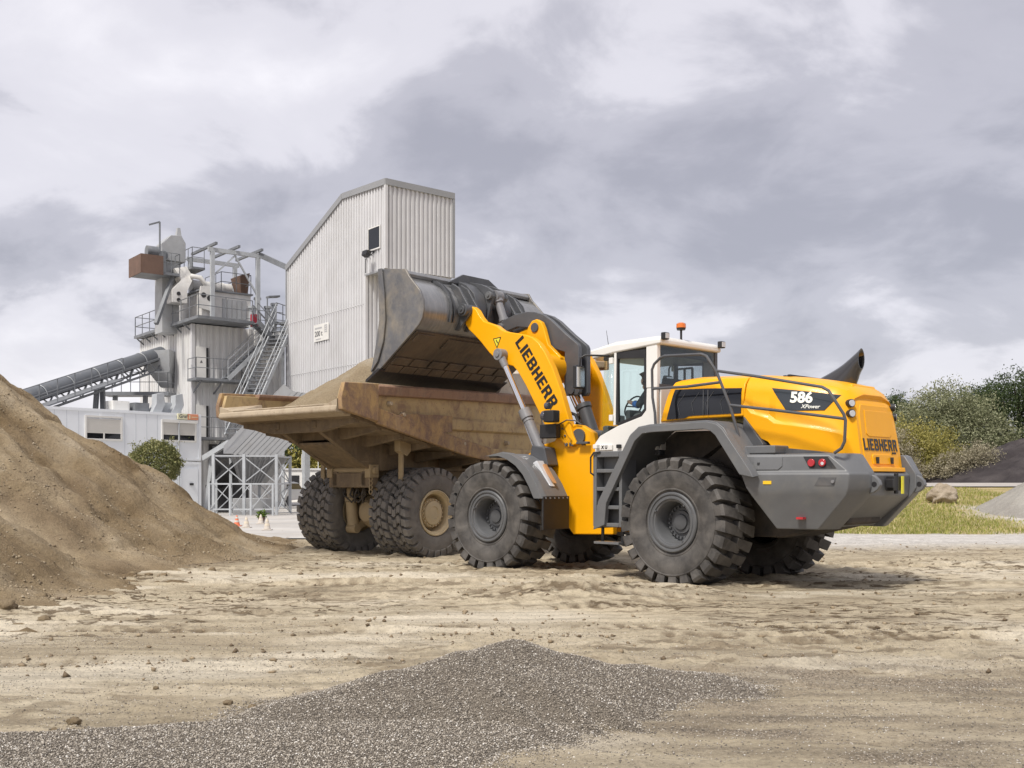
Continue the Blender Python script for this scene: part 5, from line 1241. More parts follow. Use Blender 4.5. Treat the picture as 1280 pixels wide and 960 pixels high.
# under-floor ribs and the two main bearers
for x in (-2.35, -1.75, -1.1, -0.3, 0.5, 1.3, 2.1, 2.9):
    zf = float(np.interp(x, [p[0] for p in FL], [p[1] for p in FL])); 
    tp('floor_rib', BEDUNDER, lambda m: m.loft([[(x-0.07,y,zf-d),(x+0.07,y,zf-d),(x+0.07,y,zf+0.03),(x-0.07,y,zf+0.03)] for y, d in ((-SW+0.12,0.06),(-0.7,0.20),(0.7,0.20),(SW-0.12,0.06))]), bev=0.008)
for s in (1, -1):
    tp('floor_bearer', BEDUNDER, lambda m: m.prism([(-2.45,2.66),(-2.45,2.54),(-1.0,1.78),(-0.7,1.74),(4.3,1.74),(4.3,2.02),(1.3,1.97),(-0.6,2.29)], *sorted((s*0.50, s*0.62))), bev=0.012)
tp('bearer_plate', BEDUNDER, lambda m: m.add([(-1.9,0.50,2.24),(-1.9,-0.50,2.24),(-0.8,-0.50,1.76),(-0.8,0.50,1.76),(-1.9,0.50,2.28),(-1.9,-0.50,2.28),(-0.8,-0.50,1.80),(-0.8,0.50,1.80)], [(0,1,2,3),(4,5,6,7),(0,1,5,4),(1,2,6,5),(2,3,7,6),(3,0,4,7)]))
tp('hinge_bracket', TAN, lambda m: (m.box(-0.98,-0.72,-0.66,-0.50,1.60,1.86), m.box(-0.98,-0.72,0.50,0.66,1.60,1.86), m.cyl((-0.85,-0.72,1.74),(-0.85,0.72,1.74),0.07,n=18)), bev=0.01)
# head board and canopy
PALEBED = rusty('headboard_pale', (0.50,0.45,0.38), (0.38,0.31,0.24), 0.2)
tp('head_board', PALEBED, lambda m: m.hexa([(3.45,-SW,2.0),(3.45,SW,2.0),(3.58,SW,2.0),(3.58,-SW,2.0)], [(4.15,-SW+0.1,4.28),(4.15,SW-0.1,4.28),(4.28,SW-0.1,4.28),(4.28,-SW+0.1,4.28)]), bev=0.02)
for s in (1, -1):
    tp('head_wing', PALEBED, lambda m: m.prism([(1.9,3.38),(2.3,3.82),(3.4,3.90),(4.12,4.25),(3.6,2.6),(3.4,3.38)], *sorted((s*(SW-0.02), s*(SW-0.12)))), bev=0.01)
tp('cab_canopy', TAN, lambda m: m.hexa([(4.20,-SW+0.1,4.16),(4.20,SW-0.1,4.16),(6.35,SW-0.1,4.26),(6.35,-SW+0.1,4.26)], [(4.20,-SW+0.1,4.30),(4.20,SW-0.1,4.30),(6.35,SW-0.1,4.40),(6.35,-SW+0.1,4.40)]), bev=0.02)
tp('canopy_edge', BEDRAIL, lambda m: m.box(6.352,6.46,-SW+0.05,SW-0.05,4.20,4.46), bev=0.02)
for y in (-1.2,-0.4,0.4,1.2): tp('canopy_rib', TAN, lambda m: m.box(4.35,6.34,y-0.05,y+0.05,4.04,4.17))
# cab, engine and front of the truck (hidden behind the loader from here)
tp('truck_cab', TAN, lambda m: m.loft([[(4.3,0.25,2.0),(4.3,1.45,2.0),(5.75,1.45,2.0),(5.75,0.25,2.0)],[(4.35,0.25,2.9),(4.35,1.45,2.9),(5.85,1.45,2.75),(5.85,0.25,2.75)],[(4.45,0.3,3.75),(4.45,1.4,3.75),(5.5,1.4,3.75),(5.5,0.3,3.75)]]), bev=0.04)
tp('cab_window', BLKGLASS, lambda m: (m.prism([(4.55,2.95),(4.62,3.6),(5.42,3.6),(5.62,2.9)], 1.425, 1.445),), )
tp('engine_bonnet', TAN, lambda m: m.loft([[(4.3,-1.2,1.6),(4.3,0.2,1.6),(6.1,0.2,1.6),(6.1,-1.2,1.6)],[(4.3,-1.15,2.75),(4.3,0.15,2.75),(6.0,0.15,2.6),(6.0,-1.15,2.6)]]), bev=0.05)
tp('front_deck', TAN, lambda m: m.box(3.0+0.35,6.2,-1.62,1.62,1.88,1.98), bev=0.02)
tp('front_bumper', TAN, lambda m: m.box(6.1,6.4,-1.6,1.6,0.75,1.5), bev=0.05)
tp('front_axle', WELL, lambda m: m.cyl((3.75,-1.1,0.9),(3.75,1.1,0.9),0.18))

# load of sand in the body (a heap of its own)
MT = frame(TRUCK_AT, TRUCK_DEG)
lx = np.arange(-2.5, 3.55, 0.05); ly = np.arange(-SW+0.10, SW-0.09, 0.05)
LX, LY = np.meshgrid(lx, ly)
LZ = np.maximum(4.25-0.60*np.sqrt((LX-0.15)**2+(LY-0.25)**2+0.05), 4.0-0.6*np.sqrt((LX-1.6)**2+(LY+0.1)**2+0.05))+0.06*fbm(LX*1.5, LY*1.5, 201, 4)+0.03*fbm(LX*6, LY*6, 202, 3)
LZ = np.minimum(LZ, 3.30+0.9*np.minimum(SW-0.09-LY, LY+SW-0.09))
FZ = np.interp(LX, [p[0] for p in FL], [p[1]+0.11 for p in FL])
msk = LZ > FZ-0.02
LXs = np.where(LX < 0, LX*0.91, LX*0.90)
WX = TRUCK_AT[0]+LXs*math.cos(rad(TRUCK_DEG))-LY*math.sin(rad(TRUCK_DEG)); WY = TRUCK_AT[1]+LXs*math.sin(rad(TRUCK_DEG))+LY*math.cos(rad(TRUCK_DEG))
ld = grid_mesh('sand_load', WX, WY, np.maximum(LZ, FZ-0.02), mask=msk, mat=SAND)
tag(ld, 'heaped load of moist brown sand inside the dump truck body', 'sand load')
# sand still falling off the bucket lip lies on the load
# ------------------------------------------------------------------ plant buildings
def corr(mb, p0, p1, zb, zt, out, pitch=0.26, d=0.075):
    """trapezoid-ribbed sheet from p0 to p1 (x,y); zb, zt numbers or functions of the distance along the wall"""
    p0 = Vector((p0[0], p0[1])); p1 = Vector((p1[0], p1[1])); Ln = (p1-p0).length; e = (p1-p0)/Ln; o = Vector(out)
    fb = zb if callable(zb) else (lambda t: zb); ft = zt if callable(zt) else (lambda t: zt)
    n = max(1, int(round(Ln/pitch))); pt = Ln/n; pts = []
    for k in range(n):
        for f, dd in ((0.0,0),(0.42,0),(0.50,d),(0.92,d)): pts.append(((k+f)*pt, dd))
    pts.append((Ln, 0)); vs = []
    for t, dd in pts:
        q = p0+e*t+o*dd; vs += [(q.x, q.y, fb(t)), (q.x, q.y, ft(t))]
    mb.add(vs, [(2*i, 2*i+2, 2*i+3, 2*i+1) for i in range(len(pts)-1)]); return mb
def rail(mb, pts, h=1.05, r=0.022, gap=1.3, mid=True):
    pts = [Vector(p) for p in pts]
    for a, b in zip(pts, pts[1:]):
        n = max(1, int(round((b-a).length/gap)))
        for k in range(n+1):
            p = a+(b-a)*(k/n); mb.cyl(p, p+Vector((0,0,h)), r, n=6)
        for f in ((1.0, 0.5) if mid else (1.0,)): mb.cyl(a+Vector((0,0,h*f)), b+Vector((0,0,h*f)), r, n=6)
    return mb
def child(parent, name, mat, fn, **kw):
    mb = MB(); fn(mb); return mb.build(name, mat, parent, **kw)

# tall loading tower
BT = thing('loading_tower', 'tall white corrugated loading tower with sloping roof behind the raised bucket', 'tower', (-6.04, 50, 0), rad(38))
def broof(t): return float(np.interp(t, [0, 4.17, 10.6], [15.92, 16.12, 13.49]))
child(BT, 'gable_wall', CLAD, lambda m: (corr(m, (0,1.9), (0,10.6), 4.4, lambda t: broof(t+1.9), (-1,0)), corr(m, (0,0.0), (0,1.9), 11.75, lambda t: broof(t), (-1,0))), recalc=False)
child(BT, 'front_wall', CLAD, lambda m: corr(m, (0,0), (3.83,0), 11.75, 15.9, (0,-1)), recalc=False)
child(BT, 'lower_front_wall', CLAD, lambda m: corr(m, (0,1.9), (3.83,1.9), 4.4, 11.8, (0,-1)), recalc=False)
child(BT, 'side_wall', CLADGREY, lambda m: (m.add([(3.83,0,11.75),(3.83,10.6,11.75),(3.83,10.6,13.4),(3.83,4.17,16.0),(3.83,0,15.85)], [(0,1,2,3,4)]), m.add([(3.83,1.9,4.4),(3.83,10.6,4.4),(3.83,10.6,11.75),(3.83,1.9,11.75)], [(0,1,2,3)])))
child(BT, 'back_wall', CLAD, lambda m: corr(m, (0,10.6), (3.83,10.6), 4.4, 13.45, (0,1)), recalc=False)
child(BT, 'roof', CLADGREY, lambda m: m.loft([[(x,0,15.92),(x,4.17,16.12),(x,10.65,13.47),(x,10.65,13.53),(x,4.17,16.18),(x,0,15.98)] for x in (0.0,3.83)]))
child(BT, 'soffit', CLADGREY, lambda m: m.box(0.0,3.83,0.02,1.88,11.72,11.76))
child(BT, 'floor_deck', CLADGREY, lambda m: m.box(0.0,3.83,1.92,10.58,4.36,4.42))
FLASH = paint('flashing_grey', (0.27,0.275,0.285), 0.5, 0.05, 1)
for a, b in (((-0.09,-0.09,15.90),(-0.09,4.17,16.10)), ((-0.09,4.17,16.10),(-0.09,10.68,13.45))): child(BT, 'verge_flashing', FLASH, lambda m: m.bar(a, b, 0.10, 0.30))
child(BT, 'verge_flashing', FLASH, lambda m: m.bar((-0.12,-0.09,15.90),(3.92,-0.09,15.86),0.10,0.30))
for p in ((3.86,-0.06),(-0.06,-0.06)): child(BT, 'corner_trim', FLASH if p[0] > 1 else CLAD, lambda m: m.box(p[0]-0.07,p[0]+0.07,p[1]-0.07,p[1]+0.07,11.74,15.75))
child(BT, 'corner_trim', CLAD, lambda m: m.box(-0.11,0.02,1.80,1.96,4.4,11.66))
child(BT, 'corner_trim', FLASH, lambda m: m.box(-0.11,0.04,10.55,10.70,4.4,13.40))
child(BT, 'drip_edge', FLASH, lambda m: m.box(-0.10,0.02,0.0,1.9,11.66,11.74))
wf = child(BT, 'window', WHITE, lambda m: [m.box(-0.13,-0.088,y0,y1,z0,z1) for y0, y1, z0, z1 in ((0.39,0.44,12.79,13.92),(1.50,1.55,12.79,13.92),(0.44,1.50,12.79,12.85),(0.44,1.50,13.87,13.92))])
child(wf, 'pane', BLKGLASS, lambda m: m.box(-0.11,-0.088,0.44,1.50,12.85,13.87))
child(BT, 'flood_lamp', BLACK, lambda m: (m.bar((-0.06,1.0,12.72),(-0.45,1.0,12.72),0.05), m.hexa([(-0.65,0.80,12.50),(-0.65,1.25,12.50),(-0.45,1.25,12.40),(-0.45,0.80,12.40)],[(-0.60,0.80,12.72),(-0.60,1.25,12.72),(-0.35,1.25,12.62),(-0.35,0.80,12.62)])))
sg = child(BT, 'capacity_sign', WHITE, lambda m: m.box(-0.115,-0.088,5.62,7.25,8.95,9.85))
SIGNTXT = paint('sign_grey', (0.13,0.13,0.135), 0.5, 0.05); SIGNPALE = paint('sign_pale_grey', (0.42,0.42,0.43), 0.5, 0.05)
text_part('sign_lettering', '200 t', 0.40, SIGNTXT, sg, basis((-0.119,6.72,9.34), (0,-1,0), (0,0,1)), 0.010)
child(sg, 'sign_line', SIGNPALE, lambda m: m.box(-0.121,-0.116,6.35,7.12,9.60,9.69))
child(sg, 'sign_line', SIGNPALE, lambda m: m.box(-0.121,-0.116,6.45,7.05,9.04,9.09))
for k in range(4): child(sg, 'emblem_bar', SIGNPALE, lambda m: m.box(-0.121,-0.116,5.78,6.05,9.36+k*0.11,9.42+k*0.11))
for y in (5.78,6.0): child(sg, 'emblem_post', SIGNPALE, lambda m: m.box(-0.126,-0.1215,y,y+0.05,9.34,9.76))
for x, y in ((0.25,2.3),(3.5,2.3),(0.25,8.9),(3.5,10.2),(0.25,6.2),(3.5,6.2)): child(BT, 'column', BRIGHTGALV, lambda m: m.box(x-0.16,x+0.16,y-0.16,y+0.16,0.0,4.38))
child(BT, 'loading_hopper', CLADGREY, lambda m: m.loft([[(0.6,3.2,4.36),(3.2,3.2,4.36),(3.2,9.4,4.36),(0.6,9.4,4.36)],[(1.4,5.2,3.7),(2.4,5.2,3.7),(2.4,7.2,3.7),(1.4,7.2,3.7)]]))

for z_ in (7.4, 10.3): child(BT, 'sheet_lap', CLAD, lambda m: m.box(-0.094,-0.086,2.0,10.5,z_,z_+0.025))
child(BT, 'gutter', FLASH, lambda m: m.bar((3.95,0.0,15.75),(3.95,4.1,15.9),0.12,0.12))
child(BT, 'cable', BLACK, lambda m: m.tube([(-0.10,0.95,12.7),(-0.10,1.80,12.5),(-0.10,1.80,11.8)], 0.02, 6))
# mixing tower
AT = thing('mixing_tower', 'weathered white mixing tower with roof machinery, platforms and outside stairs', 'plant tower', (-17.8, 58, 0), rad(38))
child(AT, 'left_wall', CLADDIRTY, lambda m: corr(m, (0,0), (0,8.7), 0.0, 10.3, (-1,0), 0.40, 0.06), recalc=False)
child(AT, 'right_wall', CLADDIRTY, lambda m: corr(m, (0,0), (5.4,0), 0.0, 10.3, (0,-1), 0.40, 0.06), recalc=False)
child(AT, 'core', CLADGREY, lambda m: m.box(0.02,5.38,0.02,8.68,0,10.28))
child(AT, 'corner_trim', CLAD, lambda m: m.box(-0.10,0.09,-0.10,0.09,0,10.3))
child(AT, 'roof_platform', DKGALV, lambda m: (m.prismz([(-0.45,8.6),(-0.45,-1.9),(2.9,-1.6),(2.9,8.6)], 10.36, 10.52),))
for k in range(7): child(AT, 'platform_bracket', DKGALV, lambda m: m.bar((-0.42,0.3+k*1.3,10.30),(0.0,0.3+k*1.3,9.95),0.07))
child(AT, 'roof_railing', DKGALV, lambda m: rail(m, [(2.85,-1.55,10.52),(-0.40,-1.85,10.52),(-0.40,8.5,10.52),(1.2,8.5,10.52)], 1.15, 0.026, 1.35))
for z, xr in ((7.20, 2.6), (3.95, 2.3)):
    child(AT, 'landing', DKGALV, lambda m: m.box(-0.35,xr,-1.35,-0.07,z-0.14,z))
    child(AT, 'landing_railing', DKGALV, lambda m: rail(m, [(-0.32,-0.1,z),(-0.32,-1.32,z),(xr-0.03,-1.32,z)], 1.1, 0.022, 0.85))
    for x in (0.0, 1.2, 2.3): child(AT, 'landing_bracket', DKGALV, lambda m: m.bar((x,-1.25,z-0.15),(x,-0.05,z-0.75),0.07))
    dr = child(AT, 'door', WHITE, lambda m: m.box(0.14,0.72,-0.12,-0.063,z,z+1.85))
    child(dr, 'door_gap', BLACK, lambda m: m.box(0.722,0.86,-0.115,-0.064,z,z+1.80))
child(AT, 'door_emblem', SIGNTXT, lambda m: m.prism([(0.36,8.15),(0.52,8.15),(0.44,8.30)], -0.128, -0.121))
# stair from the upper landing along the wall
def stair(parent, p0, p1, across, width, nt, mat, step, tread_d=0.26):
    p0 = Vector(p0); p1 = Vector(p1); ac = Vector(across).normalized()
    for s in (-0.5, 0.5): child(parent, 'stringer', mat, lambda m: m.bar(p0+ac*(s*width), p1+ac*(s*width), 0.06, 0.24))
    d = (p1-p0); hz = Vector((d.x, d.y, 0)).normalized(); base = None
    for k in range(nt):
        c = p0+d*((k+0.5)/nt)
        if base is None:
            mb = MB(); a = ac*(width/2-0.035); b = hz*(tread_d/2); u = Vector((0,0,0.022))
            mb.hexa([-a-b-u, a-b-u, a+b-u, -a+b-u], [-a-b+u, a-b+u, a+b+u, -a+b+u]); base = mb.build('tread', step, parent); base.location = c
        else: link_copy(base, parent, c)
    for s in (-0.5, 0.5):
        def rl_(m):
            for f in (1.0, 0.55): m.cyl(p0+ac*(s*width)+Vector((0,0,f*1.05)), p1+ac*(s*width)+Vector((0,0,f*1.05)), 0.024, n=6)
            n = max(2, int(d.length/1.2))
            for k in range(n+1):
                q = p0+d*(k/n)+ac*(s*width); m.cyl(q, q+Vector((0,0,1.05)), 0.024, n=6)
        child(parent, 'stair_railing', mat, rl_)
stair(AT, (1.5,-0.95,7.2), (3.9,-0.95,9.55), (0,1,0), 0.75, 12, BRIGHTGALV, DKGALV)
stair(AT, (3.9,-1.75,9.55), (2.9,-1.75,10.45), (0,1,0), 0.7, 5, DKGALV, DKGALV)
child(AT, 'stair_landing', DKGALV, lambda m: m.box(3.9,5.3,-2.15,-0.10,9.42,9.55))
child(AT, 'landing_railing', DKGALV, lambda m: rail(m, [(5.25,-0.1,9.55),(5.25,-2.1,9.55),(3.95,-2.1,9.55)], 1.1, 0.022, 0.7))
stair(AT, (2.2,-1.0,3.95), (3.4,-1.0,5.2), (0,1,0), 0.7, 7, DKGALV, DKGALV)
stair(AT, (2.6,-1.0,7.2), (3.8,-1.0,5.9), (0,1,0), 0.7, 7, DKGALV, DKGALV)
child(AT, 'red_cabinet', WOODRED, lambda m: m.box(3.0,3.35,-1.2,-0.9,10.3,11.0))
child(AT, 'yard_lamp', DKGALV, lambda m: (m.cyl((3.9,-1.2,9.5),(3.9,-1.2,12.0),0.035), m.hexa([(3.9,-1.4,12.0),(4.6,-1.4,12.1),(4.6,-1.0,12.1),(3.9,-1.0,12.0)],[(3.9,-1.4,12.1),(4.6,-1.4,12.2),(4.6,-1.0,12.2),(3.9,-1.0,12.1)])))
for k, (x, y, h_) in enumerate(((4.2,0.8,12.2),(4.7,0.5,11.7),(5.3,0.9,12.0),(3.7,0.5,11.6))): child(AT, 'vent_pipe', BRIGHTGALV, lambda m: (m.cyl((x,y,10.25),(x,y,h_),0.16,n=16), m.cyl((x,y,h_),(x,y,h_+0.12),0.22,n=16)))
child(AT, 'roof_stair_railing', DKGALV, lambda m: rail(m, [(3.0,-0.3,10.3),(5.3,-0.3,10.3)], 1.1, 0.022, 0.8))
# roof machinery
WHDIRTY = paint('machine_white', (0.60,0.59,0.57), 0.5, 0.08, 2, dust=0.2, dustc=(0.40,0.36,0.31))
MACH = paint('machine_grey', (0.36,0.37,0.38), 0.5, 0.1, 2, dust=0.2, dustc=(0.32,0.29,0.26))
child(AT, 'machine_house', WHDIRTY, lambda m: m.box(0.75,3.7,0.6,4.2,10.52,12.35), bev=0.02)
child(AT, 'louvre', MACH, lambda m: [m.box(1.95+k*0.30,2.20+k*0.30,0.55,0.597,10.9,12.0) for k in range(5)])
child(AT, 'house_roof', DKGALV, lambda m: m.box(0.65,3.8,0.5,4.3,12.352,12.44))
child(AT, 'house_railing', DKGALV, lambda m: rail(m, [(3.7,4.2,12.44),(3.7,0.6,12.44),(1.9,0.6,12.44),(1.9,3.0,12.44)], 1.1, 0.022, 0.8))
child(AT, 'dryer_drum', WHDIRTY, lambda m: (m.cyl((0.9,2.6,12.95),(3.3,2.6,12.95),0.32,n=24), m.cyl((1.4,2.6,12.95),(1.5,2.6,12.95),0.36,n=24), m.cyl((2.7,2.6,12.95),(2.8,2.6,12.95),0.36,n=24)))
child(AT, 'elevator_shaft', MACH, lambda m: m.box(-0.95,0.05,2.2,3.4,10.0,14.1), bev=0.02)
child(AT, 'elevator_head', MACH, lambda m: m.loft([[(-0.95,2.0,14.1),(0.35,2.0,14.1),(0.35,3.4,14.1),(-0.95,3.4,14.1)],[(-0.95,2.0,15.05),(0.35,2.0,15.2),(0.35,3.4,15.2),(-0.95,3.4,15.05)],[(-0.50,2.0,15.55),(0.10,2.0,15.60),(0.10,3.4,15.60),(-0.50,3.4,15.55)]]), bev=0.02)
child(AT, 'vent_stack', MACH, lambda m: m.loft([[(-0.10,2.3,15.5),(0.33,2.3,15.2),(0.33,2.9,15.2),(-0.10,2.9,15.5)],[(0.0,2.45,15.75),(0.26,2.45,15.75),(0.26,2.75,15.75),(0.0,2.75,15.75)],[(0.06,2.5,16.15),(0.22,2.5,16.15),(0.22,2.7,16.15),(0.06,2.7,16.15)]]))
child(AT, 'service_platform', DKGALV, lambda m: m.box(-2.45,-0.3,1.2,3.2,13.10,13.25))
child(AT, 'brown_screen', RUSTBROWN, lambda m: m.box(-2.50,-2.44,1.15,3.2,13.05,14.10))
child(AT, 'brown_screen', RUSTBROWN, lambda m: m.box(-2.44,-1.25,1.13,1.19,13.05,14.10))
child(AT, 'platform_railing', DKGALV, lambda m: rail(m, [(-1.25,1.2,13.25),(-0.3,1.2,13.25),(-0.3,1.9,13.25)], 1.1, 0.022, 0.5))
child(AT, 'drive_motor', DKGALV, lambda m: (m.cyl((-1.9,2.0,14.45),(-1.25,2.0,14.45),0.32,n=18), m.box(-1.3,-0.9,1.7,2.3,13.3,14.5), m.cyl((-1.0,1.75,14.3),(-1.0,2.4,14.3),0.25,n=16)))
child(AT, 'platform_brace', DKGALV, lambda m: m.bar((-1.85,0.6,10.2),(-0.55,1.6,13.1),0.20))
child(AT, 'davit', DKGALV, lambda m: (m.cyl((-1.15,2.0,14.4),(-1.15,2.0,16.2),0.05), m.bar((-1.15,2.0,16.2),(-1.75,2.0,15.95),0.09)))
child(AT, 'feed_chute', WHDIRTY, lambda m: m.loft([[(-0.45,1.6,13.6),(0.25,1.6,13.8),(0.25,2.2,13.8),(-0.45,2.2,13.6)],[(-0.2,1.2,12.9),(0.5,1.2,13.1),(0.5,2.0,13.1),(-0.2,2.0,12.9)],[(-0.75,1.1,12.3),(0.1,1.1,12.3),(0.1,2.0,12.3),(-0.75,2.0,12.3)],[(-0.75,1.1,11.6),(0.1,1.1,11.6),(0.1,2.0,11.6),(-0.75,2.0,11.6)]]))
for z in (11.75, 12.1): child(AT, 'chute_port', BLACK, lambda m: m.cyl((-0.40,1.10,z),(-0.40,1.07,z),0.11,n=14))
fp = child(AT, 'fan_plate', WHDIRTY, lambda m: m.hexa([(0.45,0.40,11.35),(1.35,0.40,11.15),(1.35,0.52,11.15),(0.45,0.52,11.35)],[(0.62,0.40,12.55),(1.30,0.40,12.65),(1.30,0.52,12.65),(0.62,0.52,12.55)]))
for x, z in ((0.78,12.05),(1.12,11.9)): child(fp, 'fan_port', BLACK, lambda m: m.cyl((x,0.398,z),(x,0.385,z),0.15,n=16))
child(AT, 'duct_pipe', WHDIRTY, lambda m: m.tube([(0.35,1.2,13.2),(0.8,0.9,13.1),(1.1,0.9,12.7),(1.6,1.0,12.6)], 0.14, 12))
# gantry over the roof
for x, y in ((1.25,0.3),(4.0,0.3),(1.25,3.6),(4.0,3.6)): child(AT, 'gantry_post', BRIGHTGALV, lambda m: m.box(x-0.11,x+0.11,y-0.10,y+0.10,10.52 if x < 3 else 10.3,14.55))
for y in (0.3,3.6): child(AT, 'gantry_beam', BRIGHTGALV, lambda m: m.box(1.0,4.25,y-0.08,y+0.08,14.552,14.78))
for x in (1.25,4.0,2.6): child(AT, 'gantry_beam', DKGALV, lambda m: m.box(x-0.07,x+0.07,-0.3,3.4,14.86,15.0))
child(AT, 'gantry_brace', BRIGHTGALV, lambda m: m.bar((2.6,0.3,14.5),(4.0,0.3,12.3),0.09))
child(AT, 'gantry_brace', BRIGHTGALV, lambda m: m.bar((2.6,0.3,14.5),(1.3,0.3,13.2),0.09))
child(AT, 'gantry_walkway', DKGALV, lambda m: m.box(0.3,1.1,1.0,3.6,13.6,13.72))
child(AT, 'walkway_railing', DKGALV, lambda m: rail(m, [(1.05,1.0,13.72),(0.35,1.0,13.72),(0.35,3.5,13.72)], 1.1, 0.022, 0.6))
child(AT, 'hopper_plate', RUSTBROWN, lambda m: m.loft([[(3.3,1.2,13.6),(3.9,1.2,13.8),(3.9,2.6,13.8),(3.3,2.6,13.6)],[(3.5,1.5,12.5),(3.9,1.5,12.5),(3.9,2.3,12.5),(3.5,2.3,12.5)]]))
Mi = frame((-17.8,58), 38).inverted()
endb = Mi @ Vector((-12.2,58.6,13.35))
child(AT, 'link_beam', DKGALV, lambda m: m.bar((4.1,0.3,14.75), tuple(endb), 0.16, 0.30))
# dark opening and frame below the lower landing
child(AT, 'chute_opening', BLACK, lambda m: m.box(0.9,2.6,-0.075,-0.066,0.2,3.6))

# long outside stair between the two towers
ST = thing('steel_stair', 'long straight steel stair climbing between the mixing tower and the loading tower', 'stair', (-14.4, 54.1, 0))
d_ = Vector((1.5, 5.1, 0)).normalized(); ac_ = Vector((d_.y, -d_.x, 0))
stair(ST, (0,0,3.9), (1.5,5.1,10.6), ac_, 1.15, 27, BRIGHTGALV, DKGALV, 0.28)
child(ST, 'top_landing', DKGALV, lambda m: m.prismz([tuple((Vector((1.5,5.1,0))+d_*a+ac_*b)[:2]) for a, b in ((0,-0.6),(1.6,-0.6),(1.6,0.6),(0,0.6))], 10.5, 10.62))
child(ST, 'top_railing', DKGALV, lambda m: rail(m, [tuple((Vector((1.5,5.1,10.62))+d_*a+ac_*b)) for a, b in ((0,-0.6),(1.6,-0.6),(1.6,0.6))], 1.1, 0.024, 0.8))
for t in (0.05, 0.95):
    q = Vector((1.5*t,5.1*t,3.9+6.7*t)); child(ST, 'stair_post', BRIGHTGALV, lambda m: m.bar((q.x,q.y,0.0),(q.x,q.y,q.z-0.1),0.16))

# inclined skip hoist with its hopper
SK = thing('skip_hoist', 'grey and white corrugated skip chute on a braced white steel frame under the stair', 'chute', (-11.6, 46.3, 0))
MS = Matrix.Translation((11.6, -46.3, 0))
def W3(u, v, Y): return MS @ PX(u, v, Y)
def corr_quad(mb, a, b, c, d, n, dep, nor):
    """ribbed sheet: edge a-b is ribbed across, runs towards d-c"""
    a, b, c, d = map(Vector, (a, b, c, d)); nor = Vector(nor).normalized(); vs = []
    m = 0
    for k in range(n):
        for f, dd in ((0,0),(0.4,0),(0.5,dep),(0.9,dep)):
            t = (k+f)/n; vs += [a+(b-a)*t+nor*dd, d+(c-d)*t+nor*dd]; m += 1
    vs += [b, c]; m += 1
    mb.add(vs, [(2*i, 2*i+2, 2*i+3, 2*i+1) for i in range(m-1)])
CHUTEG = cladding('chute_grey', (0.22,0.223,0.227), (0.15,0.14,0.13), 0.5)
lowL = Vector((-0.75,0.4,2.75)); topL = Vector((1.35,4.6,6.9))
child(SK, 'chute_side', CLADGREY, lambda m: m.add([(-0.9,0.2,2.75),(-1.3,0.2,2.75),(-1.3,0.2,3.1),(0.6,3.8,6.2),(0.95,4.2,5.9)], [(0,1,2,3,4)]), recalc=False)
child(SK, 'chute_underside', CHUTEG, lambda m: corr_quad(m, (-0.95,0.18,2.72), (1.05,1.1,2.70), (2.9,5.3,5.7), (0.95,4.2,5.9), 9, 0.05, (0.3,-0.8,-0.5)), recalc=False)
child(SK, 'hopper', CHUTEG, lambda m: (corr_quad(m, (-0.95,0.1,2.66), (1.05,0.9,2.66), (0.1,1.2,1.35), (-0.75,0.9,1.35), 9, 0.05, (0.3,-1,-0.2)), m.add([(-0.95,0.1,2.66),(-0.75,0.9,1.35),(-0.75,2.0,1.35),(-0.95,2.6,2.66)], [(0,1,2,3)]), m.add([(1.05,0.9,2.66),(0.1,1.2,1.35),(0.1,2.2,1.35),(1.05,2.9,2.66)], [(0,1,2,3)])), recalc=False)
posts = [(-1.35,-1.2),(-0.10,-0.9),(1.25,-0.6),(-1.35,1.6),(-0.10,1.9),(1.25,2.2)]
for x, y in posts: child(SK, 'frame_post', BRIGHTGALV, lambda m: m.box(x-0.06,x+0.06,y-0.06,y+0.06,0.0,2.70))
for a, b in ((0,1),(1,2),(3,4),(4,5),(0,3),(2,5)):
    for z in (2.62, 1.40): child(SK, 'frame_beam', BRIGHTGALV, lambda m: m.bar((*posts[a],z),(*posts[b],z),0.065))
for a, b in ((0,1),(1,2),(2,5),(4,5)):
    for z0, z1 in ((0.1,1.35),(1.35,0.1),(1.45,2.58),(2.58,1.45)): child(SK, 'cross_brace', BRIGHTGALV, lambda m: m.bar((*posts[a],z0),(*posts[b],z1),0.045))
child(SK, 'back_screen', BLACK, lambda m: m.box(-2.6,-0.9,3.0,3.1,0.0,3.2))
child(SK, 'base_block', CLADGREY, lambda m: m.box(-0.9,0.6,0.2,1.4,0.0,0.75), bev=0.03)
child(SK, 'feed_belt', BLACK, lambda m: m.bar((-2.6,3.0,1.2),(-0.6,1.2,2.5),0.7,0.25))
child(SK, 'belt_frame', BRIGHTGALV, lambda m: (m.bar((-2.9,2.6,2.6),(-1.3,1.2,3.3),0.16,0.24), m.bar((-2.8,2.6,0.0),(-2.5,2.6,2.8),0.16), m.bar((-2.2,2.2,0.0),(-2.2,2.2,1.6),0.14)))
FN = thing('guard_fence', 'white steel guard fence with cross bars in front of the chute frame', 'fence', (-13.1, 45.0, 0))
for x in (0.0, 0.9, 1.8, 2.75): child(FN, 'post', BRIGHTGALV, lambda m: m.box(x-0.04,x+0.04,-0.04,0.04,0.0,1.42))
for z in (1.40, 0.30): child(FN, 'rail', BRIGHTGALV, lambda m: m.bar((0.0,0.06,z),(2.75,0.06,z),0.06))
for k in range(3): child(FN, 'mesh_bar', BRIGHTGALV, lambda m: m.bar((0.9*k+0.05,0.0,0.32),(0.9*(k+1)-0.05,0.0,1.36),0.03))

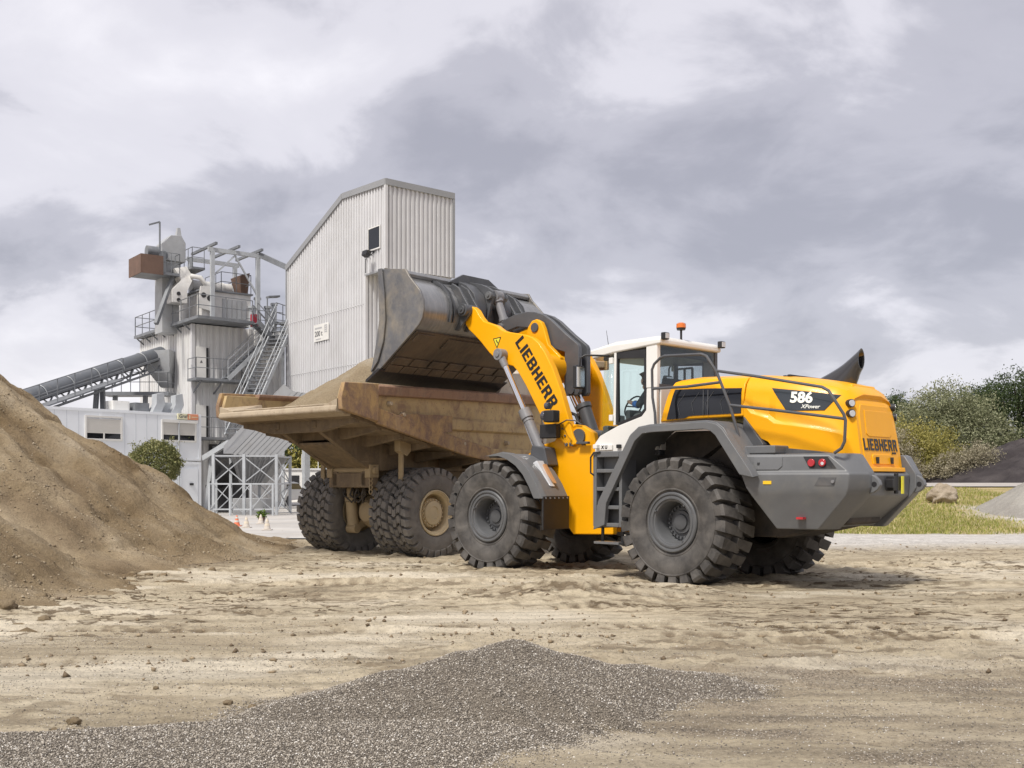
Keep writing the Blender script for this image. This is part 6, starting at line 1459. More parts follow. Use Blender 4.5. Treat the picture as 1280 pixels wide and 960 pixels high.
# conveyor
CV = thing('belt_conveyor', 'inclined grey covered belt conveyor rising to the mixing tower above the office', 'conveyor', (-20.2, 60, 0))
Cq = Vector((0,0,8.75)); Cp = Vector((-5.6,-15.5,3.3)); cd = (Cq-Cp); cl_ = cd.length; cdn = cd.normalized(); cs = Vector((-cdn.y, cdn.x, 0)).normalized(); cu = cs.cross(cdn); cu = cu if cu.z > 0 else -cu
COVER = paint('belt_cover_grey', (0.12,0.13,0.145), 0.5, 0.1, 1.5, dust=0.1)
nseg = 9
for k in range(nseg):
    a = Cp+cd*(k/nseg)+cdn*0.02; b = Cp+cd*((k+1)/nseg)-cdn*0.02; rings = []
    for c in (a, b): rings.append([tuple(c+cs*(0.45*math.cos(t))+cu*(0.10+0.45*math.sin(t))) for t in np.linspace(-0.15, math.pi+0.15, 13)]+[tuple(c+cs*(0.42*math.cos(t))+cu*(0.10+0.42*math.sin(t))) for t in np.linspace(math.pi+0.15, -0.15, 13)])
    child(CV, 'belt_cover', COVER, lambda m: m.loft(rings))
    child(CV, 'cover_strap', BRIGHTGALV, lambda m: m.tube([a+cs*(0.465*math.cos(t))+cu*(0.10+0.465*math.sin(t)) for t in np.linspace(-0.2, math.pi+0.2, 11)], 0.022, 5))
for s in (-0.5, 0.5):
    for h_ in (0.0, -0.62): child(CV, 'truss_chord', DKGALV, lambda m: m.bar(Cp+cs*s+cu*h_, Cq+cs*s+cu*h_, 0.08, 0.11))
    for k in range(14):
        f0 = k/14; f1 = (k+0.5)/14; f2 = (k+1)/14
        child(CV, 'truss_web', DKGALV, lambda m: (m.bar(Cp+cd*f0+cs*s-cu*0.62, Cp+cd*f1+cs*s, 0.06), m.bar(Cp+cd*f1+cs*s, Cp+cd*f2+cs*s-cu*0.62, 0.06)))
child(CV, 'belt', BLACK, lambda m: m.bar(Cp-cu*0.1, Cq-cu*0.1, 0.95, 0.06))
child(CV, 'walkway', DKGALV, lambda m: m.bar(Cp-cs*1.05-cu*0.25, Cp+cd*0.70-cs*1.05-cu*0.25, 0.75, 0.07))
child(CV, 'walkway_railing', DKGALV, lambda m: ([m.cyl(Cp+cd*f-cs*1.4-cu*0.2, Cp+cd*f-cs*1.4-cu*0.2+Vector((0,0,1.1)), 0.025, n=6) for f in np.linspace(0,0.70,11)], m.cyl(Cp-cs*1.4+Vector((0,0,0.9)), Cp+cd*0.7-cs*1.4+Vector((0,0,0.9)), 0.025, n=6), m.cyl(Cp-cs*1.4+Vector((0,0,0.4)), Cp+cd*0.7-cs*1.4+Vector((0,0,0.4)), 0.025, n=6)))
child(CV, 'head_hopper', MACH, lambda m: m.loft([[(-0.8,-1.0,8.9),(0.75,-1.0,9.0),(0.75,0.8,9.0),(-0.8,0.8,8.9)],[(-0.75,-0.95,8.1),(0.75,-0.95,8.1),(0.75,0.8,8.1),(-0.75,0.8,8.1)],[(0.05,-0.35,6.9),(0.6,-0.35,6.9),(0.6,0.25,6.9),(0.05,0.25,6.9)]]))
child(CV, 'head_drum', DKGALV, lambda m: (m.cyl((-0.95,-1.05,8.35),(-0.95,-0.85,8.35),0.22,n=16), m.cyl((-0.55,-1.15,8.3),(-0.55,-0.9,8.3),0.20,n=16)))
child(CV, 'service_platform', DKGALV, lambda m: m.box(-2.9,0.9,-1.6,-0.3,6.35,6.55))
child(CV, 'service_railing', DKGALV, lambda m: rail(m, [(-2.8,-1.55,6.55),(0.85,-1.55,6.55),(0.85,-0.4,6.55)], 1.1, 0.022, 0.5))
for a, b in (((-2.2,-5.0,0),(-1.9,-4.6,6.6)),((-1.4,-4.8,0),(-1.7,-4.4,6.7)),((-2.6,-1.0,0),(-2.3,-1.0,6.4)),((-0.6,-1.0,0),(-0.6,-1.0,6.4)),((-4.8,-13,0),(-4.7,-13,3.5))): child(CV, 'leg', DKGALV, lambda m: m.bar(a, b, 0.22))

# site office: two stacked cabins
OF = thing('site_office', 'two storey pale blue-white site office cabins with roller shutters behind the sand heap', 'office building', (-22.1, 50, 0), rad(48.5))
for z0 in (0.05, 2.62):
    cb = child(OF, 'cabin', OFFICE, lambda m: m.box(-3.2,8.0,0.0,2.6,z0,z0+2.5), bev=0.03)
    for x in (-3.18,2.35,7.92): child(cb, 'corner_post', OFFICE, lambda m: m.box(x-0.02,x+0.14,-0.025,-0.003,z0+0.02,z0+2.48))
    child(cb, 'top_beam', OFFICE, lambda m: m.box(-3.2,8.02,-0.035,-0.004,z0+2.36,z0+2.5))
    child(cb, 'bottom_beam', OFFICE, lambda m: m.box(-3.2,8.02,-0.035,-0.004,z0,z0+0.12))
    for k in range(18):
        x = -2.9+k*0.6
        if not (1.5 < x < 3.6 or 5.6 < x < 7.9): child(cb, 'panel_joint', paint('joint_grey', (0.50,0.53,0.57), 0.6, 0.02) if k == 0 and z0 < 1 else bpy.data.materials['joint_grey'], lambda m: m.box(x-0.008,x+0.008,-0.006,-0.001,z0+0.13,z0+2.35))
for x0, x1, z0, z1 in ((1.6,3.55,3.55,4.78),(5.72,7.75,3.60,4.72),(1.6,3.4,0.95,2.1)):
    w = child(OF, 'window', WHITE, lambda m: [m.box(a, b, -0.07, -0.0015, c, d) for a, b, c, d in ((x0,x0+0.09,z0,z1),(x1-0.09,x1,z0,z1),(x0+0.09,x1-0.09,z0,z0+0.09),(x0+0.09,x1-0.09,z1-0.09,z1),((x0+x1)/2-0.03,(x0+x1)/2+0.03,z0+0.09,z0+0.36))])
    child(w, 'shutter', SHUTTER, lambda m: [m.box(x0+0.09,x1-0.09,-0.045,-0.012,z0+0.36+k*0.0715,z0+0.36+k*0.0715+0.066) for k in range(int((z1-z0-0.46)/0.0715))])
    child(w, 'pane', BLKGLASS, lambda m: m.box(x0+0.09,x1-0.09,-0.03,-0.012,z0+0.09,z0+0.36))
child(OF, 'shutter_box', WHITE, lambda m: m.box(5.70,7.80,-0.12,-0.07,4.60,4.76))
dr = child(OF, 'door', OFFICE, lambda m: m.box(6.85,7.85,-0.05,-0.002,0.1,2.2)); child(dr, 'door_handle', BLACK, lambda m: m.box(7.35,7.55,-0.12,-0.051,1.30,1.42))
child(OF, 'drainpipe', BRIGHTGALV, lambda m: m.cyl((6.7,-0.08,0.1),(6.7,-0.08,4.7),0.045,n=8))
SIGNY = paint('sign_yellow', (0.75,0.72,0.50), 0.6, 0.05); SIGNO = paint('sign_orange', (0.72,0.30,0.17), 0.6, 0.08)
sn = child(OF, 'name_sign', SIGNY, lambda m: m.box(6.62,7.20,-0.09,-0.036,4.80,5.10)); text_part('sign_lettering', 'Graf', 0.27, SIGNTXT, sn, basis((6.93,-0.094,4.96), (1,0,0), (0,0,1)), 0.004, 0.15)
sn2 = child(OF, 'orange_sign', SIGNO, lambda m: m.box(7.205,7.85,-0.09,-0.036,4.80,5.10)); child(sn2, 'sign_line', SIGNY, lambda m: m.box(7.30,7.36,-0.096,-0.091,4.84,5.04)); child(sn2, 'sign_line', SIGNY, lambda m: m.box(7.45,7.80,-0.096,-0.091,4.92,4.95))
for x, y, w_, h_, mt in ((3.6,1.0,0.9,0.55,WHITE),(4.7,0.8,0.8,0.5,DKGALV),(6.3,0.9,0.6,0.6,BRIGHTGALV)):
    child(OF, 'roof_unit', mt, lambda m: (m.box(x,x+w_,y,y+0.8,5.125,5.12+h_), m.box(x+0.08,x+w_-0.08,y-0.02,y-0.001,5.2,5.05+h_)), bev=0.02)
for x in (5.5, 6.6): child(OF, 'roof_duct', BRIGHTGALV, lambda m: m.loft([[(x,0.5,5.12),(x+0.5,0.5,5.12),(x+0.5,1.0,5.12),(x,1.0,5.12)],[(x+0.25,0.5,5.6),(x+0.75,0.5,5.6),(x+0.75,1.0,5.6),(x+0.25,1.0,5.6)],[(x+0.25,0.5,6.1),(x+0.65,0.5,6.2),(x+0.65,1.0,6.2),(x+0.25,1.0,6.1)]]))

# white cabins beyond the yard
CB = thing('white_cabin', 'low white cabin with dark doorway behind the parked car', 'cabin', (-21.5, 76, 0))
child(CB, 'wall', WHITE, lambda m: m.box(0,8.5,0,3,0.03,2.35)); child(CB, 'roof', CLAD, lambda m: m.box(-0.1,8.6,-0.1,3.1,2.352,2.47))
child(CB, 'doorway', BLACK, lambda m: m.box(5.35,5.95,-0.05,-0.003,0.95,1.95)); child(CB, 'roof_railing', WHITE, lambda m: rail(m, [(6.1,0.2,2.47),(8.5,0.2,2.47)], 1.0, 0.03, 1.2, False))
# parked car, seen from behind
CA = thing('parked_car', 'small white estate car parked by the white cabin', 'car', (-14.0, 64, 0.03), rad(78))
body = [(-1.95,0.45),(-2.0,0.75),(-1.9,0.95),(-1.55,1.42),(-0.2,1.46),(0.35,1.40),(1.0,0.98),(1.8,0.88),(2.02,0.70),(2.02,0.40),(-1.9,0.32)]
child(CA, 'body', WHITE, lambda m: m.loft([[(x, y*(0.94 if z > 1.0 else 1), z) for x, z in body] for y in (-0.82,0.82)]), bev=0.06, seg=3)
child(CA, 'rear_window', BLKGLASS, lambda m: m.add([(-1.91,-0.62,1.0),(-1.91,0.62,1.0),(-1.63,0.58,1.36),(-1.63,-0.58,1.36)], [(0,1,2,3)]))
for s in (1,-1):
    child(CA, 'side_window', BLKGLASS, lambda m: m.prism([(-1.5,1.02),(-1.35,1.36),(0.25,1.34),(0.75,1.0)], *sorted((s*0.80, s*0.835)))); child(CA, 'tail_lamp', REDL, lambda m: m.box(-2.02,-1.86,min(s*0.62,s*0.80),max(s*0.62,s*0.80),0.72,1.05))
    for x in (-1.25,1.25):
        w = child(CA, 'wheel', RIMGREY, lambda m: m.cyl((x,s*0.70,0.31),(x,s*0.85,0.31),0.19,n=18)); child(w, 'tyre', RUBBER, lambda m: m.lathe([(0.19,-0.09),(0.30,-0.09),(0.32,-0.05),(0.32,0.05),(0.30,0.09),(0.19,0.09)], 22, c=(x,s*0.76,0.31), close=True))
child(CA, 'number_plate', LETTERWHT, lambda m: m.box(-2.035,-2.0,-0.26,0.26,0.60,0.71)); child(CA, 'bumper', WHITE, lambda m: m.box(-2.08,-1.9,-0.80,0.80,0.36,0.56), bev=0.03)

# traffic cones and a potted plant
CONEW = paint('cone_white', (0.56,0.51,0.45), 0.6, 0.1, 6); CONEO = paint('cone_orange', (0.70,0.18,0.08), 0.6, 0.1, 6)
def cone(u, v, h_, label, m_low, m_band):
    Y = 1950.0/(v-602); x = (u-640)/FPX*Y; c = thing('traffic_cone', label, 'traffic cone', (x, Y, 0.03), group='traffic cones by the chute')
    child(c, 'base', m_low, lambda m: m.box(-0.14,0.14,-0.14,0.14,0.0,0.03), bev=0.01)
    child(c, 'body', m_low, lambda m: m.cyl((0,0,0.04),(0,0,h_),0.105,0.02,20))
    for f0, f1 in ((0.30,0.50),(0.68,0.86)):
        r = lambda f: 0.105-(0.085)*f+0.004
        child(c, 'band', m_band, lambda m: m.cyl((0,0,0.04+f0*(h_-0.04)),(0,0,0.04+f1*(h_-0.04)),r(f0),r(f1),20))
cone(296, 659, 0.36, 'orange traffic cone with white bands, leftmost of the four', CONEO, CONEW)
cone(308, 661, 0.37, 'pale traffic cone, second from the left, beside the orange one', CONEW, paint('cone_cream', (0.66,0.58,0.46), 0.6, 0.1, 6))
cone(326, 656, 0.33, 'pale traffic cone standing just before the potted plant', CONEW, bpy.data.materials['cone_cream'])
cone(334, 664, 0.37, 'pale traffic cone, rightmost of the four', CONEW, bpy.data.materials['cone_cream'])
# ------------------------------------------------------------------ heaps, boulder, plants on the right and behind
def cone_heap(name, cx, cy, r, h, z0, mat, seed, label, cat, step=0.10, ell=1.0):
    x = np.arange(cx-r*1.15, cx+r*1.15, step); y = np.arange(cy-r*1.15, cy+r*1.15, step); X, Y = np.meshgrid(x, y)
    rr = np.hypot(X-cx, (Y-cy)/ell); Z = z0+h*(1-np.sqrt(rr**2+0.15)/r)+flutes(X, Y, cx, cy, seed, 0.07*h)+0.05*h*fbm(X*0.9, Y*0.9, seed+9, 5)
    o = grid_mesh(name, X, Y, Z, mask=Z > bank(X, Y)-0.15, mat=mat); return tag(o, label, cat)
BLACKM = sand_mat('milled_asphalt', (0.035,0.030,0.032), (0.06,0.052,0.053), (0.10,0.088,0.086))
GREYG = sand_mat('grey_gravel', (0.27,0.25,0.225), (0.37,0.35,0.315), (0.46,0.44,0.40))
cone_heap('dark_heap', 31.5, 58.0, 9.4, 3.6, 1.30, BLACKM, 401, 'dark grey-brown heap of milled asphalt in front of the trees', 'asphalt heap', 0.16)
cone_heap('grey_heap', 19.3, 36.5, 3.0, 1.75, 0.42, GREYG, 431, 'pale grey gravel heap cut off by the right edge of the picture', 'gravel heap', 0.07)
BOULD = sand_mat('boulder_stone', (0.30,0.24,0.175), (0.42,0.35,0.265), (0.52,0.455,0.37))
bo = lump('boulder', 0.50, 511, BOULD, 4, (1.05,0.9,0.78), 0.45); bo.location = (16.55, 40.0, float(bank(np.array(16.55), np.array(40.0)))+0.28)
tag(bo, 'single rounded beige boulder lying in the grass', 'boulder')

def leaf_mat(name, stops):
    m, nt, b = new_mat(name); gi = N(nt, 'ShaderNodeNewGeometry')
    c = tramp(nt, gi.outputs['Random Per Island'], stops)
    b.inputs['Roughness'].default_value = 0.55; b.inputs['Specular IOR Level'].default_value = 0.25
    nt.links.new(c, b.inputs['Base Color'])
    tr = N(nt, 'ShaderNodeBsdfTranslucent'); nt.links.new(c, tr.inputs[0]); mx = N(nt, 'ShaderNodeMixShader'); mx.inputs[0].default_value = 0.30
    nt.links.new(b.outputs[0], mx.inputs[1]); nt.links.new(tr.outputs[0], mx.inputs[2]); nt.links.new(mx.outputs[0], nt.nodes['Material Output'].inputs[0])
    return m
OLIVE = leaf_mat('leaf_olive', [(0.0,(0.13,0.145,0.075)),(0.5,(0.245,0.26,0.145)),(1.0,(0.40,0.405,0.26))])
DARKG = leaf_mat('leaf_dark', [(0.0,(0.03,0.048,0.02)),(0.5,(0.058,0.086,0.034)),(1.0,(0.11,0.145,0.06))])
YELG = leaf_mat('leaf_yellow_green', [(0.0,(0.17,0.165,0.04)),(0.5,(0.33,0.30,0.085)),(1.0,(0.50,0.44,0.16))])
DRYB = leaf_mat('leaf_dry', [(0.0,(0.20,0.175,0.12)),(0.5,(0.34,0.31,0.21)),(1.0,(0.50,0.45,0.34))])
BOXG = leaf_mat('leaf_box', [(0.0,(0.10,0.115,0.045)),(0.5,(0.20,0.21,0.08)),(1.0,(0.36,0.34,0.16))])
BARK = paint('bark', (0.12,0.095,0.07), 0.9, 0.3, 6, bump=0.4)
def leaves(name, lobes, n, size, mat, parent, seed, flat=0.0, clump=26):
    rg = np.random.default_rng(seed); vol = np.array([l[3]*l[4]*l[5] for l in lobes])**0.7; vol = vol/vol.sum()
    nc = max(1, n//clump); k = rg.choice(len(lobes), nc, p=vol); Lb = np.array(lobes)[k]
    d = rg.normal(0, 1, (nc, 3)); d /= np.linalg.norm(d, axis=1, keepdims=True)
    rr = rg.uniform(0, 1, nc)**0.40
    C = Lb[:, :3]+d*Lb[:, 3:]*rr[:, None]*(1+0.20*np.abs(rg.normal(0, 1, nc)))[:, None]
    spread = ((Lb[:, 3:].mean(1)*0.10+size*0.6)*rg.uniform(0.6, 1.5, nc))[:, None]
    P = np.repeat(C, clump, 0)+rg.normal(0, 1, (nc*clump, 3))*np.repeat(spread, clump, 0)*np.array([1,1,0.8])
    m = len(P); a = rg.normal(0, 1, (m, 3)); a /= np.linalg.norm(a, axis=1, keepdims=True)
    b = rg.normal(0, 1, (m, 3)); b -= (a*b).sum(1, keepdims=True)*a; b /= np.linalg.norm(b, axis=1, keepdims=True)
    s = (size*rg.uniform(0.6, 1.35, m))[:, None]
    V = np.stack([P-a*s, P+b*s*0.42, P+a*s, P-b*s*0.42], 1).reshape(-1, 3)
    return tri_soup(name, V, [(0,1,2,3)], 4, mat, parent)
def tree(name, label, cat, loc, lobes, n, size, mat, trunk_h, trunk_r, seed, group=None, part='crown'):
    t = thing(name, label, cat, loc, group=group); rg = random.Random(seed); mb = MB()
    mb.tube([(0,0,-0.2),(0.05,0,trunk_h*0.5),(rg.uniform(-.1,.1),rg.uniform(-.1,.1),trunk_h)], [trunk_r*1.25, trunk_r, trunk_r*0.8], 9)
    mb.build('trunk', BARK, t); lim = MB()
    for l in lobes:
        mid = Vector((l[0]*0.45, l[1]*0.45, trunk_h+(l[2]-trunk_h)*0.55)); end = Vector(l[:3])+Vector((0,0,l[5]*0.35))
        lim.tube([(0,0,trunk_h*0.85), mid, end], [trunk_r*0.6, trunk_r*0.4, trunk_r*0.12], 6)
        for q in range(4):
            e_ = Vector(l[:3])+Vector((rg.uniform(-1,1)*l[3]*0.8, rg.uniform(-1,1)*l[4]*0.8, rg.uniform(-.6,.9)*l[5])); lim.tube([mid, (mid+e_)/2+Vector((0,0,0.15)), e_], [trunk_r*0.3, trunk_r*0.2, trunk_r*0.06], 5)
    lim.build('branches', BARK, t)
    leaves(part, lobes, n, size, mat, t, seed); return t
zb = 1.38
tree('olive_tree', 'large grey-green leafy tree rising over the yellowish bush behind the loader', 'tree', (27.4, 66, zb), [(-2.0,0,3.5,1.8,1.6,1.5),(0,0.3,4.9,1.8,1.8,1.4),(1.7,0,4.1,1.6,1.6,1.4),(3.2,0.2,2.6,1.4,1.4,1.4),(-3.2,0,2.0,1.2,1.2,1.2),(0.6,-0.8,2.6,2.3,1.6,1.7),(-0.9,-0.6,3.4,1.7,1.5,1.5),(4.2,0,1.5,1.0,1.0,1.1)], 46000, 0.080, OLIVE, 1.9, 0.24, 611)
tree('dark_oak', 'dark green broadleaf tree at the right edge behind the dark heap', 'tree', (34.6, 71, zb), [(-2.2,0,4.9,1.5,1.5,1.4),(0,0,6.0,2.0,1.8,1.5),(2.2,0,5.6,2.0,1.8,1.7),(-1.6,0,3.0,1.6,1.5,1.3),(0.9,0,3.6,1.7,1.5,1.5),(2.8,0,2.8,1.6,1.5,1.4)], 36000, 0.085, DARKG, 2.2, 0.28, 622)
tree('dark_tree', 'dark green tree top showing just right of the exhaust stack', 'tree', (29.6, 82, zb), [(-1.4,0,5.0,1.8,1.6,1.4),(0.6,0,5.6,1.5,1.4,1.2),(-3.2,0,3.9,1.5,1.4,1.3),(8.2,0,6.6,1.5,1.4,1.2),(6.2,0,6.0,1.5,1.4,1.3)], 26000, 0.095, DARKG, 3.0, 0.26, 633)
tree('yellow_bush', 'yellowish green rounded bush beside the rear of the loader', 'bush', (22.8, 58.5, zb), [(-0.9,0,2.3,1.5,1.3,1.3),(0.7,0,2.0,1.5,1.3,1.3),(-2.0,0,1.6,1.1,1.0,1.2),(1.6,0,1.1,1.2,1.1,1.0),(0,-0.4,1.1,1.8,1.2,1.0)], 30000, 0.065, YELG, 0.6, 0.12, 644)
tree('dry_bush', 'pale dry brush at the foot of the yellowish bush', 'bush', (24.7, 56.5, zb), [(-0.6,0,0.9,1.1,0.9,0.9),(0.7,0,1.1,1.0,0.9,0.95),(1.6,0,0.6,0.9,0.8,0.6)], 17000, 0.055, DRYB, 0.3, 0.07, 655)
tree('dry_bush', 'grey-beige dry shrub half hidden behind the engine hood', 'bush', (20.9, 57, zb), [(0,0,1.5,1.1,0.9,1.4),(-1.0,0,1.1,0.9,0.9,1.0),(0.8,-0.3,0.7,1.0,0.8,0.7)], 15000, 0.055, DRYB, 0.3, 0.07, 666)
# round clipped tree by the office, on a bare stem
TP = tree('clipped_tree', 'small round clipped tree standing before the site office', 'tree', (-16.1, 47, 0.03), [(0,0,2.32,1.06,1.06,0.90)], 1000, 0.05, BOXG, 1.45, 0.09, 677, part='inner_leaves')
rg = np.random.default_rng(678); m = 13000; d = rg.normal(0, 1, (m, 3)); d /= np.linalg.norm(d, axis=1, keepdims=True)
rr = (0.78+0.26*rg.uniform(0, 1, m)**1.2)*(1+0.10*fbm(d[:,0]*3+5, d[:,2]*3+d[:,1]*2, 681, 3)+0.16*fbm(d[:,0]*8+5, d[:,2]*8+d[:,1]*6, 682, 2))
P = np.array([0,0,2.32])+d*rr[:, None]*np.array([1.14,1.14,0.96])
a = rg.normal(0, 1, (m, 3)); a /= np.linalg.norm(a, axis=1, keepdims=True); b = np.cross(a, rg.normal(0, 1, (m, 3))); b /= np.linalg.norm(b, axis=1, keepdims=True); s = (0.055*rg.uniform(0.6, 1.3, m))[:, None]
tri_soup('crown', np.stack([P-a*s, P+b*s*0.5, P+a*s, P-b*s*0.5], 1).reshape(-1, 3), [(0,1,2,3)], 4, BOXG, TP)
# hedge trees beyond the cabins
for i, (x, y, h_, mt, lab) in enumerate(((-24.6,88,1.0,YELG,'olive green hedge tree beyond the white cabin, left of the column'),(-20.2,90,1.15,DARKG,'dark hedge tree beyond the white cabin, seen beside the tower column'),(-15.8,89,1.0,YELG,'olive green hedge tree beyond the white cabin, mostly behind the truck'))):
    tree('hedge_tree', lab, 'tree', (x, y, 0.0), [(-1.4,0,2.6*h_,2.0,1.6,1.9*h_),(1.2,0,3.4*h_,2.1,1.6,2.0*h_),(0,-0.5,1.8*h_,2.6,1.4,1.6*h_),(0.2,0,4.8*h_,1.6,1.4,1.2)], 11000, 0.17, mt, 1.2, 0.2, 700+i)
# potted plant between the cones
PY = 36.5; PXx = (327-640)/FPX*PY
PP = thing('potted_plant', 'small bright green plant in a pot among the traffic cones', 'potted plant', (PXx, PY, 0.03))
child(PP, 'pot', RUSTBROWN, lambda m: m.lathe([(0.0,0.0),(0.09,0.0),(0.13,0.22),(0.11,0.22),(0.10,0.18),(0.0,0.18)], 18), bev=0.0).rotation_euler = (rad(90), 0, 0)
leaves('leaves', [(0,0,0.31,0.13,0.13,0.11)], 420, 0.04, leaf_mat('leaf_bright', [(0,(0.05,0.10,0.01)),(0.5,(0.10,0.17,0.02)),(1,(0.18,0.25,0.04))]), PP, 691, clump=10)

# grass on the bank
rg = np.random.default_rng(711); n = 105000
bx = rg.uniform(6.0, 21, n); by = 29.6+rg.uniform(0, 1, n)**1.3*18
edge = sstep(29.4, 30.8, by+0.8*fbm(bx*0.4, by*0.4, 97, 3))*(1-sstep(-0.4, 1.6, bx-(14.6+0.10*(by-30))+1.2*fbm(bx*0.4, by*0.4, 98, 3)))
edge = np.maximum(edge, sstep(37, 40, by))*(0.25+0.75*sstep(-0.35, 0.35, fbm(bx*0.5, by*0.5, 99, 4)))
kp = (rg.uniform(0, 1, n) < edge) & (bx < by*0.5+0.5) & ~((by > 48.0) & (by < 50.8))
bx, by = bx[kp], by[kp]; m = len(bx); hgt = rg.uniform(0.035, 0.13, m)*(1+0.7*(rg.uniform(0, 1, m) > 0.93)); th = rg.uniform(0, np.pi, m); w = rg.uniform(0.012, 0.026, m)
bz = ground_z(bx, by)-0.01; lean_ = rg.normal(0, 0.35, (m, 2))*hgt[:, None]
V = np.stack([np.stack([bx-w*np.cos(th), by-w*np.sin(th), bz], -1), np.stack([bx+w*np.cos(th), by+w*np.sin(th), bz], -1), np.stack([bx+lean_[:,0], by+lean_[:,1], bz+hgt], -1)], 1).reshape(-1, 3)
GRASSM = leaf_mat('grass_blades', [(0.0,(0.18,0.22,0.045)),(0.4,(0.32,0.34,0.08)),(0.7,(0.48,0.43,0.17)),(1.0,(0.62,0.53,0.32))])
tag(tri_soup('grass', V, [(0,1,2)], 3, GRASSM), 'rough yellow-green grass on the bank right of the loader', 'grass', kind='stuff')
# far belt of woodland closing the horizon
rg = np.random.default_rng(733); m = 42000
fx = rg.uniform(-190, 190, m); fy = 175+rg.normal(0, 5, m); top = 7+3.0*fbm(fx*0.06, fx*0, 741, 4); fz = rg.uniform(0, 1, m)**0.8*top
a = rg.normal(0, 1, (m, 3)); a /= np.linalg.norm(a, axis=1, keepdims=True); b = np.cross(a, rg.normal(0, 1, (m, 3))); b /= np.linalg.norm(b, axis=1, keepdims=True); s = rg.uniform(0.4, 0.9, m)[:, None]
P = np.stack([fx, fy, fz], -1)
tag(tri_soup('far_wood', np.stack([P-a*s, P+b*s*0.6, P+a*s, P-b*s*0.6], 1).reshape(-1, 3), [(0,1,2,3)], 4, DARKG), 'far belt of dark green woodland along the horizon', 'woodland', kind='stuff')

# ------------------------------------------------------------------ operator in the cab
SKINM = paint('skin', (0.50,0.30,0.22), 0.5, 0.08, 20); JACKET = paint('jacket_dark', (0.045,0.05,0.06), 0.8, 0.15, 15); TROUS = paint('trousers_grey', (0.16,0.16,0.165), 0.85, 0.1, 15); HAIR = paint('hair_brown', (0.06,0.035,0.02), 0.6, 0.2, 30); BLUE = paint('blue_fabric', (0.03,0.16,0.55), 0.7, 0.1, 15)
def skinned(name, verts, edges, root, mat, parent=None, sub=2):
    me = bpy.data.meshes.new(name); me.from_pydata([v[:3] for v in verts], edges, []); me.materials.append(mat)
    o = bpy.data.objects.new(name, me); col.objects.link(o)
    sk = o.modifiers.new('skin', 'SKIN'); sk.use_smooth_shade = True
    if not me.skin_vertices: 
        bm = bmesh.new(); bm.from_mesh(me); bm.verts.layers.skin.verify(); bm.to_mesh(me); bm.free()
    for i, v in enumerate(verts):
        d = me.skin_vertices[0].data[i]; r = v[3]; d.radius = r if isinstance(r, tuple) else (r, r); d.use_root = (i == root)
    s = o.modifiers.new('sub', 'SUBSURF'); s.levels = sub; s.render_levels = sub
    if parent: o.parent = parent
    return o
V = [(1.24,0,2.56,0.14),(1.28,0,2.72,0.14),(1.37,0,2.88,0.15),(1.47,0,2.99,0.058),(1.53,0,3.05,0.075),(1.555,0,3.12,0.092),(1.545,0,3.19,0.088),(1.53,0,3.25,0.05),(1.64,0,3.10,0.022),(1.60,0,3.04,0.045)]
E_ = [(0,1),(1,2),(2,3),(3,4),(4,5),(5,6),(6,7),(5,8),(4,9)]
arm_idx = {}
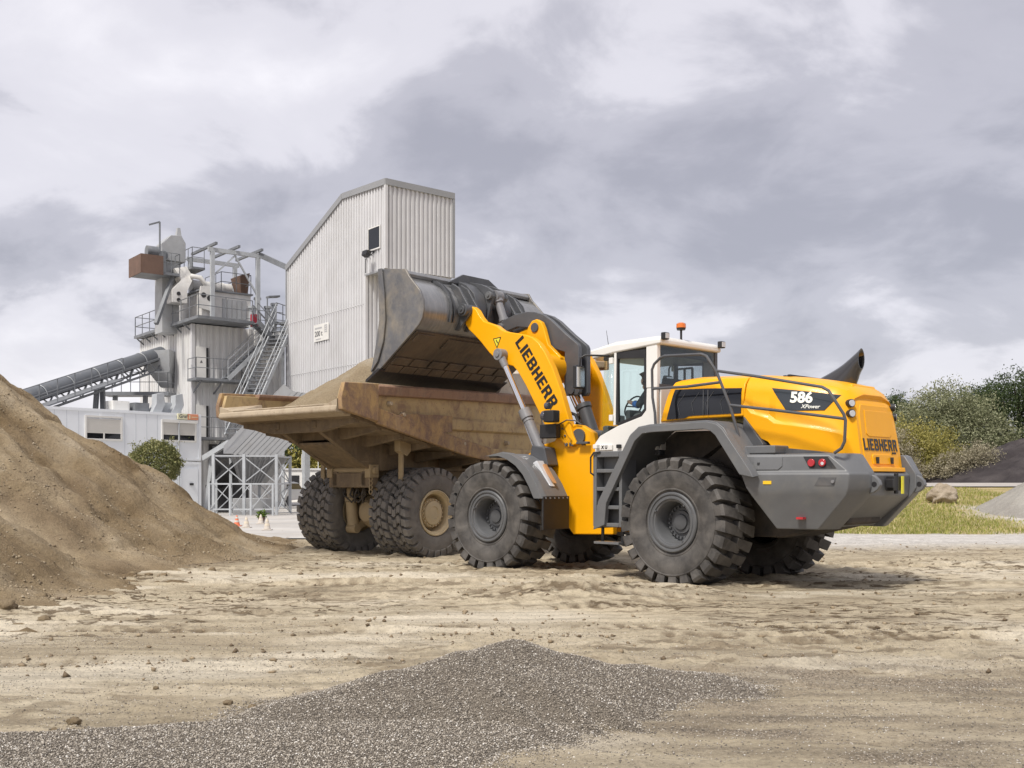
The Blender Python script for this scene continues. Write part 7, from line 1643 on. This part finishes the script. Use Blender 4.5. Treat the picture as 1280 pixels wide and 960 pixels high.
for s in (1, -1):
    b0 = len(V)
    V += [(1.40,s*0.17,2.92,0.068),(1.52,s*0.25,2.72,0.05),(1.68,s*0.215,2.76,0.036),(1.745,s*0.20,2.79,(0.030,0.020))]
    E_ += [(2,b0),(b0,b0+1),(b0+1,b0+2),(b0+2,b0+3)]; arm_idx[s] = b0
    for f, dz in enumerate((0.020, 0.007, -0.007, -0.020)):
        c = len(V); ln = (0.034,0.04,0.038,0.03)[f]
        V += [(1.775,s*0.198,2.79+dz,0.009),(1.775+ln,s*0.185,2.795+dz,0.008),(1.775+ln*0.9,s*0.165,2.785+dz,0.007)]; E_ += [(b0+3,c),(c,c+1),(c+1,c+2)]
    c = len(V); V += [(1.745,s*0.175,2.815,0.010),(1.775,s*0.160,2.815,0.008)]; E_ += [(b0+3,c),(c,c+1)]
    h0 = len(V); V += [(1.27,s*0.10,2.54,0.085),(1.66,s*0.15,2.545,0.065),(1.70,s*0.14,2.15,0.045),(1.83,s*0.14,2.08,0.035)]; E_ += [(0,h0),(h0,h0+1),(h0+1,h0+2),(h0+2,h0+3)]
op = skinned('person', V, E_, 0, SKINM); op.matrix_world = MR @ Matrix.Translation((0.10, 0, 0.035))
tag(op, 'operator in dark clothes sitting at the wheel inside the loader cab', 'person')
JV = [(1.24,0,2.56,0.160),(1.28,0,2.72,0.158),(1.37,0,2.88,0.165),(1.445,0,2.965,0.085)]; JE = [(0,1),(1,2),(2,3)]
for s in (1, -1):
    b0 = len(JV); JV += [(1.40,s*0.17,2.92,0.082),(1.52,s*0.25,2.72,0.064),(1.655,s*0.22,2.755,0.048)]; JE += [(2,b0),(b0,b0+1),(b0+1,b0+2)]
skinned('jacket', JV, JE, 0, JACKET, op)
TV = [(1.24,0,2.54,0.150)]; TE = []
for s in (1, -1):
    b0 = len(TV); TV += [(1.27,s*0.10,2.545,0.098),(1.66,s*0.15,2.55,0.076),(1.70,s*0.14,2.17,0.058)]; TE += [(0,b0),(b0,b0+1),(b0+1,b0+2)]
skinned('trousers', TV, TE, 0, TROUS, op)
skinned('hair', [(1.50,0,3.10,0.070),(1.525,0,3.19,0.094),(1.54,0,3.235,0.075)], [(0,1),(1,2)], 1, HAIR, op)
MB().cyl((1.53,0.247,2.728),(1.62,0.23,2.748),0.064,0.058,16).build('sleeve_band', BLUE, op)
MB().cyl((1.455,0,2.955),(1.485,0,2.995),0.088,0.075,16).build('collar', BLUE, op)
for s in (1, -1): MB().lathe([(0.0,-0.008),(0.012,-0.004),(0.014,0.0),(0.012,0.004),(0.0,0.008)], 10, c=(1.625,s*0.036,3.135)).build('eye', LETTERBLK, op)
